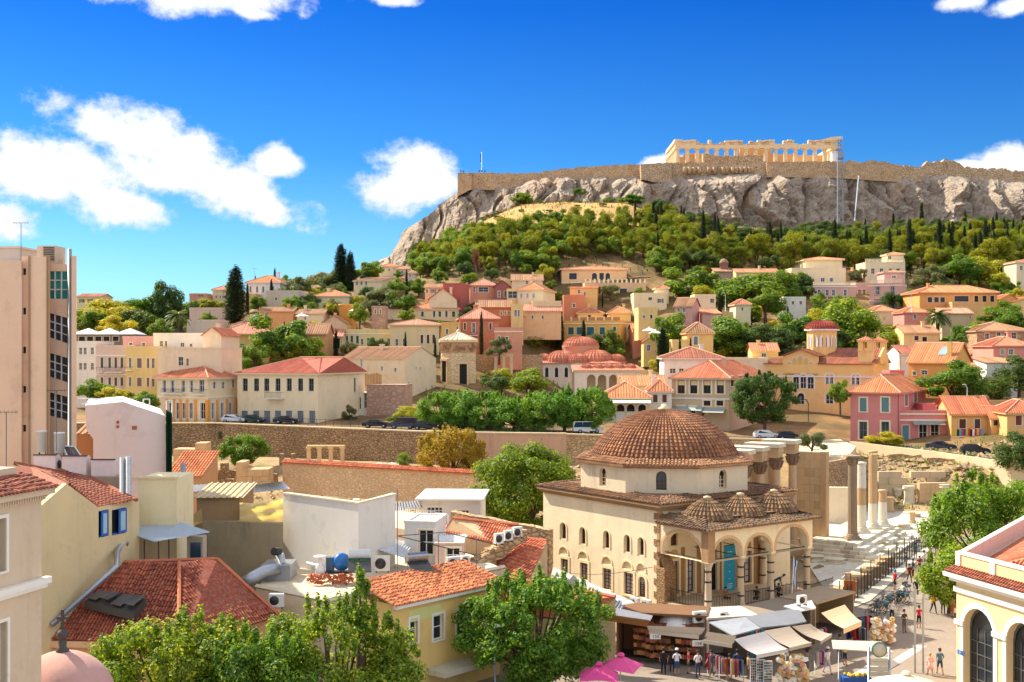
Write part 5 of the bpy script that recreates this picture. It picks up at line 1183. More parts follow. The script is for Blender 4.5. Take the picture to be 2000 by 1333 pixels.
tag(mb.build('tile_coping', BRIGHT), 'red tile coping along the tall plastered wall', 'coping')
# ground of the upper plaza with the tree right of the library pier
mb = MB(); pl = [GP(px, py, 6.9) for px, py in ((1548,878),(1600,892),(1655,894),(1672,872),(1640,858),(1560,862))]
mb.extr(pl, (0,0,-4)); o = mb.build('terrace_ground', ground_mat('pale_gravel', [(.3, H('#c8b490')),(.7, H('#e2d2b4'))],.3)); o['kind'] = 'structure'
# ---------------------------------------------------------------- ruins in the excavation left of the mosque
ASH = plaster(H('#d8b080'),.7,.7)
r = empty('marble_portico', 'four slim marble pillars carrying a beam in front of the rubble wall', 'ruin')
PIL = plaster(H('#ecc890'),.3,.4)
for px in (603,624,646,669):
 a, b = P(px, 877,182), P(px, 905,182); mb = MB(); mb.box(a.x-.28, a.x+.28,181.7,182.3, b.z-1.5, a.z); mb.box(a.x-.4, a.x+.4,181.58,182.42, a.z+.003, a.z+.28); mb.build('pillar', PIL, r)
for xa, xb in ((600,636),(636.6,673)):
 a, b = P(xa, 870,182), P(xb, 873.5,182); mb = MB(); mb.box(a.x, b.x, 181.6,182.4, b.z, a.z); mb.build('beam', PIL, r)
def blocks(label, xa, xb, ya, yb, Y, D, mat, nx, nz, seed, name='ruin_wall', drop=.25):
 rnd = random.Random(seed); a, b = P(xa, ya, Y), P(xb, yb, Y); r = empty(name, label, 'ruin', (a.x, Y, b.z)); w, h = (b.x-a.x)/nx, (a.z-b.z)/nz
 for j in range(nz):
  for i in range(nx):
   if j == nz-1 and rnd.random() < drop*1.4: continue
   mb = MB(); o = (j % 2)*.3*w; d = rnd.uniform(-.12,.12)
   mb.box(i*w+.01+(o if i else 0),(i+1)*w-.01+(o if i < nx-1 else 0), d, D+d, j*h-(.8 if j == 0 else 0),(j+1)*h-.012+rnd.uniform(-.02,.02)*h); mb.build('stone_block', mat, r)
 return r
blocks('big orange ashlar ruin block standing between two walls', 461,524,903,945,160,3.5, ASH, 4,3,2)
blocks('tall broken ashlar wall beside the green netting', 338,402,866,925,166,3.0, ASH, 3,5,3)
blocks('low ashlar course in the dry grass', 400,465,905,935,172,1.4, RUB, 5,2,5)
blocks('loose low stones in front of the rubble wall', 545,575,887,900,178,1.2, RUB, 4,1,6)
for i, (px, py) in enumerate(((440,948),(450,940),(522,940),(535,930))):
 a = P(px, py, 158); blocks(('small', 'grey', 'flat', 'chipped')[i]+' stone stub near the orange ashlar ruin', px-6, px+6, py-4, py+6,158+i*2,.8, RUB, 2,1,8+i)
# ---------------------------------------------------------------- the mosque with the ribbed tile dome
def mosque():
 yaw = -54.5; fl = Fac(1061,102, yaw, 0.0); L = fl.hit(1288,900)[0]; C0 = fl.o+fl.u*L
 e1 = fl.u; ang = atan2(e1.x, -e1.y)
 r = empty('mosque', 'old plastered mosque with ribbed tile dome and arched porch', 'mosque', (C0.x, C0.y, 0), ang)
 PL = plaster(H('#f0dfbc'),.55,.5); PL2 = plaster(H('#e8cfa6'),.5,.6); BR = masonry('brown_stone', H('#8c6c4a'), H('#b08c62'), H('#6c5238'),1.6,.6,2.0)
 OLD = tilemat(H('#84583c'), H('#b98a60'),.65); ze = 9.62
 HW = L
 # left wall openings
 holes, wk = [],[]
 for px, t, b in ((1100,1021,1053),(1138,1030,1063),(1184.5,1037,1071),(1225,1045,1079),(1252,1050,1085)):
  h = fl.rect(px, (t+b)/2,12, b-t); holes.append(h+[1.3,.35]); wk.append(('u', h))
 for px, t, b, w in ((1100.7,1068,1083,17),(1138.6,1077,1092,18),(1185,1087,1103,19),(1225,1096,1112,19),(1252,1100,1117,17)):
  h = fl.rect(px, (t+b)/2, w, b-t); holes.append(h+[1.1,.14]); wk.append(('t', h))
 for px, t, b, w, k in ((1103,1092,1119,14,0),(1141,1100,1133,15,0),(1186,1111,1152,17,0),(1228,1119,1162,18,0),(1254,1127,1167,14,1.1)):
  h = fl.rect(px, (t+b)/2, w, b-t); holes.append(h+[k, .2]); wk.append(('l', h+[k]))
 TL = lambda u, d, z: (d, L-u, z)
 mb = MB(); wall_face(mb, TL, L, 0, ze, holes)
 fh = []      # front wall seen through the porch: (x0,x1,z0,z1,arch,rec)
 for x0, x1, z0, z1, a in ((1.0,2.0,2.6,5.2,0),(2.9,3.7,2.6,5.2,0),(4.7,6.2,2.42,5.9,1.1),(6.9,7.7,2.6,5.0,0),(9.0,10.1,2.6,5.2,0),(1.2,1.9,6.4,7.8,1.2),(5.0,5.7,6.9,7.9,0),(8.3,9.0,6.9,7.9,0),(1.0,2.0,5.4,6.1,1.1),(9.0,10.1,5.4,6.1,1.1)):
  fh.append([x0, x1, z0, z1, a, .25])
 TF = lambda u, d, z: (u, d, z)
 wall_face(mb, TF, HW, 0, ze, fh); mb.poly([(0, HW, 0),(HW, HW, 0),(HW, HW, ze),(0, HW, ze)]); mb.poly([(HW, 0,0),(HW, HW, 0),(HW, HW, ze),(HW, 0, ze)])
 mb.build('wall', PL, r)
 SKYGL = glassmat((.42,.43,.46),.25); CRM = plaster(H('#f0dcb2'),.3,.3)  # pane colour painted pale as if bright sky reflected in the glass
 for k, h in wk:
  if k == 't':
   mb = MB(); mb.add([TL(h[0],.14, h[2]), TL(h[1],.14, h[2]), TL(h[1],.14, h[3]), TL(h[0],.14, h[3])],[[0,1,2,3]])
   w = (h[1]-h[0])/2; cu = (h[0]+h[1])/2; n = 10
   for j in range(n):
    a0, a1 = pi*j/n, pi*(j+1)/n; ah = (h[3]-h[2])
    q = [(cu-(w+x)*cos(a), h[2]+(ah*.92+x)*sin(a)**.8) for x, aa in ((.0,(a0, a1)),(.14,(a1, a0))) for a in aa]
    mb.add([TL(p, -.05, z) for p, z in q]+[TL(p, .02, z) for p, z in q],[[0,1,2,3],[2,3,7,6],[0,1,5,4]])
   mb.build('tympanum', CRM, r)
  elif k == 'u': window(r, TL, h+[1.3], 'w', BROWNF, rec=.35, mull=(1,3), surround=(CRM, .14))
  else: window(r, TL, h, 'w', BROWNF, rec=.2, mull=(1,5), surround=(CRM, .22)).data.materials[1] = SKYGL
 for h in fh:
  if h[3]-h[2] > 3:
   o = MB(); box_T(o, TF, h[0], h[1],.22,.3, h[2], h[3]); o.build('door', DARK, r)
  elif h[3]-h[2] < .8:
   o = MB(); box_T(o, TF, h[0], h[1],.2,.3, h[2], h[3]); o.build('tympanum', plaster(H('#e2b96a')), r)
  else: window(r, TF, h[:5], 'w', BROWNF, rec=.25, mull=(1,4), surround=(CRM, .2) if h[2] < 4 else None).data.materials[1] = SKYGL if h[2] < 4 else GLASS
 # stained stone dado inside the porch, corner quoins and buttress
 mb = MB()
 for a, b in ((.02,.78),(2.24,2.66),(3.94,4.4),(6.5,6.66),(7.94,8.76),(10.35,11.2)): mb.box(a, b, -.03,-.004,2.41,6.2)
 mb.build('stained_dado', plaster(H('#a98358'),.8,.8), r)
 rnd = random.Random(5)
 for k in range(17):
  z = 1.0+k*.5; mb = MB(); e = rnd.uniform(.3,.55); mb.box(-.05, e, -.05,.25+.35*(k % 2), z, z+.485); mb.build('quoin', BR if k < 6 or rnd.random() < .5 else plaster(H('#c09a70'),.7,.7), r)
 mb = MB(); mb.prism([(-.3,-.9),(.9,-.9),(.9,.0),(-.3,.0)],0,4.9); mb.extr([(-.3,-.9,4.9),(.9,-.9,4.9),(.9,-.003,6.1),(-.3,-.003,6.1)],(0,0,-.01)); mb.build('buttress', BR, r)
 # hall roof and eave
 rb = MB(); e = .55; zr = ze+.5
 c = [(-e, -e),(HW+e, -e),(HW+e, HW+e),(-e, HW+e)]; i = 1.1; q = [(i, i),(HW-i, i),(HW-i, HW-i),(i, HW-i)]
 for k in range(4): tile_slope(rb, (*c[k], ze+.12),(*c[(k+1) % 4], ze+.12),(*q[(k+1) % 4], zr),(*q[k], zr),.3,.11,.4, jag=.4)
 rb.poly([(*p, zr-.02) for p in q]); rb.build('roof', tilemat(H('#5f4430'), H('#94694a'),.7), r)['kind'] = 'stuff'
 for k in range(3):
  mb = MB(); d = .15*k;
  for (xa, xb, ya, yb) in ((-.2-d, HW+.2+d, -.2-d, 0),(-.2-d, -.003,.003, HW+d)): mb.box(xa, xb, ya, yb, ze-.42+k*.165, ze-.27+k*.165+.012)
  mb.build('cornice', plaster(H('#a88862'),.6,.5), r)
 # drum
 cx = cy = HW/2; ap = 6.85; R = ap/cos(pi/8); zd0, zd1 = ze+.4,12.25; rot = pi/8
 mb = MB(); dh = []
 for k in range(8):
  a = -pi/2+k*pi/4; n = Vector((cos(a), sin(a),0)); t = Vector((-sin(a), cos(a),0)); w = ap*math.tan(pi/8)
  T = lambda u, d, z, n=n, t=t, w=w: tuple(Vector((cx, cy, 0))+n*(ap-d)+t*(u-w)+Vector((0,0, z)))
  h = [w-.42, w+.42, zd0+.35, zd0+1.85,1.2,.3]
  wall_face(mb, T, 2*w, zd0-.4, zd1,[h]); dh.append((T, h, k))
 mb.build('drum', plaster(H('#dfcfb0'),.5,.9), r)
 for T, h, k in dh: window(r, T, h[:5], 'w' if k % 2 == 1 else 'k', BROWNF if k % 2 else PL2, rec=.3, mull=(1,2))
 mb = MB(); rr = R*1.06
 for k in range(8):
  p0 = (cx+rr*cos(rot+k*pi/4), cy+rr*sin(rot+k*pi/4)); p1 = (cx+rr*cos(rot+(k+1)*pi/4), cy+rr*sin(rot+(k+1)*pi/4)); s = 6.05/ap*1.0
  t0 = (cx+(p0[0]-cx)*.84, cy+(p0[1]-cy)*.84); t1 = (cx+(p1[0]-cx)*.84, cy+(p1[1]-cy)*.84)
  tile_slope(mb, (*p0, zd1+.1),(*p1, zd1+.1),(*t1, zd1+.5),(*t0, zd1+.5),.28,.11,.4, jag=.4)
  mb.poly([(*p0, zd1+.1),(*p1, zd1+.1),(*p1, zd1-.08),(*p0, zd1-.08)]); mb.poly([(*p0, zd1-.08),(*p1, zd1-.08),(cx+(p1[0]-cx)*.93, cy+(p1[1]-cy)*.93, zd1-.2),(cx+(p0[0]-cx)*.93, cy+(p0[1]-cy)*.93, zd1-.2)])
 mb.build('drum_eave', OLD, r)['kind'] = 'stuff'
 mb = MB(); hd, rd = 4.0,6.2
 RS = (rd*rd+hd*hd)/(2*hd); prof = [(max(.25, sqrt(max(0, RS*RS-(hd*j/16+RS-hd)**2))), hd*j/16) for j in range(17)]
 tile_dome(mb, (cx, cy, zd1+.25), prof, 92,22,.19); o = mb.build('dome_tiles', tilemat(H('#74432c'), H('#b27a50'),.6), r); o['kind'] = 'stuff'
 mb = MB(); mb.lathe([(.5, hd-.15),(.55, hd+.05),(.3, hd+.2),(.25, hd+.4),(0, hd+.42)],10,(cx, cy, zd1+.25)); mb.build('finial', PL2, r)
 # porch
 X = [.3,3.7,6.95,11.1]; yF = -4.9; zf, zcap, zp = 2.41,5.98,8.25
 PP = plaster(H('#f2dfba'),.5,.45)
 def arc_wall(T, W, spans, name):
  mb = MB(); hs_ = [[a, b, zcap, min(zcap+(b-a)*.56, zp-.4),1.2,.55] for a, b in spans]
  wall_face(mb, T, W, zcap, zp, hs_); wall_face(mb, lambda u, d, z: T(u, .55-d*.0, z), W, zcap, zp, hs_, rec=.0)
  mb.build(name, PP, r)
  for a, b in spans:       # stone voussoir rim
   m2 = MB(); w = (b-a)/2; cu = (a+b)/2; top = min(zcap+(b-a)*.56, zp-.4); ah = min(w*1.2,(top-zcap)*.9); sp = top-ah; n = 12
   for j in range(n):
    a0, a1 = pi*j/n, pi*(j+1)/n
    q = [(cu-(w+x)*cos(t), sp+(ah+x)*sin(t)**.75) for x, aa in ((.0,(a0, a1)),(.2,(a1, a0))) for t in aa]
    m2.add([T(p, -.03, z) for p, z in q]+[T(p, .02, z) for p, z in q],[[0,1,2,3],[2,3,7,6],[0,1,5,4]])
   m2.build('arch_rim', plaster(H('#d4b184'),.4,.3), r)
 TFp = lambda u, d, z: (X[0]-.3+u, yF-.3+d, z)
 arc_wall(TFp, X[3]-X[0]+.6,[(X[k]+.25-X[0]+.3, X[k+1]-.25-X[0]+.3) for k in range(3)], 'porch_front')
 TSl = lambda u, d, z: (X[0]-.3+d, yF+u+.27, z)
 arc_wall(TSl, -yF-.28,[(.1,-yF-.6)], 'porch_side')
 TSr = lambda u, d, z: (X[3]+.3-d, yF+u+.27, z)
 arc_wall(TSr, -yF-.28,[(.1,-yF-.6)], 'porch_side')
 COLM = plaster(H('#cbb79a'),.5,.5)
 for k, x in enumerate(X+[X[3]]):
  y = yF if k < 4 else -.3; z0 = zf if k < 3 else zf-.35
  mb = MB(); mb.lathe([(.34, z0),(.34, z0+.15),(.27, z0+.25),(.25, z0+1.6),(.235, zcap-.55),(.26, zcap-.5),(.24, zcap-.45),(.38, zcap-.1),(.38, zcap-.06)],14,(x, y, 0)); mb.box(x-.4, x+.4, y-.4, y+.4, zcap-.06, zcap-.003)
  o = mb.build('column', COLM, r)
  for zz in (zcap-.75, zcap-1.5, zcap-2.9):
   mb = MB(); mb.lathe([(.27, zz),(.275, zz+.03),(.275, zz+.09),(.27, zz+.12)],14,(x, y, 0)); mb.build('iron_band', IRON, o)
 mb = MB(); mb.box(X[0]-.34, X[0]+.36, yF-.34, yF-.301, zcap, zp); mb.box(X[0]-.34, X[0]-.301, yF-.30, yF+.36, zcap, zp); mb.build('corner_pier', plaster(H('#a98660'),.6,.6), r)
 for k in range(3):
  mb = MB(); mb.tube([(X[k], yF, zcap+.12),(X[k+1], yF, zcap+.12)],.035,5); mb.build('tie_rod', IRON, r)
  mb = MB(); mb.tube([(X[k], yF, zcap+.12),(X[k],0, zcap+.12)],.035,5); mb.build('tie_rod', IRON, r)
 # porch roof
 rb = MB(); x0, x1, y0 = X[0]-.85, X[3]+.85, yF-.85; zz = zp+.12
 tile_slope(rb, (x0, y0, zz),(x1, y0, zz),(x1-1.6,-1.2, zz+.75),(x0+1.6,-1.2, zz+.75),.3,.11,.4, jag=.4)
 tile_slope(rb, (x0,0, zz),(x0, y0, zz),(x0+1.6, y0+1.9, zz+.6),(x0+1.6,0, zz+.6),.3,.11,.4, jag=.4); tile_slope(rb, (x1, y0, zz),(x1,0, zz),(x1-1.6,0, zz+.6),(x1-1.6, y0+1.9, zz+.6),.3,.11,.4, jag=.4)
 rb.poly([(x0+1.5, y0+1.8, zz+.55),(x1-1.5, y0+1.8, zz+.55),(x1-1.5,0, zz+.55),(x0+1.5,0, zz+.55)]); rb.build('porch_roof', tilemat(H('#54402f'), H('#8a6a4c'),.7), r)['kind'] = 'stuff'
 mb = MB(); mb.box(x0+.15, x1-.15, y0+.15, y0+.4, zp+.003, zz-.01); mb.box(x0+.15, x0+.4, y0+.403,0, zp+.003, zz-.01); mb.box(x1-.4, x1-.15, y0+.403,0, zp+.003, zz-.01); mb.build('porch_cornice', plaster(H('#a88462'),.5,.4), r)
 mb = MB(); mb.box(X[0], X[3], yF+.3,-.3, zp-.05, zp+.1); mb.build('porch_ceiling', PL2, r)
 for s in (2.6,6.2,10.0):
  mb = MB(); R_ = 1.75; tile_dome(mb, (s, -2.5, zz+.35),[(max(.12, R_*1.06*(1-(j/8)**1.45)**.8),1.6*j/8) for j in range(9)],34,6,.17)
  mb.lathe([(.25,1.5),(.3,1.65),(0,1.72)],8,(s, -2.5, zz+.35),1); o = mb.build('porch_dome_tiles', [tilemat(H('#54402f'), H('#a9825a'),.6), PL2], r); o['kind'] = 'stuff'
 # platform, railings, steps
 mb = MB(); mb.box(-.2, X[3]+.7, yF-.8,-.004,-.2, zf); mb.build('platform', plaster(H('#cdb896'),.7,.7), r)
 def rail(pts, z0, h=1.0):
  mb = MB()
  for (ax, ay),(bx, by) in zip(pts[:-1], pts[1:]):
   a, b = Vector((ax, ay, z0)), Vector((bx, by, z0)); n = max(2, int((b-a).length/.16))
   mb.tube([a+Vector((0,0, h)), b+Vector((0,0, h))],.03,5); mb.tube([a+Vector((0,0,.1)), b+Vector((0,0,.1))],.025,5)
   for k in range(n+1): q = a.lerp(b, k/n); mb.box(q.x-.014, q.x+.014, q.y-.014, q.y+.014, z0, z0+h+(.12 if k % 8 == 0 else 0))
  mb.build('railing', IRON, r)
 rail([(X[0],-.9),(X[0], yF+.4)], zf); rail([(X[0]+.3, yF-.2),(X[1]-.3, yF-.2)], zf); rail([(X[1]+.3, yF-.2),(X[2]-.3, yF-.2)], zf); rail([(X[2]+.3, yF-.2),(X[3]-.3, yF-.2)], zf); rail([(X[3]+.4, yF),(X[3]+4.2, yF+.9)], zf-.4)
 mb = MB(); mb.box(X[3]+.71, X[3]+4.6, yF-.5, yF+2.2,-.2, zf-.45); mb.build('landing', plaster(H('#c8b08a'),.6,.6), r)
 # blue banner over the door, with faint lettering bars
 bn = empty('banner', 'tall turquoise banner hanging in front of the mosque door', 'banner', (C0.x, C0.y, 0), ang)
 mb = MB(); bx, by = 5.0,-1.9
 mb.box(bx, bx+1.25, by, by+.03,2.75,6.3); mb.build('cloth', plain('turquoise_cloth', H('#1f93b8'),.8,0,.08), bn)
 mb = MB()
 for z, w in ((5.75,.5),(5.6,.42),(4.7,.12),(4.2,.12),(3.65,.12),(3.25,.55),(3.1,.6),(2.95,.5)): mb.box(bx+.62-w/2, bx+.62+w/2, by-.012, by-.002, z, z+.07)
 mb.build('print', plain('pale_print', H('#9fd0dc'),.8), bn)
 mb = MB(); mb.tube([(bx, by, 6.32),(bx+1.25, by, 6.32)],.03,5); mb.build('rod', IRON, bn)
 # Greek flag on a leaning staff
 fg = empty('flag', 'blue and white striped flag on a leaning staff in the porch', 'flag', (C0.x, C0.y, 0), ang)
 mb = MB(); mb.tube([(8.3, yF-.9,2.2),(9.0, yF-.5,5.6)],.03,6); mb.build('staff', WHITE, fg)
 mb = MB(); n = 9
 for j in range(n):
  for k in range(4):
   f = lambda s, t: (9.0-.12*t+s*.42+.05*sin(t*7+s*3), yF-.5+.10*sin(s*6+t*4),5.4-t*2.1-s*.25)
   s0, s1, t0, t1 = j/n, (j+1)/n, k/4,(k+1)/4
   mb.add([f(s0, t0), f(s1, t0), f(s1, t1), f(s0, t1)],[[0,1,2,3]], j % 2 if not (j < 5 and k == 0) else (1 if j == 2 else 0))
 mb.build('cloth', [plain('flag_blue', H('#1c4fa8'),.8), plain('flag_white', (.8,.8,.8),.8)], fg)
 return r, C0, ang
MOSQ, MC0, MANG = mosque()
def mloc(x, y, z): return Vector((MC0.x+x*cos(MANG)-y*sin(MANG), MC0.y+x*sin(MANG)+y*cos(MANG), z))
# ---------------------------------------------------------------- library ruins (own orientation)
f2 = Vector((.51,.86,0)); f1 = Vector((.86,-.51,0)); LA = atan2(f1.y, f1.x)
MW = plaster(H('#d4c8b0'),.45,.4); MWW = plaster(H('#e2dac8'),.25,.3); OLDM = plaster(H('#c8a67c'),.7,.7); OLDS = plaster(H('#ccac82'),.7,.6)
mb = MB(); q = [GP(1560,1075), GP(1640,1200), GP(1700,1175), GP(1835,1060), GP(1880,1000), GP(1660,1001), GP(1600,1010)]
mb.poly([p+Vector((0,0,.08)) for p in q]); o = mb.build('marble_floor', ground_mat('white_marble_floor', [(.3, H('#b8ac9a')),(.5, H('#cdc3b2')),(.7, H('#d8d0c2'))],.25,(.9,1.06),.15,2)); o['kind'] = 'structure'
def fluted(px, base_py, top_py, wpx, z0, label, segs, capital=True, name='column'):
 Y = F*(CH-z0)/(base_py-HY); x = (px-CX)/F*Y; R = wpx/2/F*Y; z1 = CH-(top_py-HY)/F*Y
 r = empty(name, label, 'column', (x, Y, z0)); h = z1-z0
 mb = MB(); mb.box(-R*1.5, R*1.5,-R*1.5, R*1.5,0,.22); mb.lathe([(R*1.45,.22),(R*1.5,.32),(R*1.2,.42),(R*1.3,.55),(R*1.05,.62)],18); mb.build('base', segs[0][1], r)
 za = .62; top = h-(1.0 if capital else .25); n = 20
 for frac, m in segs:
  zb = .62+(top-.62)*frac; mb = MB(); vs = []
  for z in (za, zb-.01):
   rr = R*(1-.12*(z-.62)/(top-.62))
   for k in range(n*2): a = pi*k/n; q = rr*(1-.06*(k % 2)); vs.append((q*cos(a), q*sin(a), z))
  mb.add(vs, [[k, (k+1) % (2*n),2*n+(k+1) % (2*n),2*n+k] for k in range(2*n)]+[[2*n+k for k in range(2*n)]]); mb.build('drum', m, r); za = zb
 if capital:
  mb = MB(); c = R*.88; mb.lathe([(c, top),(c*1.05, top+.05),(c*1.1, top+.35),(c*1.25, top+.4),(c*1.2, top+.65),(c*1.55, top+.85)],16); mb.box(-R*1.45, R*1.45,-R*1.45, R*1.45, top+.85, h)
  for k in range(8):
   a = k*pi/4; mb.obox((c*1.2*cos(a), c*1.2*sin(a), top+.4), Vector((-sin(a), cos(a),0))*.12, Vector((cos(a), sin(a),0))*.1, Vector((cos(a)*.1, sin(a)*.1,.28)))
  mb.build('capital', segs[-1][1], r)
 else:
  mb = MB(); mb.lathe([(R*.88, top),(R*1.05, top+.08),(R*1.05, h),(0, h)],18); mb.build('cap', segs[-1][1], r)
 return r
GRYM = plaster(H('#9c866e'),.7,.6)
fluted(1665,1054,890,19,1.6, 'grey weathered column with capital on the propylon steps', [(1.0, GRYM)])
fluted(1683,1040,903,18,1.6, 'half-restored column of white and tan drums', [(.35, MWW),(.62, OLDM),(1.0, MWW)], False)
fluted(1705,1032,881,18,1.6, 'tallest tan column restored with white marble below', [(.28, MWW),(.85, OLDM),(.97, OLDM)], False)
fluted(1724,1027,957,17,1.6, 'short column stump of white marble with a tan top', [(.65, MWW),(1.0, OLDM)], False)
# propylon steps: individual blocks
st = empty('propylon_steps', 'flight of marble steps below the four columns', 'steps', (*XY(1665,123.5),0), LA)
rnd = random.Random(9)
for k in range(5):
 z0, z1 = 1.6-(k+1)*.32,1.6-k*.32; xo = 1.2+k*.75; yo = -2.2-k*.55
 n = 11
 for j in range(n):           # side facing the floor (+x)
  ya, yb = yo+(13.5-yo)*j/n, yo+(13.5-yo)*(j+1)/n
  if k > 1 and rnd.random() < .15: continue
  mb = MB(); mb.box(xo-1.2, xo+rnd.uniform(-.12,.06), ya+.015, yb-.015, z0-.3, z1-rnd.uniform(0,.06)); mb.build('step_block', MWW if rnd.random() < .5 else MW, st)
 for j in range(6):           # side facing the square (-y)
  xa, xb = -4.0+(xo-1.25+4.0)*j/6,-4.0+(xo-1.25+4.0)*(j+1)/6
  mb = MB(); mb.box(xa+.015, xb-.015, yo+rnd.uniform(-.03,.05), yo+1.1, z0-.3, z1-rnd.uniform(0,.03)); mb.build('step_block', MW if rnd.random() < .75 else plaster(H('#bcab94'),.6,.6), st)
mb = MB(); mb.box(-4,1.1,-1.0,13.4,0,1.57); mb.build('stylobate', MW, st)
# library front: columns with projecting entablature, wall behind, end pier
lib = empty('library_facade', 'ruined library wall with projecting columns and heavy entablature', 'ruin')
def lp(o, a, b, z): v = Vector((o[0], o[1],0))+f2*a+f1*b; return Vector((v.x, v.y, z))
LO = XY(1484.5,115)
for k, (a, px) in enumerate(((-4.2,0),(0,0),(5.0,0),(10.4,0))):
 c = lp(LO, a, 0,0); R = .46; mb = MB()
 mb.box(c.x-.9, c.x+.9, c.y-.9, c.y+.9,-.2,1.0); mb.lathe([(.75,1.0),(.8,1.15),(.6,1.3),(.65,1.45),(R*1.05,1.6)],16,(c.x, c.y, 0)); mb.build('pedestal', OLDM, lib)
 mb = MB(); mb.lathe([(R, 1.6),(R, 4),(R*.88,9.4)],18,(c.x, c.y, 0)); mb.build('shaft', plaster(H('#c9a884'),.6,.6), lib)
 mb = MB(); mb.lathe([(R*.9,9.4),(R*1.0,9.5),(R*1.1,9.9),(R*1.35,10.0),(R*1.25,10.3),(R*1.7,10.6)],12,(c.x, c.y, 0))
 for j in range(10): a_ = j*pi/5; mb.obox((c.x+R*1.25*cos(a_), c.y+R*1.25*sin(a_),9.95), Vector((-sin(a_), cos(a_),0))*.12, Vector((cos(a_), sin(a_),0))*.09, Vector((cos(a_)*.12, sin(a_)*.12,.35)))
 mb.build('capital', plaster(H('#8a6f58'),.9,.8), lib)
 for z0, z1, w, d, m in ((10.62,11.15,.75,2.6, OLDM),(11.153,11.65,.8,2.7, OLDM),(11.653,12.05,1.1,3.0, MW)):
  mb = MB(); mb.obox(lp(LO, a, -1.2,(z0+z1)/2), f2*w, f1*(d/2+.35),(0,0,(z1-z0)/2)); mb.build('entablature_block', m, lib)
 mb = MB(); p = lp(LO, a, -2.2,0); mb.obox((p.x, p.y, 5.3), f2*.4, f1*.25,(0,0,5.3)); mb.build('pilaster', OLDM, lib)
for j in range(9):
 for i in range(7):
  mb = MB(); mb.obox(lp(LO, -4.9+i*2.6+(j % 2)*.5,-2.9,.6+j*1.12), f2*1.29, f1*.45,(0,0,.555)); mb.build('stone_block', OLDS, lib)
# end pier of ashlar
pr = empty('ashlar_pier', 'tall ashlar wall pier standing between mosque and columns', 'ruin', (30.6,127.3,0), LA)
rnd = random.Random(12); z = 0
for j in range(12):
 h = .88; n = 3 if j % 2 else 2; x = 0
 for i in range(n):
  w = 3.15/n; mb = MB(); d = rnd.uniform(-.02,.02); mb.box(x+.008, x+w-.008, d, .9+d, z+.008, z+h-.006); mb.build('stone_block', OLDS if rnd.random() < .7 else plaster(H('#bf9f78'),.8,.7), pr); x += w
 z += h
mb = MB(); mb.box(2.75,3.4,-.12,1.02,0, z+.05); mb.build('anta', plaster(H('#c4a078'),.6,.6), pr)
mb = MB(); mb.box(-.3,3.6,-.3,1.2,-.3,1.2); mb.build('plinth', GRYM, pr)
def lblocks(label, px, py, z0, L, Hh, T, dirv, nx, nz, mat, seed, name='ruin_wall', drop=.3):
 rnd = random.Random(seed); q = GP(px, py, z0); r = empty(name, label, 'ruin', q, atan2(dirv.y, dirv.x)); w, h = L/nx, Hh/nz
 for j in range(nz):
  for i in range(nx):
   if j >= nz-2 and rnd.random() < drop: continue
   mb = MB(); o = (j % 2)*.35*w; d = rnd.uniform(-.06,.06); mb.box(i*w+.012+(o if i else 0),(i+1)*w-.012+(o if i < nx-1 else 0), d, T+d, j*h-(.5 if j == 0 else 0),(j+1)*h-.012); mb.build('stone_block', mat, r)
 return r
wv = Vector((1,.12,0)).normalized()
mb = MB(); q = GP(1607,1022,.1); mb.obox(q+Vector((1.9,.4,2.2)), f1*.0+Vector((2.4,-.15,0)),(0,.35,0),(0,0,2.2)); tag(mb.build('screen_wall', plaster(H('#e8d6b6'),.3,.3)), 'clean cream screen wall between pier and columns', 'wall')
lblocks('long ashlar back wall of the library court', 1796,990,.2,15,3.2,.9, wv, 9,4, OLDS, 21, drop=.2)
lblocks('stepped broken wall of pale blocks behind the columns', 1716,972,1.0,9.5,3.6,.8, f2*-.2+Vector((.95,.2,0)),7,4, plaster(H('#cdb896'),.7,.6),22, drop=.55)
for i, (px, py, s, lb) in enumerate(((1738,1000,1.3, 'upright marble pedestal'),(1754,985,1.5, 'tall stacked marble stump'),(1776,990,1.9, 'carved marble altar block'),(1790,1010,.8, 'low marble fragment'),(1742,1035,1.0, 'broken cornice piece'),(1760,1032,1.1, 'long fallen cornice'),(1782,1022,.9, 'upright drum fragment'),(1845,953,.8, 'round white boulder on the back wall'),(1630,1100,.9, 'fallen beam with a pointed end'),(1660,1128,.7, 'flat slab lying on the floor'),(1590,1096,1.0, 'long grey beam lying by the porch'))):
 q = GP(px, py, .1 if i != 7 else 3.3); mb = MB(); rnd = random.Random(40+i); n = 7
 h = s*(1.5 if 'upright' in lb or 'tall' in lb or 'altar' in lb else .55); wd = s*(.5 if h > s else (1.3 if 'beam' in lb or 'long' in lb else .9))
 ring = lambda z, k: [(q.x+wd*k*cos(2*pi*j/n)*rnd.uniform(.85,1.1), q.y+wd*k*.7*sin(2*pi*j/n)*rnd.uniform(.85,1.1), q.z+z) for j in range(n)]
 rs = [ring(0,1), ring(h*.15,1.02), ring(h*.3,.8), ring(h*.8,.78), ring(h*.85,1.0), ring(h, .95)]
 mb.add([p for g in rs for p in g],[[a*n+j, a*n+(j+1) % n, (a+1)*n+(j+1) % n, (a+1)*n+j] for a in range(5) for j in range(n)]+[[5*n+j for j in range(n)]])
 tag(mb.build('marble_fragment', MW if i % 3 else OLDM), lb+' in the library court', 'ruin')
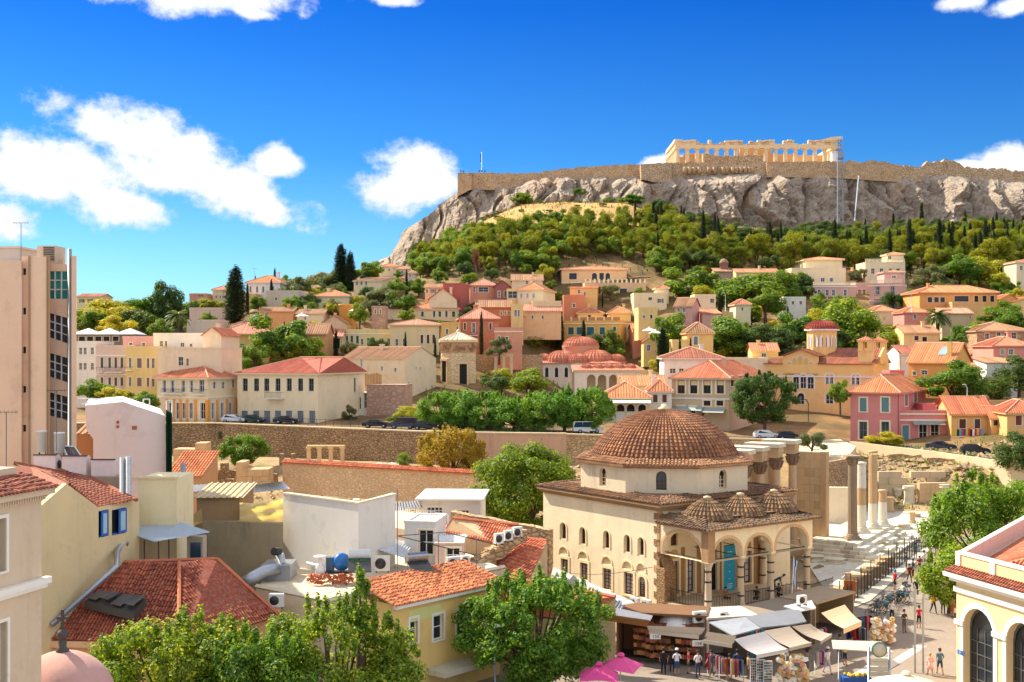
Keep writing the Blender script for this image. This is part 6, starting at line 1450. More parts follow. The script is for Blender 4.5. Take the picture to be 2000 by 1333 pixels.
# rubble slopes above the library court
def stones(name, label, n, fn, size, mat, seed):
 rnd = random.Random(seed); mb = MB()
 for k in range(n):
  c = fn(rnd); s = size*rnd.uniform(.4,1.3); m = [Vector((rnd.uniform(-1,1), rnd.uniform(-1,1), rnd.uniform(-.6,.8))).normalized()*s*rnd.uniform(.6,1) for _ in range(6)]
  u, v, w = Vector((s, rnd.uniform(-.3,.3)*s, 0)), Vector((rnd.uniform(-.3,.3)*s, s*.8,0)), Vector((0,0, s*.6)); pts = [c-u+m[0]*.3, c-v+m[1]*.3, c+u+m[2]*.3, c+v+m[3]*.3, c+w+m[4]*.3, c-w]
  mb.add(pts, [[0,1,4],[1,2,4],[2,3,4],[3,0,4],[1,0,5],[2,1,5],[3,2,5],[0,3,5]])
 o = mb.build(name, mat); tag(o, label, 'rubble', None, 'stuff'); return o
def onground(pa, pb, ya, yb):
 def f(rnd):
  px = rnd.uniform(pa, pb); Y = rnd.uniform(ya, yb); x = (px-CX)/F*Y; return Vector((x, Y, gz(x, Y)+.1))
 return f
stones('rubble', 'heaps of grey rubble below the street wall', 650, onground(1650,1975,158,176),.34, plaster(H('#9c8870'),.6,.3),1)
stones('rubble', 'bank of loose stones and low ruined walls on the slope', 260, onground(1690,1990,160,180),.6, plaster(H('#a8906e'),.6,.3),2)
stones('rubble', 'white stone heap below the brown retaining wall', 260, onground(722,790,172,177),.32, plaster(H('#d8cebc'),.4,.2),3)
stones('rubble', 'scattered stones in the excavation', 420, onground(350,1150,150,175),.38, plaster(H('#b89c74'),.6,.3),4)
for i, (pa, pb, Y0, z) in enumerate(((1700,1790,166,2.2),(1810,1880,170,2.6),(1890,1960,167,2.4),(1735,1830,176,3.0),(1840,1950,160,1.8))):
 wall_line('rubble_wall', ('first', 'second', 'third', 'upper', 'lower')[i]+' low rubble wall on the slope below the street', [(pa, Y0),(pb, Y0-2)], gz(*XY(pa, Y0))+1.0, z-2,.7, RUBL, jag=.22)
# ---------------------------------------------------------------- near rooftops on the left
def text_mesh(body, size, loc, rot, mat, label, parent=None):
 cu = bpy.data.curves.new('lettering', 'FONT'); cu.body = body; cu.size = size; cu.align_x = 'CENTER'; cu.extrude = .004
 t = bpy.data.objects.new('lettering_tmp', cu); SC.collection.objects.link(t); dg = bpy.context.evaluated_depsgraph_get()
 me = bpy.data.meshes.new_from_object(t.evaluated_get(dg)); bpy.data.objects.remove(t); me.materials.clear(); me.materials.append(mat)
 o = bpy.data.objects.new('lettering', me); SC.collection.objects.link(o); o.location = loc; o.rotation_euler = rot
 if parent is not None: o.parent = parent
 else: tag(o, label, 'lettering')
 return o
def Q(*pts): return [GP(*p) for p in pts]
CONC = plaster(H('#e4be9e'),.45,.5); CONC2 = plaster(H('#ecc8a8'),.35,.4)
tw = empty('office_tower', 'tall beige concrete office block with slanted stair windows', 'building')
def tbox(name, xa, xb, ytop, Y, D, mat, zb=0.0, mb=None):
 a, b = XY(xa, Y), XY(xb, Y); zt = CH-(ytop-HY)/F*Y; m = mb or MB(); m.prism([XY(xa, Y), XY(xb, Y), XY(xb-1, Y+D), XY(xa-1, Y+D)], zb, zt)
 return m.build(name, mat, tw) if mb is None else None
tbox('side_wall', -120,42,509,84,14, CONC);
fa = Fac(42.2,84.6,0,0); W = fa.hit(95,600)[0]; TT = lambda u, d, z: (fa.o.x+u, fa.o.y+d, z); zt = CH-(501-HY)/F*84.6
mb = MB(); hol = [fa.rect(47.5, y, 6.5,13) for y in (531,608,684,761,837)]; wall_face(mb, TT, W, 0, zt, hol, .25); mb.add([TT(0,0, zt), TT(W, 0, zt),(*XY(94,97), zt),(*XY(41,97), zt)],[[0,1,2,3]]); mb.build('wall', CONC2, tw)
for h in hol: window(tw, TT, h, 'w', IRON, rec=.25, mull=(0,2))
for px in (57,92,96):
 q = P(px, 500,84.5); mb = MB(); mb.box(q.x-.05, q.x+.05,84.45,84.58,0, q.z); mb.build('drainpipe', plaster(H('#b08c6c')), tw)
# stair bay with slanted windows
def bay(name, pts, mat, Y=86.0, d=.25):
 mb = MB(); mb.extr([P(x, y, Y) for x, y in pts],(0, d, 0)); return mb.build(name, mat, tw)
for k, p in enumerate(([(95,514),(133,517),(133,530),(95,530)],[(95,584),(133,584),(133,622),(95,611)],[(95,659),(133,672),(133,700),(95,689)],[(95,736),(133,748),(133,776),(95,766)],[(95,812),(133,822),(133,1000),(95,1000)])): bay('spandrel', p, CONC2)
TEAL = glassmat(H('#1d7f7c'),.15); GREYG = glassmat((.045,.05,.055),.1)
for k, (p, m) in enumerate((([(95,530),(133,530),(133,584),(95,584)], TEAL),([(95,611),(133,622),(133,672),(95,659)], GREYG),([(95,689),(133,700),(133,748),(95,736)], GREYG),([(95,766),(133,776),(133,822),(95,812)], GREYG))):
 o = bay('stair_window', p, m, 86.3,.1)
 for i in range(1,3):
  t = i/3; xx = 95+38*t; ya = p[0][1]+(p[1][1]-p[0][1])*t; yb = p[3][1]+(p[2][1]-p[3][1])*t; mb = MB(); a, b = P(xx, ya, 86.2), P(xx, yb, 86.2); mb.box(a.x-.04, a.x+.04,86.15,86.28, b.z, a.z); mb.build('mullion', WHITE, o)
  mb = MB(); a, b = P(95, p[0][1]+(p[3][1]-p[0][1])*t, 86.2), P(133, p[1][1]+(p[2][1]-p[1][1])*t, 86.2); mb.tube([a, b],.05,4); mb.build('transom', WHITE, o)
mb = MB(); a = P(93,520,87.5); mb.prism([XY(93,87.5), XY(140,87.5), XY(139,96), XY(92,96)],0, a.z); mb.build('stair_core', CONC, tw)
mb = MB(); q = P(136,487,85.6); mb.tube([(q.x, 85.6,4),(q.x, 85.6, q.z)],.15,10); mb.build('flue_pipe', plain('galvanised_pipe', (.35,.36,.36),.45,.5), tw)
tbox('end_wall', 139.5,149.5,500,85.2,10, CONC)
ru = empty('rooftop_cooler', 'grey louvred cooling unit on the concrete office roof', 'air conditioner'); a, b = P(72,480,88), P(108,511,88)
mb = MB(); mb.box(a.x, b.x, 88,90, b.z-.5, a.z); mb.build('casing', plaster(H('#c9b8a2')), ru)
for k in range(8): mb = MB(); z = b.z+(a.z-b.z)*(k+.6)/9; mb.box(a.x+.5, b.x-.06,87.94,87.99, z, z+.07); mb.build('louvre', plain('dark_louvre', (.05,.05,.05),.6), ru)
mb = MB(); a, b = P(-20,488,88), P(38,512,88); mb.box(a.x, b.x, 88,92, b.z-1, a.z+.1); mb.box(a.x, b.x+.2,87.8,92, a.z+.103, a.z+.25); tag(mb.build('roof_cabin', plaster(H('#c8c0b8'))), 'grey rooftop cabin with white eave on the office block', 'cabin')
# white gable with green netting
GAB = plaster(H('#ece8ec'),.2,.2)
gw = empty('white_gable_house', 'blank white gable wall with three small vents', 'house')
mb = MB(); mb.extr([P(x, y, 101) for x, y in ((166,792),(240,785),(322,812),(326,934),(182,934),(182,858),(169,840))],(-4.0,12,0)); mb.prism([XY(183,101.2), XY(326,101.2), XY(324,110), XY(181,110)],0, P(200,932,101).z); mb.build('wall', GAB, gw)
for px, py, w, h, rd in ((230,825,6,6,1),(230,834,5,5,0),(262.5,836,9,7,0)):
 q = P(px, py, 100.95); mb = MB(); w, h = w/F*101/2, h/F*101/2
 if rd: mb.extr([(q.x+w*cos(t*pi/6),100.99, q.z+w*sin(t*pi/6)) for t in range(12)],(0,-.06,0))
 else: mb.box(q.x-w, q.x+w, 100.93,100.99, q.z-h, q.z+h)
 mb.build('vent', plaster(H('#b07060')), gw)
mb = MB()
for k in range(12):
 x = 324+k; a, b = P(x, 800+k*.6,100.4+.25*(k % 3)), P(x+1,800.6+k*.6,100.4+.25*((k+1) % 3)); c, d = P(x+1,932, b.y), P(x, 932, a.y); mb.add([a, b, c, d],[[0,1,2,3]])
tag(mb.build('safety_net', plain('green_net', H('#0f6b52'),.9)), 'dark green safety netting hanging beside the white gable', 'netting')
sf = empty('roof_scaffold', 'white pipe scaffold rail along the white gable roof', 'scaffold')
for a, b in (((152,778,104),(240,781,104)),((160,790,104),(200,778,104)),((240,781,104),(250,790,102)),((280,800,102),(280,780,102)),((292,800,102),(292,780,102)),((279,780,102),(293,780,102)),((325,815,101),(325,783,101)),((336,815,101),(336,783,101)),((324,783,101),(337,783,101))):
 mb = MB(); mb.tube([P(*a), P(*b)],.06,5); mb.build('pipe', WHITE, sf)
hs('brown brick lean-to between tower and white gable', 150,184,103,848,940, H('#b08058'), D=8, roof='shed', rh=2.5, rmat=BROWN, over=.1)
hs('small tiled shed with tin panel beside the netting', 330,392,122,930,975, H('#c49468'), yaw=-6, D=5, roof='shed', rh=2.2, rmat=ORANGE, sp=.3, course=.4)
# near beige building at the left edge
BG = plaster(H('#d8c0a2'),.45,.55); fa = Fac(-70,38.4,75,0)
be = empty('corner_building', 'near beige building with stucco band at the left edge', 'building', fa.o, fa.yaw); W = fa.hit(81,1000)[0]
zt = fa.hit(60,962)[1]; TB = lambda u, d, z: (u, d, z)
hol = [fa.rect(-2,1066,26,104), fa.rect(-2,1280,30,124)]
mb = MB(); wall_face(mb, TB, W, 0, zt, hol, .3); mb.add([(W, 0,0),(W, 7,0),(W, 7, zt),(W, 0, zt)],[[0,1,2,3]]); mb.add([(0,0, zt),(W, 0, zt),(W, 7, zt),(0,7, zt)],[[0,1,2,3]]); mb.build('wall', BG, be)
for h in hol: window(be, TB, h, 's', WHITE, plain('dark_green_shutter', H('#1f3a2c'),.6), rec=.3, surround=(WPL, .12))
z = fa.hit(40,1146)[1]; mb = MB(); mb.box(0, W+.25,-.25,-.003, z-.1, z+.12); mb.box(0, W+.15,-.15,-.003, z-.25, z-.103); mb.build('string_course', WPL, be)
mb = MB(); mb.box(0, W+.3,-.35,-.003, zt-.12, zt+.1); mb.build('cornice', BG, be)
for k in range(40):
 mb = MB(); u = W-.1-k*.13
 if u < 0: break
 mb.box(u, u+.07,-.2,-.004, zt-.3, zt-.125); mb.build('dentil', BG, be)
mb = MB(); tile_slope(mb, (0,-.45, zt+.1),(W+.35,-.45, zt+.1),(W+.35,1.0, zt+.55),(0,1.0, zt+.55),.2,.08,.3, jag=.4); o = mb.build('eave_tiles', DEEP, be); o['kind'] = 'stuff'
mb = MB(); a = fa.hit(0,940); mb.box(0, W-.2,.9,6, zt+.1, fa.hit(0,925)[1]); mb.build('attic', BG, be)
# cream side wall with blue windows
fa = Fac(78,65.5,72,0); CW = plaster(H('#e2cb9c'),.55,.6)
sw = empty('cream_side_house', 'cream house wall with blue shutters and chimney pipes', 'house', fa.o, fa.yaw); W = fa.hit(272,1000)[0]
u1 = fa.hit(190,1000)[0]; zA, zB = fa.hit(130,945)[1], fa.hit(190,990)[1]; zC = fa.hit(230,983)[1]
hol = [fa.rect(202.5,1023,20,52), fa.rect(232,1019,27,50)]; hol = [h for h in hol]
mb = MB(); wall_face(mb, TB, W, 0, zC, hol, .25)
mb.extr([(0,0, zC),(u1,0, zC),(u1,0, zB),(fa.hit(130,945)[0],0, zA),(0,0, fa.hit(80,990)[1])],(0,.3,0)); mb.add([(W, 0,0),(W, 9,0),(W, 9, zC),(W, 0, zC)],[[0,1,2,3]]); mb.build('wall', CW, sw)
BLU = plain('bright_blue_paint', H('#1d62c4'),.5)
for k, h in enumerate(hol):
 o = window(sw, TB, h, 'w', BLU, rec=.25, mull=(0,0)); m = (h[0]+h[1])/2
 mb = MB(); a, b = (h[0]+.25, h[1]-.05) if k == 0 else (m, h[1]+.1); mb.box(a, b, -.02,.04, h[2]+.05, h[3]-.05); mb.build('shutter', BLU, o)
 mb = MB(); mb.box(a+.16, b-.16,-.035,-.022, h[2]+.2, h[3]-.2); mb.build('shutter_panel', plain('pale_blue_paint', H('#a8c6c4'),.6), o)
sr = empty('red_tiled_wing', 'red tiled roof with steel flues beside the cream stair head', 'house')
rb = MB()
tile_slope(rb, P(188,993,70.6), P(267,977,72.9), P(180,934,77), P(28,905,77),.24,.09,.38, jag=.3)
tile_slope(rb, P(86,987,65.9), P(134,945,67.9), P(60,912,76), P(5,912,72),.24,.09,.38, jag=.3)
tile_slope(rb, P(134,945,67.9), P(190,991,70.6), P(100,922,77), P(60,910,76),.24,.09,.38, jag=.3)
ridge(rb, P(28,905,77), P(180,934,77),.14); ridge(rb, P(180,934,77), P(267,977,72.9),.13)
o = rb.build('roof', DEEP, sr); o['kind'] = 'stuff'
mb = MB(); q = Q((270,935,13.2)); a = P(270,935,76); b = P(345,935,76); mb.box(a.x, b.x, 76,80,5, a.z); mb.box(a.x-.1, b.x+.1,75.9,76.15, a.z+.003, a.z+.15); mb.build('stair_head', plaster(H('#ecdcb0'),.4,.4), sr)
for px, t in ((239,894),(250.5,892)):
 a, b = P(px, t, 74), P(px, 970,74); mb = MB(); mb.tube([b, a],5.5/F*74,12); mb.build('flue', plain('bright_steel', (.5,.5,.5),.25,.8), sr)
mb = MB(); mb.prism([XY(75,77.4), XY(240,77.4), XY(240,86), XY(70,86)],2, P(100,932,77.4).z); mb.build('roof_deck', plaster(H('#a8927c'),.6,.5), sr)
# solar water heaters
CY = plain('white_enamel', (.75,.74,.73),.35)
for i, (px, t, b, w) in enumerate(((81,844,883,18),(116,847,885,19))):
 a, c = P(px, t, 81), P(px, b, 81); r = empty('water_tank', ('upright white water tank nearest the tower wall', 'upright white water tank beside the tilted solar panel')[i], 'tank', c)
 R = w/2/F*81; h = a.z-c.z; mb = MB(); mb.lathe([(0,0),(R, 0),(R, h),(R*1.12, h),(R*1.12, h+.08),(0, h+.1)],16); mb.build('drum', CY, r)
 for k in range(3): mb = MB(); an = k*2.09+.5; mb.tube([(R*.8*cos(an), R*.8*sin(an),0),(R*.8*cos(an), R*.8*sin(an),-.55)],.03,5); mb.build('leg', IRON, r)
for i, (xa, xb, ya, yb) in enumerate(((66,118,890,924),(121,178,892,928),(178,233,899,933))):
 a, b = P(xa, ya, 78), P(xb-10, yb, 78); r = empty('boiler_box', ('first', 'middle', 'last')[i]+' white clad boiler box in the row on the red roof', 'boiler', (a.x, a.y, b.z)); w, h = b.x-a.x, a.z-b.z
 mb = MB(); mb.extr([(w, 0,-.2),(w, 0, h),(w, .7, h),(w, 1.5, h*.3),(w, 1.5,-.2)],(-w, 0,0)); mb.build('casing', plain('pink_white_cladding', H('#e6d2cc'),.5), r)
 mb = MB(); mb.box(-.05, w+.05,-.06,.15, h+.003, h+.07); mb.build('lid', plain('dark_strip', (.06,.04,.04),.6), r)
 if i == 0: mb = MB(); mb.lathe([(0,0),(.28,0),(.28,.06),(0,.06)],14); o = mb.build('fan', IRON, r); o.rotation_euler = (0, pi/2,0); o.location = (w+.01,.6, h*.45)
r = empty('solar_collector', 'tilted dark solar panel beside the water tanks', 'solar panel'); q = [P(123,872,81.5), P(146,873,81.5), P(160,893,79.5), P(133,893,79.5)]
mb = MB(); mb.extr(q, (0,.05,-.08)); mb.build('collector', glassmat((.03,.03,.035),.15), r)
for k in range(4): mb = MB(); mb.tube([q[k], q[(k+1) % 4]],.05,4); mb.build('frame_bar', WHITE, r)
# metal canopy
r = empty('tin_canopy', 'grey corrugated tin canopy on thin posts below the blue windows', 'canopy'); q = Q((235,1037,10),(345,1018,10.3),(410,1040,10),(300,1059,9.6)); mb = MB()
n = 26; TIN = plain('corrugated_tin', (.36,.42,.48),.5,.25)
for k in range(n):
 for j in range(2):
  t0, t1 = (k+j*.5)/n, (k+j*.5+.5)/n; z0, z1 = (.0,.05) if j == 0 else (.05,.0)
  mb.add([q[0].lerp(q[3], t0)+Vector((0,0, z0)), q[0].lerp(q[3], t1)+Vector((0,0, z1)), q[1].lerp(q[2], t1)+Vector((0,0, z1)), q[1].lerp(q[2], t0)+Vector((0,0, z0))],[[0,1,2,3]])
mb.build('sheet', TIN, r)
for px, py in ((282,1055),(310,1058),(330,1052),(404,1042)):
 a = GP(px, py, 9.65); mb = MB(); mb.tube([a, a-Vector((0,0,3.2))],.04,5); mb.build('post', plain('rusty_iron', (.10,.05,.03),.8), r)
# red hipped roof over the lower yard
rr = empty('red_roof_house', 'low house with a wide red tiled hip roof behind the leafy trees', 'house')
E0, E1 = GP(82,1248,5.2), GP(545,1205,5.2); R0, R1 = GP(243,1098,8.6), GP(425,1092,8.6); mid = GP(350,1262,5.0)
rb = MB(); tile_slope(rb, E0, mid, GP(350,1098,8.6), R0,.2,.085,.42, jag=.3); tile_slope(rb, mid, E1, R1, GP(350,1098,8.6),.2,.085,.42, jag=.3); o = rb.build('roof_tiles', tilemat(H('#7c3222'), H('#b85c40')), rr); o['kind'] = 'stuff'
mb = MB(); ridge(mb, R0, R1,.13); ridge(mb, GP(350,1098,8.65), mid+Vector((0,0,.1)),.12); ridge(mb, R1, E1+Vector((0,0,.1)),.12); mb.build('ridge_tiles', BRIGHT, rr)
mb = MB(); mb.extr([E0+Vector((.4,.4,-.2)), mid+Vector((0,.5,-.2)), E1+Vector((-.4,.4,-.2)), E1+Vector((-.4,5,-.2)), E0+Vector((.4,5,-.2))],(0,0,-5.2)); mb.build('wall', plaster(H('#d8a878')), rr)
mb = MB(); mb.box(E0.x+.3, mid.x, E0.y-.2, E0.y+.1,4.75,5.1); mb.build('fascia', plaster(H('#dcae88')), rr)
q = [GP(165,1183,6.75), GP(193,1165,7.15), GP(286,1178,6.95), GP(262,1207,6.35)]; up = Vector((0,0,.25))
mb = MB(); mb.extr([p+up for p in q],(0,0,-.4)); o = mb.build('skylight', plain('dark_frame', (.05,.045,.04),.6), rr)
for k in range(4):
 a, b = k/4+.02,(k+1)/4-.02; lift = Vector((0,0,.12+.12*(k % 2))); mb = MB(); mb.extr([q[0].lerp(q[3], a)*.98+q[1].lerp(q[2], a)*.02+up+lift*1.6, q[0].lerp(q[3], b)*.98+q[1].lerp(q[2], b)*.02+up+lift*1.6, q[1].lerp(q[2], b)+up+lift*.5, q[1].lerp(q[2], a)+up+lift*.5],(0,0,.04)); mb.build('louvre', glassmat((.05,.045,.045),.25), o)
mb = MB(); mb.tube([GP(100,1222,6.0), GP(228,1107,8.6), GP(228,1080,9.2), GP(238,1060,9.6), GP(250,1062,9.5)],.17,10); tag(mb.build('vent_duct', plain('galvanised_duct', (.42,.44,.47),.35,.7)), 'long galvanised duct running down along the red roof', 'duct')
r = empty('roof_hatch', 'grey framed hatch with blue glass under the tin canopy', 'hatch'); a, b = P(365,1050,75), P(396,1096,75); mb = MB(); mb.box(a.x, b.x, 75,76, b.z-.5, a.z); mb.build('frame', plaster(H('#b0a490')), r); mb = MB(); a, b = P(372,1060,74.95), P(392,1090,74.95); mb.box(a.x, b.x, 74.93,74.99, b.z, a.z); mb.build('pane', glassmat((.02,.05,.08),.15), r)
# grimy wall, brown shed, tarpaulin, tin roofs
GR = plaster(H('#a89878'),.9,1.0)
mb = MB(); mb.prism([XY(340,85), XY(553,83.2), XY(553,84.4), XY(340,86)],3,9.25); tag(mb.build('boundary_wall', GR), 'grimy grey boundary wall with black streaks', 'wall')
hs('brown rendered rooftop shed with tin sheet roof', 384,468,84.5,972,1022, H('#a0825e'), yaw=3, D=6, roof='shed', rh=.35, rmat=plaster(H('#c8b48c')), over=.3, dirt=.8)
mb = MB(); n, m = 16,8
for j in range(m+1):
 for i in range(n+1):
  px = 468+85*i/n; py = 982+(1022-982)*j/m+(-7*i/n+7*sin(pi*i/n)*.6)*(1-j/m); mb.v.append(tuple(P(px, py, 84.0+.10*sin(j*1.6+i*.35)+.06*sin(i*.9))))
mb.f = [[j*(n+1)+i, j*(n+1)+i+1,(j+1)*(n+1)+i+1,(j+1)*(n+1)+i] for j in range(m) for i in range(n)]; mb.m = [0]*len(mb.f); mb.sm = [True]*len(mb.f)
tag(mb.build('tarpaulin', leafmat('yellow_canvas', H('#d8c8a8'), H('#e0d2b4'),.4,.1)), 'sagging yellow canvas tarpaulin above the grimy wall', 'tarpaulin')
mb = MB(); mb.add([P(360,1020,82.5), P(394,992,83.5), P(396,1020,84), P(378,1028,82.5)],[[0,1,2,3]]); tag(mb.build('canvas_flap', plain('tan_canvas', H('#b89a62'),.9)), 'brown canvas flap hanging beside the rendered shed', 'tarpaulin')
def corr(label, q, n, mat, h=.07, name='tin_roof', cat='roof', under=.5):
 mb = MB(); q = [Vector(p) for p in q]
 for k in range(n):
  for j in range(2):
   t0, t1 = (k+j*.5)/n, (k+j*.5+.5)/n; z0, z1 = (0, h) if j == 0 else (h, 0); V = lambda z: Vector((0,0, z))
   mb.add([q[0].lerp(q[1], t0)+V(z0), q[0].lerp(q[1], t1)+V(z1), q[3].lerp(q[2], t1)+V(z1), q[3].lerp(q[2], t0)+V(z0)],[[0,1,2,3]])
 return tag(mb.build(name, mat), label, cat)
SHEET = plain('pale_sheet_metal', (.55,.58,.62),.45,.2); SHEET2 = plain('white_sheet_metal', (.74,.74,.72),.5,.1)
corr('long white sheet roof above the excavation edge', Q((345,966,8.3),(552,938,8.3),(552,938.5,8.6),(345,950,8.9)),30, SHEET2)
corr('blue-grey sheet roof sloping beside the grimy wall', Q((412,972,7.6),(568,956,7.6),(552,941,8.2),(400,960,8.2)),24, SHEET)
mb = MB(); a, b = P(358,905,84), P(358,1035,84); mb.tube([b, a],.18,10); tag(mb.build('chimney_pipe', plain('grey_pipe', (.32,.34,.38),.5,.3)), 'thick grey chimney pipe standing by the cream stair head', 'chimney')
# white building with two faces
C1 = XY(700,79.5); C2 = XY(553,85); C3 = XY(772,84.5); zt = P(700,985,79.5).z
wb = empty('white_block', 'plain white rendered block with two blank faces', 'building'); mb = MB(); C4 = (C2[0]+C3[0]-C1[0], C2[1]+C3[1]-C1[1]); mb.prism([C1, C3,(C3[0]-.25, C3[1]+.25),(C1[0], C1[1]+.35),(C2[0]+.25, C2[1]+.25), C2],3, zt); mb.build('wall', plaster(H('#e2ddd4'),.3,.25), wb)
mb = MB(); mb.prism([(C1[0], C1[1]-.1),(C3[0]+.1, C3[1]),(C3[0]-.3, C3[1]+.3),(C1[0], C1[1]+.42),(C2[0]+.3, C2[1]+.3),(C2[0]-.1, C2[1])], zt+.003, zt+.12); mb.build('coping', plaster(H('#d8c8b0')), wb)
mb = MB(); mb.prism([(C1[0], C1[1]+.4),(C3[0]-.35, C3[1]+.35), C4,(C2[0]+.35, C2[1]+.35)],3, zt-1.1); mb.build('roof_deck', plaster(H('#a08a70'),.8,.6), wb)
mb = MB(); q = P(696,975,80.5); mb.box(q.x-.2, q.x+.2,80.3,80.7, zt+.14, q.z); mb.build('chimney', WPL, wb)
# flat working roof with clutter
RZ = 6.0; q = Q((500,1150, RZ),(640,1178, RZ),(780,1155, RZ),(985,1112, RZ),(900,1075, RZ),(555,1085, RZ))
fr = empty('flat_roof_building', 'low building with a cluttered flat concrete roof', 'building'); mb = MB(); mb.extr(q, (0,0,-6)); mb.build('wall', plaster(H('#d8c8ac'),.7,.7), fr)
for a, b in zip(q[:3], q[1:4]): mb = MB(); d = (b-a).normalized()*.1; mb.tube([a+Vector((0,.15,.12)), b+Vector((0,.15,.12))],.16,4,0, False); mb.build('parapet', plaster(H('#d8ccb4'),.6,.5), fr)
ACW = plain('ac_white', (.72,.71,.68),.5)
def ac(label, px, py, Y, w=.85, h=.75, rz=0.0, group='air conditioner units'):
 q = P(px, py, Y); r = empty('air_conditioner', label, 'air conditioner', q, rz, group); mb = MB(); mb.box(-w/2, w/2,-.16,.16,0, h); mb.build('casing', ACW, r)
 mb = MB(); mb.lathe([(.0,0),(h*.36,0),(h*.36,.02),(0,.03)],16); o = mb.build('fan_grille', IRON, r); o.rotation_euler = (pi/2,0,0); o.location = (-w*.12,-.165, h*.5)
 for s in (-1,1): mb = MB(); mb.box(s*w*.4-.03, s*w*.4+.03,-.2,.2,-.12,-.002); mb.build('bracket', IRON, r)
 return r
ac('big white air conditioner with round grille on the flat roof', 747,1115,79,1.0,1.0)
ac('brown-sided air conditioner on the flat roof near the tin porch', 885,1112,80,.95,.85,.5); ac('dark air conditioner behind the brown-sided one', 908,1105,82,.6,.7,.5)
ac('first of three air conditioners on the ruined wall', 974,1062,86,.7,.75,.6); ac('middle of three air conditioners on the ruined wall', 992,1056,87,.7,.75,.6); ac('last of three air conditioners on the ruined wall', 1010,1049,88,.75,.75,.6)
ac('air conditioner on the mosque wall foot beside the buttress', 1240,1184,88.6,.8,.65,-.9); ac('second air conditioner on the mosque wall foot', 1263,1190,86.5,.8,.7,-.9)
ac('air conditioner below the mosque railing by the white vault', 1366,1216,80.0,.95,.75,.3); ac('air conditioner beside the graffiti under the mosque railing', 1412,1212,80.3,.7,.6,.3); ac('air conditioner under the porch corner above the grey roofs', 1566,1180,82,.65,.6,.4)
ac('boxy white unit in the dark yard behind the leafy tree', 540,1185,73,.9,.8)
def boiler(label, px, py, Y, rz, col):
 q = P(px, py, Y); r = empty('solar_boiler', label, 'water heater', q, rz); mb = MB(); n = 16; R, L = .32,1.45
 mb.tube([(-L/2,0,1.0),(L/2,0,1.0)], R, n); mb.build('drum', col, r)
 mb = MB(); mb.extr([(-.75,-.1,.75),(.75,-.1,.75),(.75,-1.3,.0),(-.75,-1.3,0)],(0,.04,.07)); mb.build('panel', glassmat((.03,.03,.03),.2), r)
 for s in (-1,1): mb = MB(); mb.tube([(s*.6,.1,.75),(s*.6,.1,0)],.03,5); mb.build('leg', STEEL, r)
 return r
boiler('white solar boiler drum beside the blue fan on the flat roof', 702,1112,78,.15, CY); b2 = boiler('silver solar boiler with panel on the flat roof', 814,1118,77.5,.5, plain('silver_drum', (.6,.58,.55),.25,.8))
q = P(702,1094,77.6)
text_mesh('SKYLAND', .26,(q.x, q.y-.02, q.z-.1),(pi/2,0,.15), plain('green_print', H('#3a9a5a'),.6), 'green lettering on the white boiler drum')
r = empty('blower_fan', 'blue centrifugal blower on the flat roof', 'blower', P(664,1118,78.5)); mb = MB(); mb.lathe([(.0,-.25),(.55,-.25),(.6,0),(.55,.25),(0,.25)],18); o = mb.build('scroll', plain('blue_enamel', H('#1f6fc0'),.4), r); o.rotation_euler = (pi/2,0,.6); o.location = (.1,0,.7)
mb = MB(); mb.box(-.9,-.4,-.25,.25,.1,1.0); mb.build('motor', plain('dark_blue_enamel', H('#3a5a78'),.4), r); mb = MB(); mb.box(-1,.8,-.35,.35,-.05,.08); mb.build('base', IRON, r)
r = empty('roof_vent', 'white mushroom roof vent amid broken tiles', 'vent', P(625,1122,78)); mb = MB(); mb.lathe([(.3,0),(.35,.5),(.15,.7),(.12,1.1),(.45,1.15),(.4,1.22),(0,1.25)],14); mb.build('cowl', CY, r); mb = MB(); mb.tube([(-.1,0,.55),(-.9,0,.75)],.1,8); mb.build('spout', CY, r)
stones('tile_debris', 'heap of broken red tiles on the flat roof', 160, lambda rnd: P(rnd.uniform(600,690), rnd.uniform(1122,1140),77.5),.16, BRIGHT, 77)
r = empty('extractor_unit', 'galvanised extractor box with bent duct and black flue', 'extractor'); GZ = plain('galvanised_steel', (.40,.43,.48),.35,.6); a, b = P(515,1100,80), P(572,1135,80); mb = MB(); mb.box(a.x, b.x, 79,81.5, b.z-.6, a.z); mb.build('box', GZ, r)
mb = MB(); mb.tube([P(545,1110,79), P(515,1117,78.5), P(495,1128,78), P(478,1140,77.5)],.42,14); mb.build('duct', GZ, r); q = P(545,1078,80); mb = MB(); mb.tube([P(550,1100,80), P(546,1082,80)],.3,4); mb.build('hood', SHEET, r); mb = MB(); mb.tube([q, q+Vector((-.25,-.5,.1))],.27,14); mb.build('flue', IRON, r)
corr('striped metal porch roof behind the leafy tree', Q((545,1158,5.0),(618,1178,5.0),(655,1156,5.6),(570,1136,5.6)),18, SHEET2,.1)
for i, (qq, lb) in enumerate(((((700,1062,8.0),(790,1092,7.0),(812,1062,7.2),(745,1050,8.0)), 'grey-blue tin lean-to against the white block'),(((842,1062,7.6),(905,1060,7.6),(915,1046,7.9),(855,1046,7.9)), 'white tin porch roof beside the orange tiles'))): corr(lb, Q(*qq),14, SHEET if i == 0 else SHEET2)
hs('white rooftop room with an open dark side', 790,850,85.5,1020,1110, H('#dedad4'), yaw=-8, D=4, roof='flat', par=.1, wins=[(832,1060,30,50, 'k')])
hs('small pinkish room under the white tin porch roof', 850,905,84,1062,1120, H('#d8b8a8'), D=4, roof='flat', par=.05, wins=[(885,1085,28,30, 'k')])
r = empty('pipe_frame', 'thin black pipe frame standing over the flat roof', 'frame')
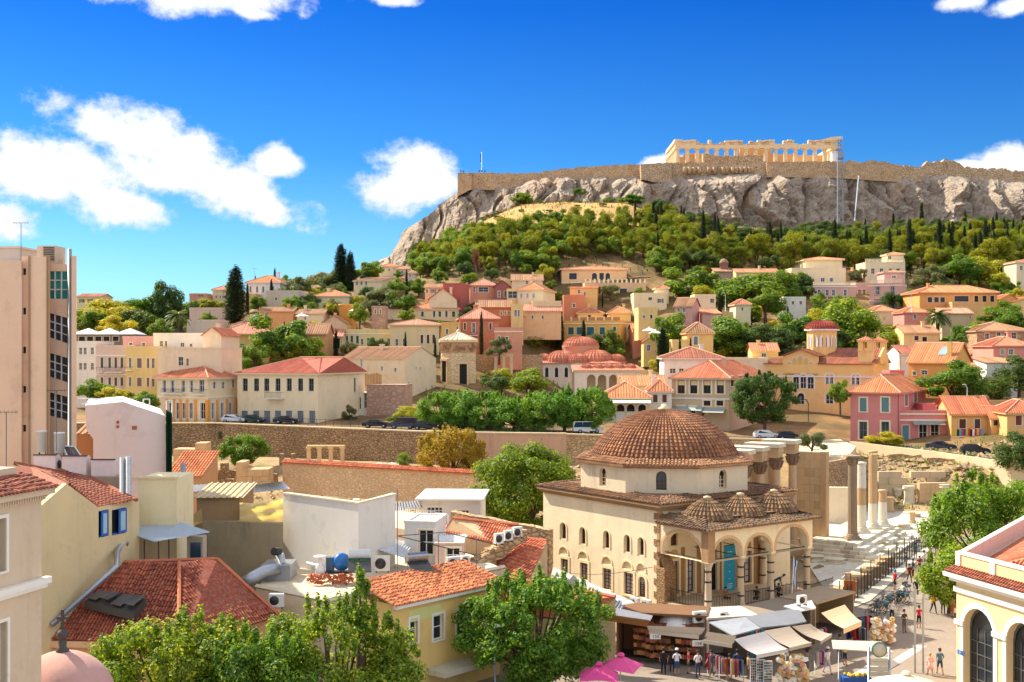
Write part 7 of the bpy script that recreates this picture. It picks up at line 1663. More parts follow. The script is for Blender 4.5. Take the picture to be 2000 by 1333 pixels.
for a, b in (((776,1150,76),(776,955,76)),((776,1047,76),(930,1085,76)),((776,1047,76),(870,1040,84)),((856,1110,80),(856,1045,80)),((930,1112,76.5),(930,1052,76.5)),((870,1040,84),(960,1062,80)),((930,1085,76),(965,1072,80))): mb = MB(); mb.tube([P(*a), P(*b)],.03,5); mb.build('pipe', IRON, r)
r, fa, W, D, Hh = hs('small white flat-roofed hut with barred windows below the round tree', 822,938,100,977,1030, H('#e2ddd6'), yaw=-3, D=6, roof='flat', par=.05, wins=[(849,998,31,15),(901,1004,31,15)], mull=(3,1))
mb = MB(); mb.box(-.4, W+.3,-.7, D+.4, Hh+.06, Hh+.2); mb.build('slab', WPL, r)
r = empty('terrace_railing', 'white terrace railing beside the barred hut', 'railing')
for k in range(24): a = P(774+k*4.4,1010+k*.7,96); mb = MB(); mb.tube([a, a+Vector((0,0,.9))],.022,4); mb.build('baluster', WHITE, r)
mb = MB(); mb.tube([P(774,1010,96)+Vector((0,0,.9)), P(880,1027,96)+Vector((0,0,.9))],.035,5); mb.build('handrail', WHITE, r)
mb = MB(); mb.extr(Q((765,1030,6.9),(880,1050,6.9),(900,1020,6.9),(770,995,6.9)),(0,0,-3)); tag(mb.build('terrace', plaster(H('#d2b8a2'))), 'pinkish terrace slab beside the white block', 'terrace')
corr('dark ribbed awning roof behind the white block', Q((768,1000,8.2),(826,992,8.2),(818,978,8.6),(768,984,8.6)),10, plain('dark_sheet', (.16,.16,.17),.5,.2))
wall_line('ruined_wall', 'old stone wall running behind the orange roofs to the mosque', [(880,96),(1072,92)],[8.3,7.4],2,.8, RUBL, jag=.12)
def troof(label, pts, sp=.24, mat=None, thick=.3):
 r = empty('tiled_roof_house', label, 'roof'); q = Q(*pts); mb = MB(); tile_slope(mb, *q, sp, .09,.4, jag=.25); o = mb.build('roof_tiles', mat or BRIGHT, r); o['kind'] = 'stuff'
 mb = MB(); mb.extr([p-Vector((0,0,.12)) for p in q],(0,0,-4)); mb.build('wall', plaster(H('#cdb08c'),.6,.5), r); mb = MB(); ridge(mb, q[3], q[2],.13); mb.build('ridge_tiles', BRIGHT, r); return r
troof('orange tiled roof behind the three air conditioners', ((864,1040,7.0),(975,1063,6.6),(1012,1025,7.9),(884,1011,8.2)))
troof('broad orange tiled roof against the mosque wall', ((936,1104,5.5),(1032,1134,5.0),(1069,1056,7.1),(1016,1050,7.1)))
troof('low orange tiled roof running below the mosque windows', ((945,1195,3.6),(1150,1215,3.4),(1202,1166,5.2),(952,1119,5.6)))
mb = MB();
for k in range(14):
 t = k/13; a = GP(935,1108,5.6).lerp(GP(1014,1050,7.4), t); mb.obox(a+Vector((0,0, random.uniform(.1,.35))), Vector((.35,.2,0)), Vector((-.25,.45,0)),(0,0,.4))
tag(mb.build('ruined_wall', RUBL), 'crumbling gable wall carrying three air conditioners', 'wall')
corr('grey sheet roof strip along the mosque wall', Q((1075,1130,4.0),(1200,1185,3.6),(1240,1178,4.2),(1080,1108,4.8)),16, SHEET)
corr('dark sheet roof with folded corner below the mosque', Q((1150,1190,3.6),(1210,1200,3.3),(1225,1176,4.0),(1160,1168,4.3)),10, plain('slate_sheet', (.24,.25,.28),.5,.2))
# yellow street house with tiled roof
r, fa, W, D, Hh = hs('yellow street house with old orange tiles and white window frames', 770,976,70.8,1182,1393, H('#e2c078'), yaw=49, D=4.5, roof='none', wins=[(808,1232,15,48),(856,1225,20,50),(901,1217,18,50)], fr=WHITE, sur=(WHITE, .14), mull=(0,1), sink=.2)
mb = MB(); tile_slope(mb, (-.3,-.4, Hh),(W+.2,-.4, Hh),(W+.2,3.4, Hh+1.0),(-.3,3.4, Hh+1.0),.22,.09,.38, jag=.5); o = mb.build('roof_tiles', tilemat(H('#a8502e'), H('#e0945c'),.5), r); o['kind'] = 'stuff'
mb = MB(); mb.box(-.1, W+.1,-.3,-.003, Hh-.25, Hh-.05); mb.build('eave_board', WPL, r)
mb = MB(); h = fa.rect(830,1197,62,24); mb.box(h[0], h[1],-.03,-.003, h[2], h[3]); mb.build('wall_panel', plaster(H('#d2cf86'),.2,.2), r)
mb = MB(); h = fa.rect(872,1300,80,10); mb.box(h[0], h[1],-1.6,-.003, h[2], h[3]); mb.build('canopy_slab', plaster(H('#c8beaa'),.6,.5), r)
h = fa.rect(897,1183,5,8); mb = MB(); mb.lathe([(.05,0),(.16,-.1),(.14,-.3),(.05,-.36),(0,-.36)],10,((h[0]+h[1])/2,-.35, h[3])); mb.build('wall_lantern', IRON, r)
# ---------------------------------------------------------------- station building, right edge
sb = empty('station_building', 'yellow neoclassical station with white arches and roof parapet', 'building')
SY = plaster(H('#ecd09c'),.3,.3); SWh = plaster(H('#efe9dc'),.15,.15)
fa = Fac(1868,71.5,-73.5,0); W = 9.5; TB2 = lambda u, d, z: tuple(fa.o+fa.u*u+fa.b*d+Vector((0,0, z)))
zc = fa.hit(1868,1118)[1]; zspr = fa.hit(1890,1216)[1]
def uof(px): return fa.hit(px, 1200)[0]
hol = [[uof(1882), uof(1941),.3, fa.hit(1911,1190)[1],1.0,.5],[uof(1966), uof(1966)+uof(1941)-uof(1882)-.1,.3, fa.hit(1911,1190)[1],1.0,.5]]
hol = [h for h in hol]; W = max(W, hol[1][1]+.6)
mb = MB(); wall_face(mb, TB2, W, 0, zc, hol); rd = Vector((.569,.822,0)); A0 = fa.o
mb.add([A0, A0+rd*22, A0+rd*22+Vector((0,0, zc)), A0+Vector((0,0, zc))],[[0,1,2,3]]); mb.build('wall', SY, sb)
for h in hol:
 o = window(sb, TB2, h[:5], 'w', plain('grey_window_frame', H('#5a5a58'),.5), rec=.5, mull=(3,5), name='arched_window', surround=(SWh, .32))
 mb = MB(); mb.add([TB2(h[0],.9,.3), TB2(h[1],.9,.3), TB2(h[1],.9, h[3]), TB2(h[0],.9, h[3])],[[0,1,2,3]])
for a, b in ((0, hol[0][0]),(hol[0][1], hol[1][0]),(hol[1][1], W)):
 mb = MB(); box_T(mb, TB2, a-.06, b+.06,-.14,-.003, zspr-.28, zspr); mb.build('impost', SWh, sb)
for z0, z1, d in ((zc-1.15, zc-.85,.12),(zc-.25, zc, .55),(zc-.5, zc-.253,.3)):
 mb = MB(); box_T(mb, TB2,-.02-d, W, -d, -.003, z0, z1); mb.build('cornice', SWh, sb)
mb = MB(); tile_slope(mb, TB2(-.5,-.5, zc+.02), TB2(W, -.5, zc+.02), TB2(W, .1, zc+.4), TB2(-.3,.1, zc+.4),.22,.09,.3); mb.build('eave_tiles', DEEP, sb)['kind'] = 'stuff'
zp = fa.hit(1872,1078)[1]
for k in range(4):
 u = .1+k*(W-.2)/3; mb = MB(); box_T(mb, TB2, u-.2, u+.2,.0,.45, zc, zp); mb.build('parapet_post', SWh, sb)
 if k < 3: mb = MB(); box_T(mb, TB2, u+.203, u+(W-.2)/3-.203,.08,.35, zc, zp-.15); mb.build('parapet_panel', SY, sb); mb = MB(); box_T(mb, TB2, u+.203, u+(W-.2)/3-.203,.02,.42, zp-.147, zp); mb.build('parapet_coping', SWh, sb)
n = Vector((rd.y, -rd.x, 0)); mb = MB(); mb.obox(A0+rd*11+n*.3+Vector((0,0,(zc+zp)/2)), rd*10.8, n*.2,(0,0,(zp-zc)/2)); mb.build('parapet_wall', plaster(H('#e2c8bc'),.2,.3), sb)
mb = MB(); a, b = A0+rd*1.0+n*.6+Vector((0,0, zc+.1)), A0+rd*22+n*.6+Vector((0,0, zc+.1)); far = fa.u*6+Vector((0,0,1.6)); tile_slope(mb, b+fa.u*.2, a+fa.u*.2, a+far+rd*2, b+far, .3,.1,.4); tile_slope(mb, a+fa.u*12, a+fa.u*.2, a+far+rd*2, a+far+fa.u*6+rd*2,.3,.1,.4); mb.build('roof_tiles', RED, sb)['kind'] = 'stuff'
mb = MB(); h = fa.rect(1872,1273,6,9); box_T(mb, TB2,.15,.75,-.05,-.004, h[2], h[3]); mb.build('street_sign', plain('sign_blue', H('#2f74b8'),.5), sb)
# dome with cross, bottom left
dm = empty('church_dome', 'rosy plastered church dome with dark iron cross', 'dome', (*XY(122,44),0)); zt = P(122,1272,44).z; R = 1.92
mb = MB(); mb.lathe([(R*1.02,-4)]+[(R*cos(t*pi/2/14), R*1.02*sin(t*pi/2/14)) for t in range(14)]+[(.02, R*1.02)],40,(0,0, zt-R*1.02)); mb.build('shell', plaster(H('#c79a90'),.8,.7), dm)
mb = MB(); mb.lathe([(.24,0),(.24,.12),(.14,.2),(.16,.42),(.1,.5),(.2,.58),(.22,.7),(.16,.82),(.06,.88),(.06,.92)],14,(0,0, zt-.06)); mb.build('finial', plain('dark_bronze', (.07,.065,.06),.5,.4), dm)
mb = MB(); mb.box(-.05,.05,-.04,.04, zt+.8, zt+1.55); mb.box(-.22,-.052,-.035,.035, zt+1.18, zt+1.28); mb.box(.052,.22,-.035,.035, zt+1.18, zt+1.28); mb.build('cross', plain('dark_bronze', (.07,.065,.06),.5,.4), dm)
# ---------------------------------------------------------------- paving of the square and the walking street
PAVE = bpy.data.materials.new('square_paving'); N, L, o_, b_ = nodes(PAVE)
n1 = tex(N, L, 'Noise', .5,5); br = N.new('ShaderNodeTexBrick'); tc = N.new('ShaderNodeTexCoord'); L.new(tc.outputs['Object'], br.inputs['Vector'])
br.inputs['Scale'].default_value = 4.0; br.inputs['Color1'].default_value = (*H('#94877a'),1); br.inputs['Color2'].default_value = (*H('#aa9a8a'),1); br.inputs['Mortar'].default_value = (*H('#6c625a'),1); br.inputs['Mortar Size'].default_value = .03
v = tex(N, L, 'Voronoi', 1.1); dot = rampn(N, L, v.outputs['Distance'],[(.10,(1,1,1)),(.14,(0,0,0))])
c = mixc(N, L, rampn(N, L, n1.outputs[0],[(.4,(0,0,0)),(.7,(.5,)*3)]), br.outputs[0], H('#80746a')); c = mixc(N, L, dot, c, H('#e6ddd2'))
L.new(c, b_.inputs['Base Color']); b_.inputs['Roughness'].default_value = .85
mb = MB(); mb.add([(x, y, .02) for x, y in ((-30,35),(70,35),(70,100),(56,140),(47,131),(26.5,97),(24,92),(8,84),(-30,84))],[list(range(9))]); o = mb.build('square_pavement', PAVE); o['kind'] = 'structure'
for i, (a, b) in enumerate((((1720,1312),(1800,1262)),((1660,1330),(1730,1285)))):
 mb = MB(); a, b = GP(*a), GP(*b); d = (b-a).normalized(); n = Vector((-d.y, d.x, 0))*.35; mb.poly([a-n+Vector((0,0,.03)), a+n+Vector((0,0,.03)), b+n+Vector((0,0,.03)), b-n+Vector((0,0,.03))]); o = mb.build('paving_band', plain('white_band', H('#d8ccc0'),.8)); o['kind'] = 'structure'
# ---------------------------------------------------------------- trees
T = tree_px; rt = random.Random(21)
def TT_(kind, label, px, pt, pb, Y, w=1.0, **k):
 if kind in ('broad', 'yellow', 'olive', 'pine'): w *= 1.18; pt -= 3
 return T(kind, label, px, pt, pb, Y, w, rnd=rt, **k)
for a in (
 ('cypress', 'broad dark cypress standing alone against the sky', 459,520,632,276,2.3),('cypress', 'left one of the twin dark cypresses on the skyline', 667,477,580,322,1.9),('cypress', 'right one of the twin dark cypresses on the skyline', 684,492,580,320,1.7),
 ('broad', 'big leafy tree between the yellow house and the red roofs', 552,600,722,240,1.15),('broad', 'bright green bush tree right of the corner house roof', 497,664,730,232,1.0),('yellow', 'light green bush behind the big cream roof', 560,672,724,236,1.1),('broad', 'green bush beside the light one behind the cream roof', 605,655,720,240,.95),('dark', 'dark round bush in front of the pale yellow house', 737,652,700,250,.95),('olive', 'grey shrub in front of the pale yellow house', 684,668,705,248,.9),
 ('dark', 'tall dark tree on the left skyline', 321,545,660,300,.75),('broad', 'rounded tree left of the tall skyline tree', 285,572,660,305,1.3),('yellow', 'wide yellow-green tree crown behind the rooftop lounge', 215,583,660,300,1.8),('broad', 'green tree crown beside the concrete tower', 170,596,660,290,1.3),('dark', 'dark green tree behind the awnings', 265,600,672,275,1.4),('broad', 'small tree right of the tall skyline tree', 362,575,640,305,1.1),('yellow', 'bushy yellow-green tree above the awnings', 225,615,668,262,1.3),('broad', 'leafy tree beside the palm', 308,620,668,258,1.0),('palm', 'palm tree above the white penthouse', 348,600,662,246,1.0),('yellow', 'yellow bushes left of the broad cypress', 415,582,612,318,1.9),('broad', 'green hedge bush below the yellow bushes', 408,608,640,272,1.2),
 ('broad', 'leafy tree in the yard left of the corner house', 180,742,800,188,1.4),('yellow', 'yellow-green tree in the yard by the white gable', 225,750,800,184,1.4),('broad', 'low tree beside the corner house front', 280,766,805,180,1.5),('yellow', 'small bright tree at the corner house pavement', 255,758,800,186,1.0),('dark', 'dark shrub tree behind the corner house chimney', 440,688,730,236,.8),
 ('olive', 'brownish tree right of the white skyline house', 580,543,598,298,1.3),('olive', 'yellowish tree left of the twin cypresses', 640,525,575,335,1.3),('broad', 'tree right of the twin cypresses', 722,503,556,335,1.1),('olive', 'wide tree below the cream villa', 752,562,620,288,1.5),('broad', 'green tree among the roofs left of the arched-window house', 785,566,618,284,1.2),('broad', 'round bush beside the arched-window house', 795,600,634,268,1.0),('broad', 'bush tree near the round orange tower', 703,588,640,266,.8),('dark', 'dark bush below the cream villa', 715,556,590,296,1.2),('broad', 'low green bush by the grey box house', 565,580,612,276,1.0),('broad', 'garden bush above the little orange house', 610,588,620,278,1.6),('yellow', 'small bright bush left of the leafy tree', 655,590,620,274,1.2),
 ('dark', 'dark fir on the cliff shoulder', 820,460,512,432,.7),('broad', 'round bush clinging to the upper grass slope', 1022,376,404,437,1.6),('broad', 'little bush on the cliff ledge left of the buttress', 1133,369,384,436,1.4),('broad', 'flat green bush at the cliff foot near the buttress', 1192,388,402,432,1.8),('broad', 'green bushes at the cliff foot left of the buttress', 1235,380,404,430,1.9),
 ('pine', 'bright pine in front of the ochre mansion', 1045,610,690,290,1.2),('pine', 'second pine leaning right in front of the ochre mansion', 1074,622,690,292,.9),('cypress', 'pointed cypress in front of the ochre mansion', 1094,606,690,288,1.2),('cypress', 'very thin cypress before the terracotta house', 940,608,695,254,.6),('cypress', 'short cypress between green shutters of the ochre mansion', 1140,624,690,284,1.0),('dark', 'dark conifer in front of the ochre mansion', 1178,632,712,284,.9),('broad', 'shaded tree right of the dark conifer', 1202,655,715,282,.9),('olive', 'grey olive beside the salmon low house', 975,660,705,246,1.0),
 ('dark', 'dark bush at the foot of the octagonal tower', 966,722,772,226,1.4),('broad', 'round bright tree in front of the white domed mosque', 1030,714,782,228,1.2),
 ('broad', 'mixed green tree behind the thin lamp near white parasols', 1305,597,705,264,.8),('cypress', 'dark cypress beside the tiny yellow gabled house', 1294,640,725,246,1.6),('cypress', 'small cypress by the yellow garden wall', 1328,660,700,244,.9),('cypress', 'tiny cypress beside the ochre house', 1349,658,692,243,.8),
 ('broad', 'big round tree right of the peach mansion', 1348,512,600,320,1.35),('yellow', 'small yellow-green tree below the big round tree', 1372,560,600,312,1.1),('broad', 'wide sunlit tree above the white cafe', 1452,528,615,308,1.7),('broad', 'tree merging into the wide sunlit tree', 1520,525,605,312,1.2),('broad', 'rounded tree above the cream cottage', 1495,566,625,288,1.3),('broad', 'large dense tree behind the ochre one-window house', 1435,608,712,262,1.35),('dark', 'dark tree left of the church dome', 1500,630,715,258,1.4),('broad', 'bright tree above the church dome', 1555,600,690,270,1.1),('broad', 'tall bright tree right of the church dome', 1672,585,705,262,1.15),('yellow', 'olive-green tree behind the belfries', 1738,632,735,255,1.1),('broad', 'leafy tree below the pink mansion', 1620,570,640,290,1.1),('dark', 'dark shrub right of the church dome', 1630,640,700,256,1.2),('broad', 'small tree in front of the mauve house', 1630,574,620,298,.8),('yellow', 'yellow-green crowns right of the white cafe', 1600,605,660,280,1.3),
 ('palm', 'bushy palm below the orange house', 1832,598,668,266,1.1),('broad', 'bright tree left of the abandoned stone house', 1888,618,705,246,1.1),('yellow', 'yellow-green tree beside the abandoned stone house', 1912,632,690,243,.9),('broad', 'green bushes right of the orange house', 1950,590,640,268,1.6),('olive', 'grey tree left of the orange house', 1815,520,572,318,1.2),('broad', 'round tree above the orange house', 1870,500,570,326,1.3),('yellow', 'large yellow-green tree at the upper right', 1945,492,575,330,1.4),('yellow', 'smaller yellow tree under the large upper right tree', 1952,535,580,318,1.0),('broad', 'dark green hedge trees above the orange house', 1835,548,580,312,1.6),('broad', 'tree at the right edge above the coral house', 1990,590,660,262,1.2),('dark', 'dark tree at the right edge behind the white house', 1990,690,780,208,1.1),('yellow', 'weedy tree right of the white and grey house', 1990,560,600,300,1.1),
 ('broad', 'bright bushy tree behind the pink annex', 1862,706,800,202,1.35),('dark', 'dark tree behind the red shop roofs', 1935,728,800,206,1.2),('dark', 'rounded dark tree by the street at the right edge', 1988,838,935,158,.95),('olive', 'grey-green tree on the plaza by the library pier', 1585,838,892,164,1.0),('yellow', 'bright flowering bush on the low cream wall', 1730,843,880,187,1.8),('yellow', 'low bush beside the parked cars', 798,795,838,197,1.3),('broad', 'shrub tree left of the parked cars by the rose ruin', 775,805,838,200,1.1),('olive', 'thin bare shrub before the white gable end', 682,792,835,205,.7),
 ('broad', 'lone tree with a small crown in front of the church', 1641,733,800,196,.62)):
 TT_(*a)
# hillside wood
rh = random.Random(5); placed = []
TLX, TLY = [800,850,950,1050,1150,1230,1300,1400,1500,1600,1700,1800,1900,2000],[500,470,440,428,416,406,406,434,450,444,440,436,428,436]
ZN = [(960, 'left of the dead palm'),(1110, 'below the tan grass'),(1260, 'below the buttress'),(1400, 'under the temple\'s left end'),(1560, 'under the temple colonnade'),(1700, 'under the cliff lift'),(1850, 'right of the lift'),(9999, 'toward the right edge')]
def hill(kind, n, ymin, ymax, pxa, pxb, hmin, hmax, label, group, wr=(.9,1.25), sep=5.0, limit=True):
 k = tries = 0
 while k < n and tries < 9000:
  tries += 1; px = rh.uniform(pxa, pxb); Y = rh.uniform(ymin, ymax); x = (px-CX)/F*Y; z = gz(x, Y); h = rh.uniform(hmin, hmax)
  if limit and HY-(z+h-CH)*F/Y < interp(px, TLX, TLY)-rh.uniform(-16,20): continue
  if any((x-a)**2+(Y-b)**2 < sep*sep for a, b in placed) or not free(x, Y, 2.2): continue
  placed.append((x, Y)); lv = 'high up' if Y > 400 else ('halfway up' if Y > 368 else 'low on')
  tree(kind, label+', '+lv+' the wooded slope '+next(t for e, t in ZN if px < e), x, Y, z, h, rh.uniform(*wr), group, rnd=rh); k += 1
def free(x, y, m):
 for ox, oy, ux, uy, W, D in FOOT:
  a = (x-ox)*ux+(y-oy)*uy; b = -(x-ox)*uy+(y-oy)*ux
  if -m < a < W+m and -m-1 < b < D+m: return False
 return True
hill('pine', 190,338,436,815,2120,5.5,11, 'rounded yellow-green pine', 'pines on the wooded slope', (.75,1.05),4.6)
hill('pine', 26,338,400,1100,1320,5.5,9, 'rounded yellow-green pine', 'pines on the wooded slope', (.8,1.1),3.6)
hill('broad', 24,334,372,1050,1330,4.5,7, 'rounded green tree', 'green trees on the lower slope', (1.0,1.3),3.4)
hill('cypress', 85,345,437,1240,2120,8,15, 'slim dark cypress', 'cypresses on the wooded slope', (.7,1.0),3.2)
hill('broad', 45,335,400,810,1150,5.5,8.5, 'rounded green tree', 'green trees on the lower slope', (1.0,1.4),4.5)
hill('dark', 95,335,436,1250,2120,5,8, 'dark-leaved tree', 'dark trees on the slope', (1.0,1.4),4.0)
hill('olive', 20,400,440,870,1240,1.0,2.4, 'small dry shrub', 'shrubs on the grass slope', (1.2,2),6, False)
# garden trees between the houses of the old town
GN = [(300, 'behind the awnings'),(520, 'near the lone cypress'),(700, 'near the round tower'),(900, 'left of the octagonal tower roofs'),(1100, 'around the terracotta house'),(1300, 'around the ochre mansion'),(1500, 'around the white cafe trees'),(1700, 'behind the church'),(1850, 'below the pink mansion'),(9999, 'around the orange house')]
k = tries = 0
while k < 270 and tries < 9000:
 tries += 1; px = rh.uniform(150,2030); Y = rh.uniform(236,340); x = (px-CX)/F*Y
 if 1000 < px < 1290 and Y < 290: continue
 if 855 < px < 935 and Y < 250: continue
 if any((x-a)**2+(Y-b)**2 < 10 for a, b in placed) or not free(x, Y, 1.1): continue
 placed.append((x, Y)); kd = rh.choice(['broad', 'broad', 'yellow', 'dark', 'olive', 'broad', 'cypress'])
 tree(kd, {'broad': 'small green garden tree', 'yellow': 'yellow-green garden tree', 'dark': 'dark garden tree', 'olive': 'grey garden olive', 'cypress': 'narrow garden cypress'}[kd]+' between houses '+next(t for e, t in GN if px < e), x, Y, gz(x, Y), rh.uniform(2.8,6.0)*(1.3 if kd == 'cypress' else 1), rh.uniform(.9,1.3)*(.7 if kd == 'cypress' else 1), 'garden trees of the old town', name={'cypress': 'cypress_tree', 'olive': 'olive_tree'}.get(kd, 'garden_tree'), rnd=rh); k += 1
for i, (px, py, Y, h) in enumerate(((1800,470,430,16),(1690,470,428,10),(1745,470,428,12),(1885,470,430,13))): TT_('cypress', ('tallest', 'first', 'second', 'last')[i]+' cypress rising in front of the right cliff face', px, py-h*F/Y+10, py+20, Y, .7)
mb = MB(); q = P(930,600,330); mb.tube([(q.x, 330, gz(q.x, 330)-1),(q.x, 330, P(930,505,330).z)],.3,7)
r = empty('dead_palm', 'tall dead palm with a brown crown on the slope', 'palm'); o = mb.build('trunk', BARK, r)
mb = MB(); z = P(930,505,330).z; rd_ = random.Random(2)
for k in range(60): a = rd_.uniform(0,6.28); d = Vector((cos(a), sin(a),0))*rd_.uniform(.3,1.4); c = Vector((q.x, 330, z+rd_.uniform(-.8,2.6))); mb.add([c, c+d+Vector((0,0, rd_.uniform(-2.4,.2))), c+d*.7+Vector((.2,0,-2.2))],[[0,1,2]])
mb.build('crown', plain('dead_fronds', H('#8a5a38'),.9), r)
# trees with their own crowns
def big_crown(name, label, center, rad, n, cr, per, size, mat, seed, base_z, shoots=0, cat='tree', flat=.8, outline=None):
 rnd = random.Random(seed); c = Vector(center); cl = []
 while len(cl) < n:
  u = Vector((rnd.uniform(-1,1), rnd.uniform(-1,1), rnd.uniform(-1,1)))
  if u.length > 1 or u.length < .6: continue
  r_ = cr*rnd.uniform(.65,1.25); cl.append((c+Vector((u.x*rad[0], u.y*rad[1], u.z*rad[2])),(r_, r_, r_*flat)))
 for k in range(shoots):
  a = rnd.uniform(0,2*pi); q = sqrt(rnd.random()); p = c+Vector((rad[0]*q*cos(a), rad[1]*q*sin(a), rad[2]*sqrt(max(.05,1-q*q))*rnd.uniform(.85,1.12)))
  h = rnd.uniform(.25,.75); cl.append((p+Vector((0,0, h*.3)),(.16,.16, h)))
 r = empty(name, label, cat, (c.x, c.y, base_z)); mb = MB()
 m = crown_mesh(name, [(Vector(p)-Vector((c.x, c.y, base_z)), q) for p, q in cl], per, size, mat, seed, .6,.75)
 m.build('crown', mat, r)
 t = MB(); h = c.z-base_z; t.tube([(0,0,-.5),(.1,0, h*.4),(.15,.1, h*.8),(0,0, h+rad[2]*.4)],[.3,.25,.16,.05],8)
 for p, q in cl[::5]: v = Vector(p)-Vector((c.x, c.y, base_z)); t.tube([(.08,0, h*.35), v*.55+Vector((0,0, h*.12)), v],[.12,.07,.02],5)
 t.build('trunk', BARK, r); return r
ct = P(1025,940,119); big_crown('broadleaf_tree', 'dense round tree standing left of the mosque', (ct.x, ct.y, 6.8),(5.4,4.8,5.0),135,1.1,520,.26, leafmat('round_tree_leaves', (.12,.20,.018),(.26,.34,.035),.38),31,.6)
q = P(882,885,158); big_crown('tamarisk', 'feathery golden tamarisk behind the coped wall', (q.x, q.y, 7.4),(5.0,3.2,3.2),80,.95,420,.24, L_TAM, 32,3,40, flat=1.0)
q = P(476,875,182); big_crown('shrub', 'rounded green shrub in front of the brown retaining wall', (q.x, q.y, 6.2),(3.6,2.6,2.3),50,.8,330,.26, L_BROAD, 33,3.5, cat='shrub')
q = P(790,897,172); big_crown('shrub', 'pointed little green bush beside the tamarisk', (q.x, q.y, 5.0),(.9,.9,1.5),14,.5,200,.2, L_BROAD, 34,3.5, cat='shrub')
q = P(1493,775,193); big_crown('broadleaf_tree', 'dense dark round tree in front of the church', (q.x, q.y, 13.6),(5.2,4.2,4.1),80,1.0,420,.3, leafmat('laurel_leaves', (.06,.12,.02),(.13,.2,.035),.3),35,7.3,30)
for i, (px, pt) in enumerate(((858,752),(905,748),(955,752),(1003,762),(1052,752),(1102,742),(1155,744))):
 Y = 188-i*1.3; q = P(px, pt+40, Y); big_crown('broadleaf_tree', ('first', 'second', 'third', 'fourth', 'fifth', 'sixth', 'last')[i]+' tree from the left in the clipped row above the fence', (q.x, q.y, q.z-1.1),(3.3,2.8,2.8),46,.95,330,.28, leafmat('mulberry_leaves', (.13,.26,.03),(.25,.42,.05),.35),50+i, 9,26)
L1 = [(130,300,1235,250),(0,0,0,0)]
q = P(360,1290,58); big_crown('broadleaf_tree', 'leafy foreground tree in front of the red roof', (q.x, q.y, 5.2),(5.0,2.6,2.9),120,.8,300,.19, L_NEAR, 61,0,46)
q = P(655,1270,60); big_crown('broadleaf_tree', 'taller foreground tree in front of the yellow street house', (q.x, q.y, 5.0),(4.5,2.6,3.3),120,.8,300,.19, L_NEAR, 62,0,46)
q = P(500,1300,57); big_crown('broadleaf_tree', 'low foreground tree filling the gap between two taller ones', (q.x, q.y, 5.4),(3.0,2.2,2.2),55,.75,300,.19, L_NEAR, 66,0,20)
q = P(702,1190,60); big_crown('sapling', 'upright leafy shoot above the tall foreground tree', (q.x, q.y, 8.4),(.55,.5,1.5),12,.36,130,.19, L_NEAR, 67,4,6)
q = P(1045,1255,74); big_crown('broadleaf_tree', 'spreading tree in front of the low orange roof', (q.x, q.y, 3.9),(4.9,3.2,3.1),110,.82,300,.22, leafmat('mulberry_near_leaves', (.11,.22,.02),(.26,.4,.04),.42,.5),63,0,60)
q = P(1925,1060,104); big_crown('broadleaf_tree', 'large bright tree beside the station and walking street', (q.x, q.y, 5.2),(5.4,4.0,5.0),115,1.05,330,.27, leafmat('street_tree_leaves', (.13,.24,.02),(.28,.4,.04),.42,.5),64,0,30)
q = P(1855,1150,96); big_crown('broadleaf_tree', 'smaller street tree drooping over the crowd', (q.x, q.y, 3.0),(2.0,1.8,2.2),32,.75,340,.24, leafmat('street_tree_leaves', (.13,.24,.02),(.28,.4,.04),.42,.5),65,0,10)
# ivy tufts on the retaining wall
mb = MB(); ri = random.Random(8)
for px, py, hh in ((430,850,14),(547,865,20),(580,868,22),(602,868,8),(625,866,10),(637,864,12),(650,865,16),(684,870,20),(698,865,10),(713,860,12),(728,868,8),(755,868,30),(766,880,14),(643,842,8)):
 Y = yr(px)-.15
 for k in range(60): c = P(px+ri.uniform(-3,3), py+ri.uniform(-hh/2, hh/2), Y-ri.uniform(0,.2)); leaf(mb, c, Vector((0,-1,.3)),.3, ri)
tag(mb.build('ivy', L_DARK), 'dark ivy tufts hanging on the brown retaining wall', 'ivy', None, 'stuff')
# dry grass and weeds in the excavations and on the slope
def tufts(label, n, fn, h, mat, seed):
 rnd = random.Random(seed); mb = MB()
 for k in range(n):
  c = fn(rnd)
  for j in range(4):
   a = rnd.uniform(0,6.28); d = Vector((cos(a), sin(a),0)); t = h*rnd.uniform(.5,1.3); s = Vector((-d.y, d.x, 0))*t*.13; mb.add([c-s, c+s, c+d*t*.4+Vector((0,0, t))],[[0,1,2]])
 tag(mb.build('grass', mat), label, 'grass', None, 'stuff')
L_DRY = leafmat('dry_grass', (.33,.25,.12),(.42,.32,.17),.3,.1)
tufts('dry grass over the tan slope under the cliff', 2600, onground(860,1240,385,437),.45, L_DRY, 3); tufts('yellow weeds in the excavation left of the mosque', 1500, onground(340,1160,140,176),.35, L_DRY, 4); tufts('green weeds on the rubble slope', 700, onground(1640,1990,158,185),.45, L_BROAD, 5); tufts('undergrowth below the pines', 2600, onground(800,2100,330,437),1.0, L_DARK, 6); tufts('weeds between the hillside houses', 2200, onground(150,2050,225,330),.8, L_BROAD, 7)
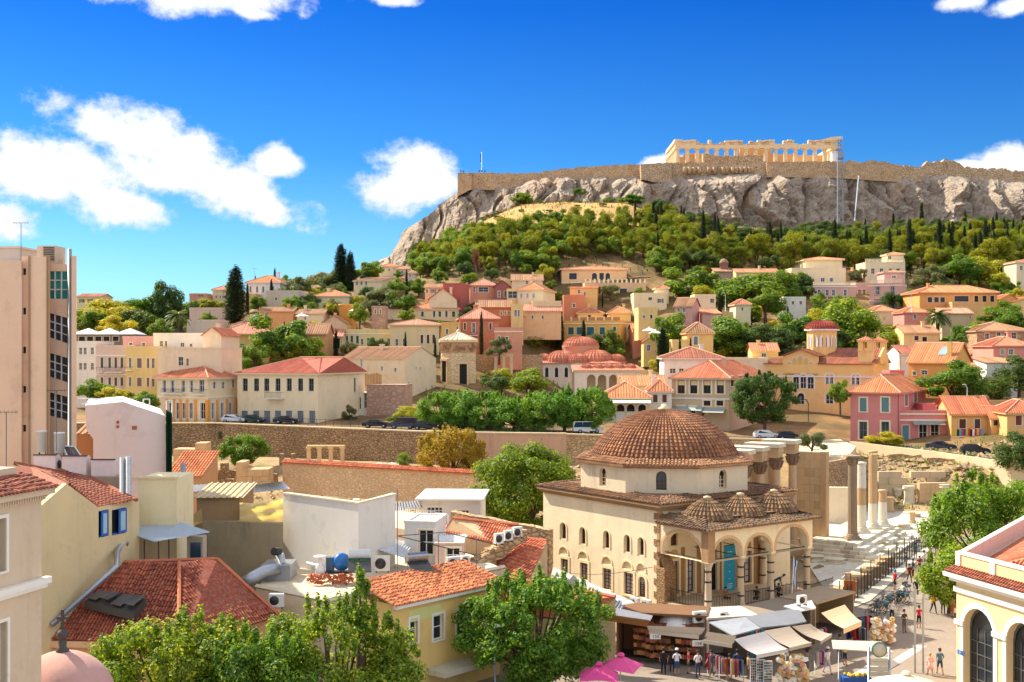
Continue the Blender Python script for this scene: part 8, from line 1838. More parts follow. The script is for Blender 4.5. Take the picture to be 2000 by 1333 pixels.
# ---------------------------------------------------------------- cars
RUBBER = plain('tyre_rubber', (.02,.02,.02),.85); HUB = plain('hub_metal', (.45,.45,.46),.35,.7); CARGL = glassmat((.015,.02,.025),.06)
def car(label, px, py, Y, rz, col, kind='hatch', z=None):
 q = P(px, py, Y); zz = gz(q.x, q.y)+.04 if z is None else z
 r = empty('parked_car', label, 'car', (q.x, q.y, zz), rz, 'cars parked along the street'); paint = plain('car_paint', col, .25,.1,.03); w = .84
 prof = {'hatch': [(-2.0,.35),(-2.05,.75),(-1.95,.95),(-1.55,1.38),(-.9,1.48),(.2,1.45),(.95,.98),(1.75,.85),(1.98,.65),(2.0,.35)],
   'sedan': [(-2.2,.35),(-2.25,.8),(-2.1,.95),(-1.5,1.0),(-.95,1.36),(.2,1.4),(1.0,.98),(1.95,.85),(2.2,.62),(2.2,.35)],
   'van': [(-2.3,.4),(-2.35,1.0),(-2.3,1.75),(-2.1,1.88),(.7,1.88),(1.45,1.1),(2.1,.95),(2.3,.7),(2.3,.4)]}[kind]
 mb = MB(); n = len(prof)
 for s in (-1,1):
  for x, zz_ in prof: mb.v.append((x, s*w*(1.0 if zz_ < 1.0 else .84), zz_))
 for k in range(n): j = (k+1) % n; mb.f.append([k, j, n+j, n+k]); mb.m.append(0); mb.sm.append(False)
 mb.f += [list(range(n)), list(range(2*n-1, n-1,-1))]; mb.m += [0,0]; mb.sm += [False]*2
 mb.build('body', paint, r)
 top = max(p[1] for p in prof); xs = [p[0] for p in prof if p[1] > 1.2]; x0, x1 = min(xs), max(xs)
 for s in (-1,1):
  mb = MB(); m = (x0+x1)/2-.1
  for a, b in ((x0+.12, m-.05),(m+.05, x1+.35)): mb.poly([(a-.1, s*(w*.93+.012),1.0),(b+.05, s*(w*.93+.012),1.0),(b-.3 if b > m+.2 else b, s*(w*.84+.012), top-.12),(a+.15 if a < m-.2 else a, s*(w*.84+.012), top-.12)])
  mb.build('side_window', CARGL, r)
 k1 = max(i for i, p in enumerate(prof) if p[1] > 1.2); a, b = prof[k1], prof[k1+1]
 mb = MB(); dx, dz = b[0]-a[0], b[1]-a[1]; nx, nz = -dz, dx; ln = sqrt(nx*nx+nz*nz); nx, nz = abs(nx)/ln*.015, abs(nz)/ln*.015
 A = (a[0]+dx*.12+nx, a[1]+dz*.12+nz); B = (a[0]+dx*.92+nx, a[1]+dz*.92+nz); mb.poly([(A[0],-w*.74, A[1]),(A[0], w*.74, A[1]),(B[0], w*.82, B[1]),(B[0],-w*.82, B[1])]); mb.build('windscreen', CARGL, r)
 for x in (-1.3,1.3):
  for s in (-1,1):
   mb = MB(); mb.lathe([(.2,-.1),(.31,-.1),(.33,0),(.31,.1),(.2,.1)],16); o = mb.build('wheel', RUBBER, r); o.rotation_euler = (pi/2,0,0); o.location = (x, s*(w-.08),.33)
   mb = MB(); mb.lathe([(0,-.105),(.2,-.105),(.2,.105),(0,.105)],12); mb.build('rim', HUB, o)
 for s in (-1,1):
  mb = MB(); xe = prof[-2][0]; mb.box(xe-.12, xe+.01, s*.55-.17, s*.55+.17,.62,.78); mb.build('headlight', plain('lamp_glass', (.75,.75,.72),.2), r)
 return r
wh, bk, dg = (.72,.72,.72),(.018,.019,.022),(.06,.065,.075)
car('white hatchback in front of the orange corner house', 457,831,203,-.05, wh, 'hatch'); car('dark green sedan beside the white hatchback', 492,832,203.5,-.05,(.03,.06,.05), 'sedan'); car('black sedan before the big cream building', 560,834,200,-.05, bk, 'sedan')
car('black saloon with pale windscreen at the wall end', 735,838,189.5,-.05, bk, 'sedan'); car('dark blue van parked behind the black saloon', 786,838,187,3.09,(.04,.05,.09), 'van'); car('black estate car beside the tree row', 832,842,184.5,-.05, bk, 'hatch')
car('white hatchback in the street above the library columns', 1497,851,191.5,.03, wh, 'hatch'); car('black car with pale roof near the church tree', 1541,855,191.5,.03, bk, 'hatch'); car('dark saloon below the pink annex', 1838,878,178.5,-.22,(.03,.035,.05), 'sedan'); car('black estate car below the orange shop house', 1905,884,171.5,-.22, bk, 'hatch'); car('white van half hidden by the tree row fence', 1148,832,180,.1, wh, 'van')
# ---------------------------------------------------------------- people
SKIN = plain('skin', H('#b98a68'),.6,0,.05)
def body_mesh(pose):
 """one continuous skinned figure 1.75 m tall facing -Y; returns a mesh with bones recorded by height"""
 st = {'stand': dict(lk=(.11,-.02,.48), rk=(-.11,.0,.48), lf=(.12,0,.06), rf=(-.12,.02,.06), le=(.27,.03,1.12), re=(-.27,.03,1.12), lh=(.26,-.06,.87), rh=(-.26,-.06,.87), hip=.92, lean=0),
  'walk': dict(lk=(.1,-.16,.5), rk=(-.1,.08,.48), lf=(.1,-.26,.07), rf=(-.1,.34,.12), le=(.27,.14,1.13), re=(-.27,-.08,1.12), lh=(.25,.12,.9), rh=(-.24,-.24,.95), hip=.91, lean=-.03),
  'arms': dict(lk=(.11,0,.48), rk=(-.11,0,.48), lf=(.12,0,.06), rf=(-.12,0,.06), le=(.29,-.02,1.13), re=(-.29,-.02,1.13), lh=(.08,-.27,1.14), rh=(-.08,-.27,1.12), hip=.92, lean=0),
  'phone': dict(lk=(.11,0,.48), rk=(-.11,-.03,.48), lf=(.12,0,.06), rf=(-.12,-.05,.06), le=(.27,.03,1.12), re=(-.3,-.05,1.16), lh=(.25,-.05,.88), rh=(-.12,-.2,1.45), hip=.92, lean=0),
  'sit': dict(lk=(.13,-.42,.47), rk=(-.13,-.42,.47), lf=(.13,-.38,.06), rf=(-.13,-.36,.06), le=(.26,-.08,.76), re=(-.26,-.08,.76), lh=(.1,-.34,.6), rh=(-.1,-.34,.6), hip=.47, lean=-.06),
  'bend': dict(lk=(.12,-.08,.48), rk=(-.12,-.02,.48), lf=(.12,0,.06), rf=(-.12,.05,.06), le=(.24,-.5,.95), re=(-.24,-.5,.95), lh=(.16,-.6,.7), rh=(-.16,-.6,.7), hip=.88, lean=-.55)}[pose]
 h, l = st['hip'], st['lean']; up = lambda d: (0, l*d/.5, h+d*(1-abs(l)*.55))
 sh = up(.5); V = {'pelvis': ((0,0, h),(.15,.11)), 'waist': (up(.2),(.135,.1)), 'chest': (up(.38),(.165,.115)), 'neck': (up(.56),(.055,.055)), 'jaw': (up(.645),(.07,.08)), 'head': (up(.74),(.082,.095)), 'crown': (up(.8),(.06,.07)),
  'lhip': ((.09,0, h-.06),(.095,.095)), 'rhip': ((-.09,0, h-.06),(.095,.095)), 'lk': (st['lk'],(.062,.065)), 'rk': (st['rk'],(.062,.065)), 'lf': (st['lf'],(.042,.045)), 'rf': (st['rf'],(.042,.045)),
  'lt': ((st['lf'][0], st['lf'][1]-.16,.035),(.04,.032)), 'rt': ((st['rf'][0], st['rf'][1]-.16,.035),(.04,.032)),
  'ls': ((.18, sh[1], sh[2]-.02),(.062,.062)), 'rs': ((-.18, sh[1], sh[2]-.02),(.062,.062)), 'le': (st['le'],(.042,.042)), 're': (st['re'],(.042,.042)), 'lw': (st['lh'],(.03,.03)), 'rw': (st['rh'],(.03,.03))}
 for s in 'lr':
  e, w = Vector(V[s+'e'][0]), Vector(V[s+'w'][0]); d = (w-e).normalized(); sx = Vector((1 if s == 'l' else -1,0,0)); pr = d.cross(sx).normalized()
  V[s+'p'] = (tuple(w+d*.07),(.034,.022))
  for k in range(4): V['%sd%d' % (s, k)] = (tuple(w+d*(.15-.012*abs(k-1))+pr*(.03-.02*k)+Vector((0,-.01,0))),(.009,.009))
  V[s+'th'] = (tuple(w+d*.09+pr*.05-sx*.01),(.010,.010))
 E = [('pelvis', 'waist'),('waist', 'chest'),('chest', 'neck'),('neck', 'jaw'),('jaw', 'head'),('head', 'crown')]
 for s in 'lr': E += [('pelvis', s+'hip'),(s+'hip', s+'k'),(s+'k', s+'f'),(s+'f', s+'t'),('chest', s+'s'),(s+'s', s+'e'),(s+'e', s+'w'),(s+'w', s+'p'),(s+'p', s+'th')]+[(s+'p', '%sd%d' % (s, k)) for k in range(4)]
 ks = list(V); me = bpy.data.meshes.new('body'); me.from_pydata([V[k][0] for k in ks],[(ks.index(a), ks.index(b)) for a, b in E],[])
 o = bpy.data.objects.new('body_tmp', me); SC.collection.objects.link(o)
 m = o.modifiers.new('s', 'SKIN'); sv = me.skin_vertices[0].data
 for i, k in enumerate(ks): sv[i].radius = V[k][1]; sv[i].use_root = (k == 'pelvis')
 o.modifiers.new('b', 'SUBSURF').levels = 1
 res = bpy.data.meshes.new_from_object(o.evaluated_get(bpy.context.evaluated_depsgraph_get())); bpy.data.objects.remove(o)
 for p in res.polygons: p.use_smooth = True
 return res, V, h, up
POSES = {}
def person(label, loc, rz, shirt, trousers, pose='stand', shorts=False, sleeves=False, hair=(.03,.02,.015), hat=None, s=1.0, dress=False, bag=None, bald=False):
 if pose not in POSES: POSES[pose] = body_mesh(pose)
 src, V, h, up = POSES[pose]; me = src.copy(); me.materials.clear()
 mats = [SKIN, plain('cloth', H(shirt),.85,0,.1), plain('cloth', H(trousers),.85,0,.1), plain('shoe', (.05,.045,.04),.6)]
 for m in mats: me.materials.append(m)
 le, re_ = Vector(V['le'][0]), Vector(V['re'][0]); nk = Vector(V['neck'][0]); kz = V['lk'][0][2]
 def near(c, a, b):
  a, b = Vector(V[a][0]), Vector(V[b][0]); d = b-a; t = max(0, min(1,(c-a).dot(d)/d.length_squared)); return (c-a-d*t).length, t
 for p in me.polygons:
  c = p.center; i = 1
  arm = min((near(c, s+'s', s+'e')[0],0) for s in 'lr'), min((min(near(c, s+'e', s+'w')[0], near(c, s+'w', s+'p')[0]),1) for s in 'lr')
  leg = min((near(c, s+'hip', s+'k')[0],2) for s in 'lr'), min((near(c, s+'k', s+'f')[0],3) for s in 'lr'), min((near(c, s+'f', s+'t')[0],4) for s in 'lr')
  tor = (min(near(c, 'pelvis', 'waist')[0]-.08, near(c, 'waist', 'chest')[0]-.08),5); hd = (min(near(c, 'neck', 'jaw')[0], near(c, 'jaw', 'head')[0]-.02, near(c, 'head', 'crown')[0]-.02),6)
  k = min(arm+leg+(tor, hd))[1]
  i = {0: 1,1: 1 if sleeves else 0,2: 1 if dress else 2,3: (0 if shorts or dress else 2),4: 3,5: 1,6: 0}[k]
  if k == 5 and not dress and near(c, 'pelvis', 'waist')[1] < .35: i = 2
  p.material_index = i
 r = empty('person', label, 'person', loc, rz, 'people in the square'); r.scale = (s, s, s); o = bpy.data.objects.new('body', me); SC.collection.objects.link(o); o.parent = r
 hc = Vector(V['head'][0])
 if not bald:
  mb = MB(); mb.lathe([(.098,-.03),(.108,.02),(.1,.07),(.065,.105),(0,.115)],12,(hc.x, hc.y+.012, hc.z+.01)); mb.lathe([(.07,-.1),(.095,-.06),(.1,-.02)],10,(hc.x, hc.y+.02, hc.z), a0=.2, a1=pi-.2); mb.build('hair', plain('hair', hair, .7), r)
 mb = MB()
 mb.extr([(hc.x-.012, hc.y-.1, hc.z-.045),(hc.x+.012, hc.y-.1, hc.z-.045),(hc.x, hc.y-.1, hc.z+.0)],(0,-.025,0))
 mb.build('nose', SKIN, r)
 mb = MB()
 for sx in (-1,1): mb.box(hc.x+sx*.032-.012, hc.x+sx*.032+.012, hc.y-.103, hc.y-.092, hc.z+.0, hc.z+.012)
 mb.build('eyes', plain('eye_dark', (.02,.015,.01),.4), r)
 if hat: mb = MB(); mb.lathe([(.19 if hat[1] else .125,.05),(.12,.055),(.115,.13),(.08,.16),(0,.165)],14,(hc.x, hc.y, hc.z)); mb.build('hat', plain('hat_cloth', H(hat[0]),.8), r)
 if dress: mb = MB(); mb.lathe([(.14, h+.15),(.2, h-.1),(.27, h-.38),(.26, h-.38),(.19, h-.1)],14); mb.build('skirt', mats[1], r)
 if bag: mb = MB(); c = Vector(V['chest'][0]); mb.box(c.x-.15, c.x+.15, c.y+.1, c.y+.26, c.z-.25, c.z+.13); mb.build('backpack', plain('bag_cloth', H(bag),.8), r)
 return r
def gp(px, py, z=.02): return GP(px, py, z)
person('man in blue T-shirt and shorts walking hand in hand', gp(1836,1318), pi, '#4f6f8c', '#2e4258', 'walk', True); person('blonde girl in a pink dress walking with the man in blue', gp(1817,1320), pi, '#e8b4ae', '#e8b4ae', 'walk', True, s=.86, hair=(.45,.3,.12), dress=True)
person('woman in red top and black shorts between the two poles', gp(1795,1227), pi, '#c02230', '#141416', 'phone', True, hair=(.05,.03,.02))
person('man in black T-shirt by the station arch holding a phone', gp(1897,1358),.3, '#141416', '#20242c', 'phone')
person('man in white T-shirt and jeans standing by the bag shop', gp(1363,1323),.3, '#e6e4e8', '#2c3c5c', 'arms'); person('woman in black dress looking at the leather bags', gp(1296,1317), pi*.9, '#18181c', '#18181c', 'stand'); person('tall visitor in dark clothes inside the bag shop', gp(1313,1313), pi, '#202838', '#242a38', 'stand', hair=(.05,.03,.02)); person('woman with white cap, top and bag at the bag shop', gp(1322,1320), pi, '#dfe3ea', '#2c4a7a', 'arms', True, hat=('#e8e4dc', 0))
person('man in grey T-shirt browsing the clothes racks', gp(1425,1330), pi, '#4a4246', '#7a7672', 'stand', True); person('woman in white with a cap walking past the scarves', gp(1616,1316),.4, '#e8e6ea', '#c8c8d0', 'walk', hat=('#e8e8e8', 0)); person('man in dark shirt under the cream awning', gp(1640,1288), pi, '#5a4c48', '#3c4458', 'stand')
person('person in white shirt standing in the mosque porch', mloc(6.75,-2.0,2.42),.5, '#d8d4d8', '#40506a', 'stand'); person('person in orange sitting on the porch floor by the banner', mloc(4.4,-2.6,2.1),.6, '#a85a3c', '#2a2a30', 'sit', s=.95); person('person in black sitting against the porch column', mloc(6.3,-4.1,2.1),-.5, '#101014', '#16161a', 'sit'); person('person in denim bending over near the flag', mloc(9.2,-3.2,2.42),1.2, '#4a5c88', '#20222a', 'bend'); person('dark clothed person beside the leaning flag staff', mloc(8.6,-4.2,2.1),.2, '#1a1c20', '#1a1c20', 'sit')
for i, (px, py, sh, tr, ps, lb) in enumerate(((1748,1152, '#c41f30', '#181c24', 'stand', 'person in bright red jacket and blue cap by the bicycles'),(1776,1138, '#7a3a34', '#5a4a44', 'walk', 'person in brown top walking past the fence'),(1790,1168, '#1c2030', '#1c2434', 'walk', 'person in navy walking by the street tree'),(1803,1142, '#a03038', '#20242c', 'stand', 'person with red backpack under the street tree'),(1783,1128, '#30363e', '#2a2c34', 'stand', 'dark clothed pedestrian by the stone blocks'),(1805,1110, '#d8d4d4', '#b8a090', 'stand', 'visitor in white by the fence bend'),(1817,1100, '#202830', '#2c3c50', 'walk', 'pedestrian in black by the fence bend'),(1812,1068, '#e6e6ea', '#9a8c84', 'stand', 'visitor in white shirt near the info board'),(1822,1064, '#c8b4a8', '#6a6470', 'stand', 'visitor in beige near the info board'),(1831,1060, '#d8c8c0', '#50505c', 'walk', 'visitor with a pale top at the street end'),(1823,1199, '#e0b020', '#182030', 'walk', 'person in yellow shirt below the street tree'),(1842,1200, '#3c4450', '#2a3448', 'stand', 'person in jeans under the street tree'),(1860,1206, '#c08a72', '#b05a3c', 'stand', 'person in orange trousers beside the station'),(1840,1096, '#b8b4c0', '#3a3c48', 'walk', 'pedestrian in lilac farther up the street'))):
 person(lb, gp(px, py), rt.uniform(0,6.28), sh, tr, ps, i % 3 == 0, hat=('#2a80c0', 0) if i == 0 else None, bag='#a02028' if i == 3 else None)
rc = random.Random(77); CT = ['#e8e4e0', '#30343c', '#a83038', '#3a5a8c', '#c8a080', '#708090', '#d8c040', '#5a3a4a', '#2a6a70', '#c86a4a']; CN = ['white', 'charcoal', 'red', 'blue', 'beige', 'slate', 'yellow', 'plum', 'teal', 'coral']
for k, (px, py) in enumerate(((1764,1175),(1770,1112),(1796,1120),(1812,1128),(1826,1118),(1830,1082),(1820,1150),(1836,1130),(1788,1092),(1845,1080),(1742,1215),(1766,1236),(1345,1316),(1440,1322),(1462,1326),(1576,1322),(1650,1300),(1390,1322))):
 t = k % 10; person('pedestrian in %s top and %s trousers %s' % (CN[t],('grey', 'navy', 'brown')[k % 3], 'in the walking street by the fence' if k < 10 else ('near the street hat stall' if k < 12 else 'browsing the market stalls')), gp(px, py), rc.uniform(0,6.28), CT[t],('#5a5a60', '#26304a', '#6a5444')[k % 3], rc.choice(['stand', 'walk', 'arms']), k % 4 == 0, k % 5 == 0, s=rc.uniform(.92,1.03))
for i, (px, py, c_) in enumerate(((1800,981, '#8c4448'),(1806,980, '#5a6a9c'))): person(('visitor in dark red', 'visitor in blue')[i]+' by the library back wall', GP(px, py+10,.1),0, c_, '#3c3c48', 'stand')
for i, px in enumerate((900,905,936,941,947)): q = P(px, interp(px, wt_x, wt_y),451); person(('first', 'second', 'third', 'fourth', 'fifth')[i]+' tiny visitor from the left on the citadel bastion', (q.x, 452, q.z-.4),0, '#3c3c44', '#2a2a30', 'stand')
# ---------------------------------------------------------------- bicycles
bp = empty('bicycle', 'dark rental bicycle in the crowded rack by the fence', 'bicycle', (0,0,0),0, 'rental bicycles at the fence'); BM = plain('bike_frame', (.03,.035,.04),.4,.3)
for x in (-.52,.52):
 mb = MB(); pts = [Vector((x+.34*cos(t*pi/9),0,.34+.34*sin(t*pi/9))) for t in range(19)]; mb.tube(pts, .022,5, cap=False); o = mb.build('wheel', RUBBER, bp)
 mb = MB()
 for t in range(8): mb.tube([(x, 0,.34),(x+.33*cos(t*pi/4),0,.34+.33*sin(t*pi/4))],.004,3)
 mb.build('spokes', HUB, o)
mb = MB()
for a, b in (((-.52,0,.34),(-.05,0,.32)),((-.05,0,.32),(-.18,0,.82)),((-.05,0,.32),(.36,0,.78)),((-.14,0,.7),(.36,0,.78)),((-.52,0,.34),(-.16,0,.72)),((.36,0,.86),(.52,0,.34))): mb.tube([a, b],.022,6)
mb.build('frame', BM, bp); mb = MB(); mb.tube([(.3,-.28,1.0),(.36,-.1,.98),(.36,.1,.98),(.3,.28,1.0)],.015,5); mb.tube([(.36,0,.84),(.36,0,.99)],.018,5); mb.build('handlebar', BM, bp)
mb = MB(); mb.extr([(-.32,-.07,.87),(-.32,.07,.87),(-.02,.02,.88),(-.02,-.02,.88)],(0,0,.05)); mb.build('saddle', RUBBER, bp); mb = MB(); mb.extr([(.48,-.14,.72),(.72,-.14,.72),(.72,.14,.72),(.48,.14,.72)],(0,0,.2)); mb.build('basket', plain('teal_basket', (.05,.12,.16),.6), bp)
KIDS[bp.name] = list(bp.children)
for c_ in bp.children: KIDS[c_.name] = list(c_.children)
rb_ = random.Random(3)
for k in range(17):
 o = bp if k == 0 else copy_tree(bp); px = 1706+k*3.8+rb_.uniform(-3,3); py = 1202-k*2.4+rb_.uniform(-6,10); o.location = GP(px, py, .03); o.rotation_euler = (rb_.uniform(-.12,.12),0, rb_.uniform(-.7,.7)+.4)
# ---------------------------------------------------------------- fence and stones along the walking street
fn = empty('iron_fence', 'black iron fence between library floor and walking street', 'fence'); A, B = GP(1640,1197), GP(1824,1058); n = 34
for k in range(n+1):
 q = A.lerp(B, k/n); tall = k % 3 == 0; mb = MB(); mb.box(q.x-.035, q.x+.035, q.y-.035, q.y+.035,0,2.6 if tall else 1.9); mb.build('post', IRON, fn)
 if k < n:
  q2 = A.lerp(B, (k+1)/n)
  for z in (.25,1.5): mb = MB(); mb.tube([q+Vector((0,0, z)), q2+Vector((0,0, z))],.02,4); mb.build('rail', IRON, fn)
  for j in (1,2,3,4): p = q.lerp(q2, j/5); mb = MB(); mb.box(p.x-.012, p.x+.012, p.y-.012, p.y+.012,.1,1.65); mb.build('bar', IRON, fn)
rs = random.Random(6)
for k in range(10):
 q = A.lerp(B, .1+k*.05)+Vector((-1.0,.6,0)); w = rs.uniform(.5,.9); h = rs.uniform(.5,1.3); mb = MB(); j = lambda: rs.uniform(-.07,.07)
 mb.add([(q.x+sx*w+j(), q.y+sy*.45+j(), zz+j()) for zz in (0, h) for sx, sy in ((-1,-1),(1,-1),(1,1),(-1,1))],[[0,3,2,1],[4,5,6,7],[0,1,5,4],[1,2,6,5],[2,3,7,6],[3,0,4,7]]); tag(mb.build('stone_block', OLDM), 'loose ancient stone block lined up behind the iron fence', 'stone', 'stone blocks behind the iron fence')
mb = MB(); q = GP(1660,1178); mb.box(q.x-.5, q.x+.5, q.y, q.y+.06,.5,1.9); tag(mb.build('info_board', plain('brown_board', H('#a8582e'),.7)), 'brown information board behind the fence near the porch', 'board')
mb = MB(); q = GP(1803,1052); mb.box(q.x-.28, q.x+.28, q.y, q.y+.06,.2,1.9); tag(mb.build('info_board', plain('brown_board', H('#7a4a2c'),.7)), 'small dark information board at the library floor edge', 'board')
fe = empty('street_fence', 'thin iron fence on the retaining wall before the tree row', 'fence')
for k in range(40):
 px = 470+k*16.5; Y = yr(px)+.3; x = (px-CX)/F*Y; mb = MB(); mb.box(x-.03, x+.03, Y-.03, Y+.03,9.3,10.5); mb.build('post', IRON, fe)
 if k < 39:
  px2 = px+16.5; Y2 = yr(px2)+.3; x2 = (px2-CX)/F*Y2
  for z in (9.5,10.4): mb = MB(); mb.tube([(x, Y, z),(x2, Y2, z)],.02,4); mb.build('rail', IRON, fe)
# ---------------------------------------------------------------- market shops below the mosque
def awning(label, q, col, drop=.22, name='shop_awning'):
 r = empty(name, label, 'awning', (0,0,0)); q = [Vector(p) for p in q]; m = plain('awning_cloth', H(col),.85,0,.08); mb = MB(); n = 6
 for j in range(n):
  t0, t1 = j/n, (j+1)/n; s0, s1 = -.12*sin(pi*t0),-.12*sin(pi*t1)
  mb.add([q[0].lerp(q[3], t0)+Vector((0,0, s0)), q[1].lerp(q[2], t0)+Vector((0,0, s0)), q[1].lerp(q[2], t1)+Vector((0,0, s1)), q[0].lerp(q[3], t1)+Vector((0,0, s1))],[[0,1,2,3]],0, True)
 mb.build('cloth', m, r); mb = MB(); mb.tube([q[3], q[2]],.04,6); mb.build('front_bar', SHEET2, r)
 mb = MB(); mb.poly([q[3], q[2], q[2]-Vector((0,0, drop)), q[3]-Vector((0,0, drop))]); mb.build('valance', m, r)
 for a, b in ((q[0], q[3]),(q[1], q[2])): mb = MB(); mb.tube([a-Vector((0,0,.35)), b],.025,5); mb.build('arm', IRON, r)
 return r
Zq = lambda x, y, z: GP(1160+x/4,1050+y/4, z)
awning('narrow grey-beige awning over the leather bag shop', [Zq(415,690,3.5), Zq(870,705,3.5), Zq(820,770,2.9), Zq(430,725,3.1)], '#c8bcaa')
awning('short buff awning at the corner next to the postcards', [Zq(880,735,3.3), Zq(1110,770,3.3), Zq(1080,838,2.7), Zq(850,800,2.7)], '#d2c0a4')
awning('large pale grey awning over the postcard racks', [Zq(1095,795,3.4), Zq(1335,735,3.4), Zq(1520,872,2.5), Zq(1270,920,2.5)], '#c9c2c0')
awning('middle taupe awning in the row of market awnings', [Zq(1330,730,3.4), Zq(1530,695,3.4), Zq(1697,822,2.6), Zq(1527,862,2.6)], '#b8a896')
awning('far taupe awning in the row of market awnings', [Zq(1545,695,3.3), Zq(1690,675,3.3), Zq(1857,755,2.6), Zq(1770,812,2.6)], '#b4a492')
awning('cream awning at the street corner beside the fence', [Zq(1775,590,3.4), Zq(1960,525,3.4), Zq(2090,655,2.6), Zq(1950,715,2.6)], '#e0c8a2', .35)
SL = plain('dark_felt_roof', (.2,.21,.24),.7); SL2 = plain('grey_felt_roof', (.30,.32,.36),.7)
for lb, pts, m in (('grey felt roof sheet left in front of the mosque platform', ((900,670,3.5),(1190,630,3.7),(1310,715,3.3),(1085,775,3.2)), SL2),('dark felt roof in the middle of the market stalls', ((1180,630,3.7),(1390,590,3.7),(1530,690,3.4),(1310,712,3.35)), SL),('dark felt roof right of the middle stalls', ((1385,590,3.7),(1600,560,3.5),(1660,665,3.3),(1530,690,3.35)), SL),('light tin sheets by the porch corner', ((1480,545,3.7),(1700,500,3.6),(1735,560,3.4),(1600,585,3.45)), SHEET2),('rusty brown roof over the leather stalls', ((100,610,4.2),(430,655,4.0),(415,700,3.5),(60,645,3.8)), plain('rust_roof', H('#9a6a3c'),.8)),('dark roof strip beside the two wall air conditioners', ((180,560,3.6),(460,620,3.4),(440,660,3.3),(60,600,3.5)), SL)):
 q = [Zq(*p) for p in pts]; mb = MB(); mb.extr(q, (0,0,.08)); tag(mb.build('stall_roof', m), lb, 'roof')
mb = MB(); q = Zq(650,680,2.6); mb.lathe([(1.3,0),(1.2,.35),(.9,.65),(.45,.85),(0,.9)],20, tuple(q)); tag(mb.build('white_vault', plaster(H('#dcdad8'))), 'low white vaulted roof below the mosque corner', 'roof')
# shop bodies
def shop(label, xa, xb, Y, Y2, zt, col, depth=3.0):
 a, b = XY(xa, Y), XY(xb, Y2); r = empty('market_shop', label, 'shop', (a[0], a[1],0), atan2(b[1]-a[1], b[0]-a[0])); W = sqrt((b[0]-a[0])**2+(b[1]-a[1])**2); mb = MB(); wm = plaster(H(col),.5,.4)
 mb.box(0,.12,0, depth, 0, zt); mb.box(W-.12, W, 0, depth, 0, zt); mb.box(.121, W-.121, depth-.1, depth, 0, zt); mb.box(-.05, W+.05,-.1, depth, zt+.003, zt+.15); mb.build('wall', wm, r)
 mb = MB(); mb.box(.13, W-.13,.6, depth-.11,.001,.25); mb.build('floor_plinth', plain('shop_floor', (.08,.07,.06),.8), r); return r, W
s1, W1 = shop('leather bag shop crammed with brown bags', 1204,1380,81.0,79.6,3.4, '#7a5638'); s2, W2 = shop('souvenir shop with teal doorposts behind the clothes racks', 1382,1480,79.4,80.2,3.3, '#c8beb0'); s3, W3 = shop('souvenir shop behind the hat stall', 1482,1585,80.3,84.5,3.1, '#8a7c6c'); s4, W4 = shop('corner shop under the cream awning', 1592,1668,86,90,2.9, '#a8947a')
mb = MB(); mb.box(.25,.6,.02,.2,0,3.0); mb.build('doorpost', plain('teal_paint', H('#1f7f92'),.6), s3); mb = MB(); mb.box(W2-.6, W2-.25,-.1,.1,0,3.0); mb.build('doorpost', plain('teal_paint', H('#1f7f92'),.6), s2)
bm_ = MB(); bm_.extr([(-.17,0,-.2),(.17,0,-.2),(.2,0,.08),(-.2,0,.08)],(0,.12,0)); bm_.tube([(-.16,.06,.08),(-.1,.06,.3),(.1,.06,.3),(.16,.06,.08)],.012,4)
LEA = [plain('brown_leather', H(c),.55) for c in ('#7a4526', '#9a5e30', '#5a3018', '#b07a44', '#8a4030', '#6a4a2c')]
bags = []
for m in LEA: me = bpy.data.meshes.new('leather_bag'); me.from_pydata(bm_.v, [], bm_.f); me.materials.append(m); bags.append(me)
rg = random.Random(12); fac = Fac(1204,81.0, math.degrees(s1.rotation_euler.z),0)
for j in range(5):
 for k in range(20):
  if rg.random() < .12: continue
  u = 1.3+k*(W1-1.6)/20; z = .7+j*.52; p = fac.o+fac.u*(u+rg.uniform(-.05,.05))+fac.b*(.5 if u < 2.2 else -.02); o = bpy.data.objects.new('leather_bag', rg.choice(bags)); SC.collection.objects.link(o); o.location = (p.x, p.y, z+rg.uniform(-.05,.05)); o.rotation_euler = (0, rg.uniform(-.1,.1), fac.yaw+rg.uniform(-.3,.3)); tag(o, 'brown leather bag hanging in rows at the leather shop', 'bag', 'bags at the leather shop')
# price signs
for i, (px, py) in enumerate(((1280,1243),(1363,1257))):
 q = P(px, py, 78.6); r = empty('price_sign', ('price sign under the leather shop awning, left', 'price sign at the right corner of the leather shop')[i], 'sign', q); mb = MB(); mb.box(-.36,.36,0,.03,-.2,.18); mb.build('board', WHITE, r); text_mesh('15€', .3,(.05,-.012,-.12),(pi/2,0,0), IRON, None, r)
# graffiti on the platform
q = mloc(4.2,-5.75,1.25); text_mesh('ASDA', .75, q, (pi/2,0, MANG), plain('purple_spray', H('#6a4a78'),.8), 'purple graffiti lettering on the mosque platform')
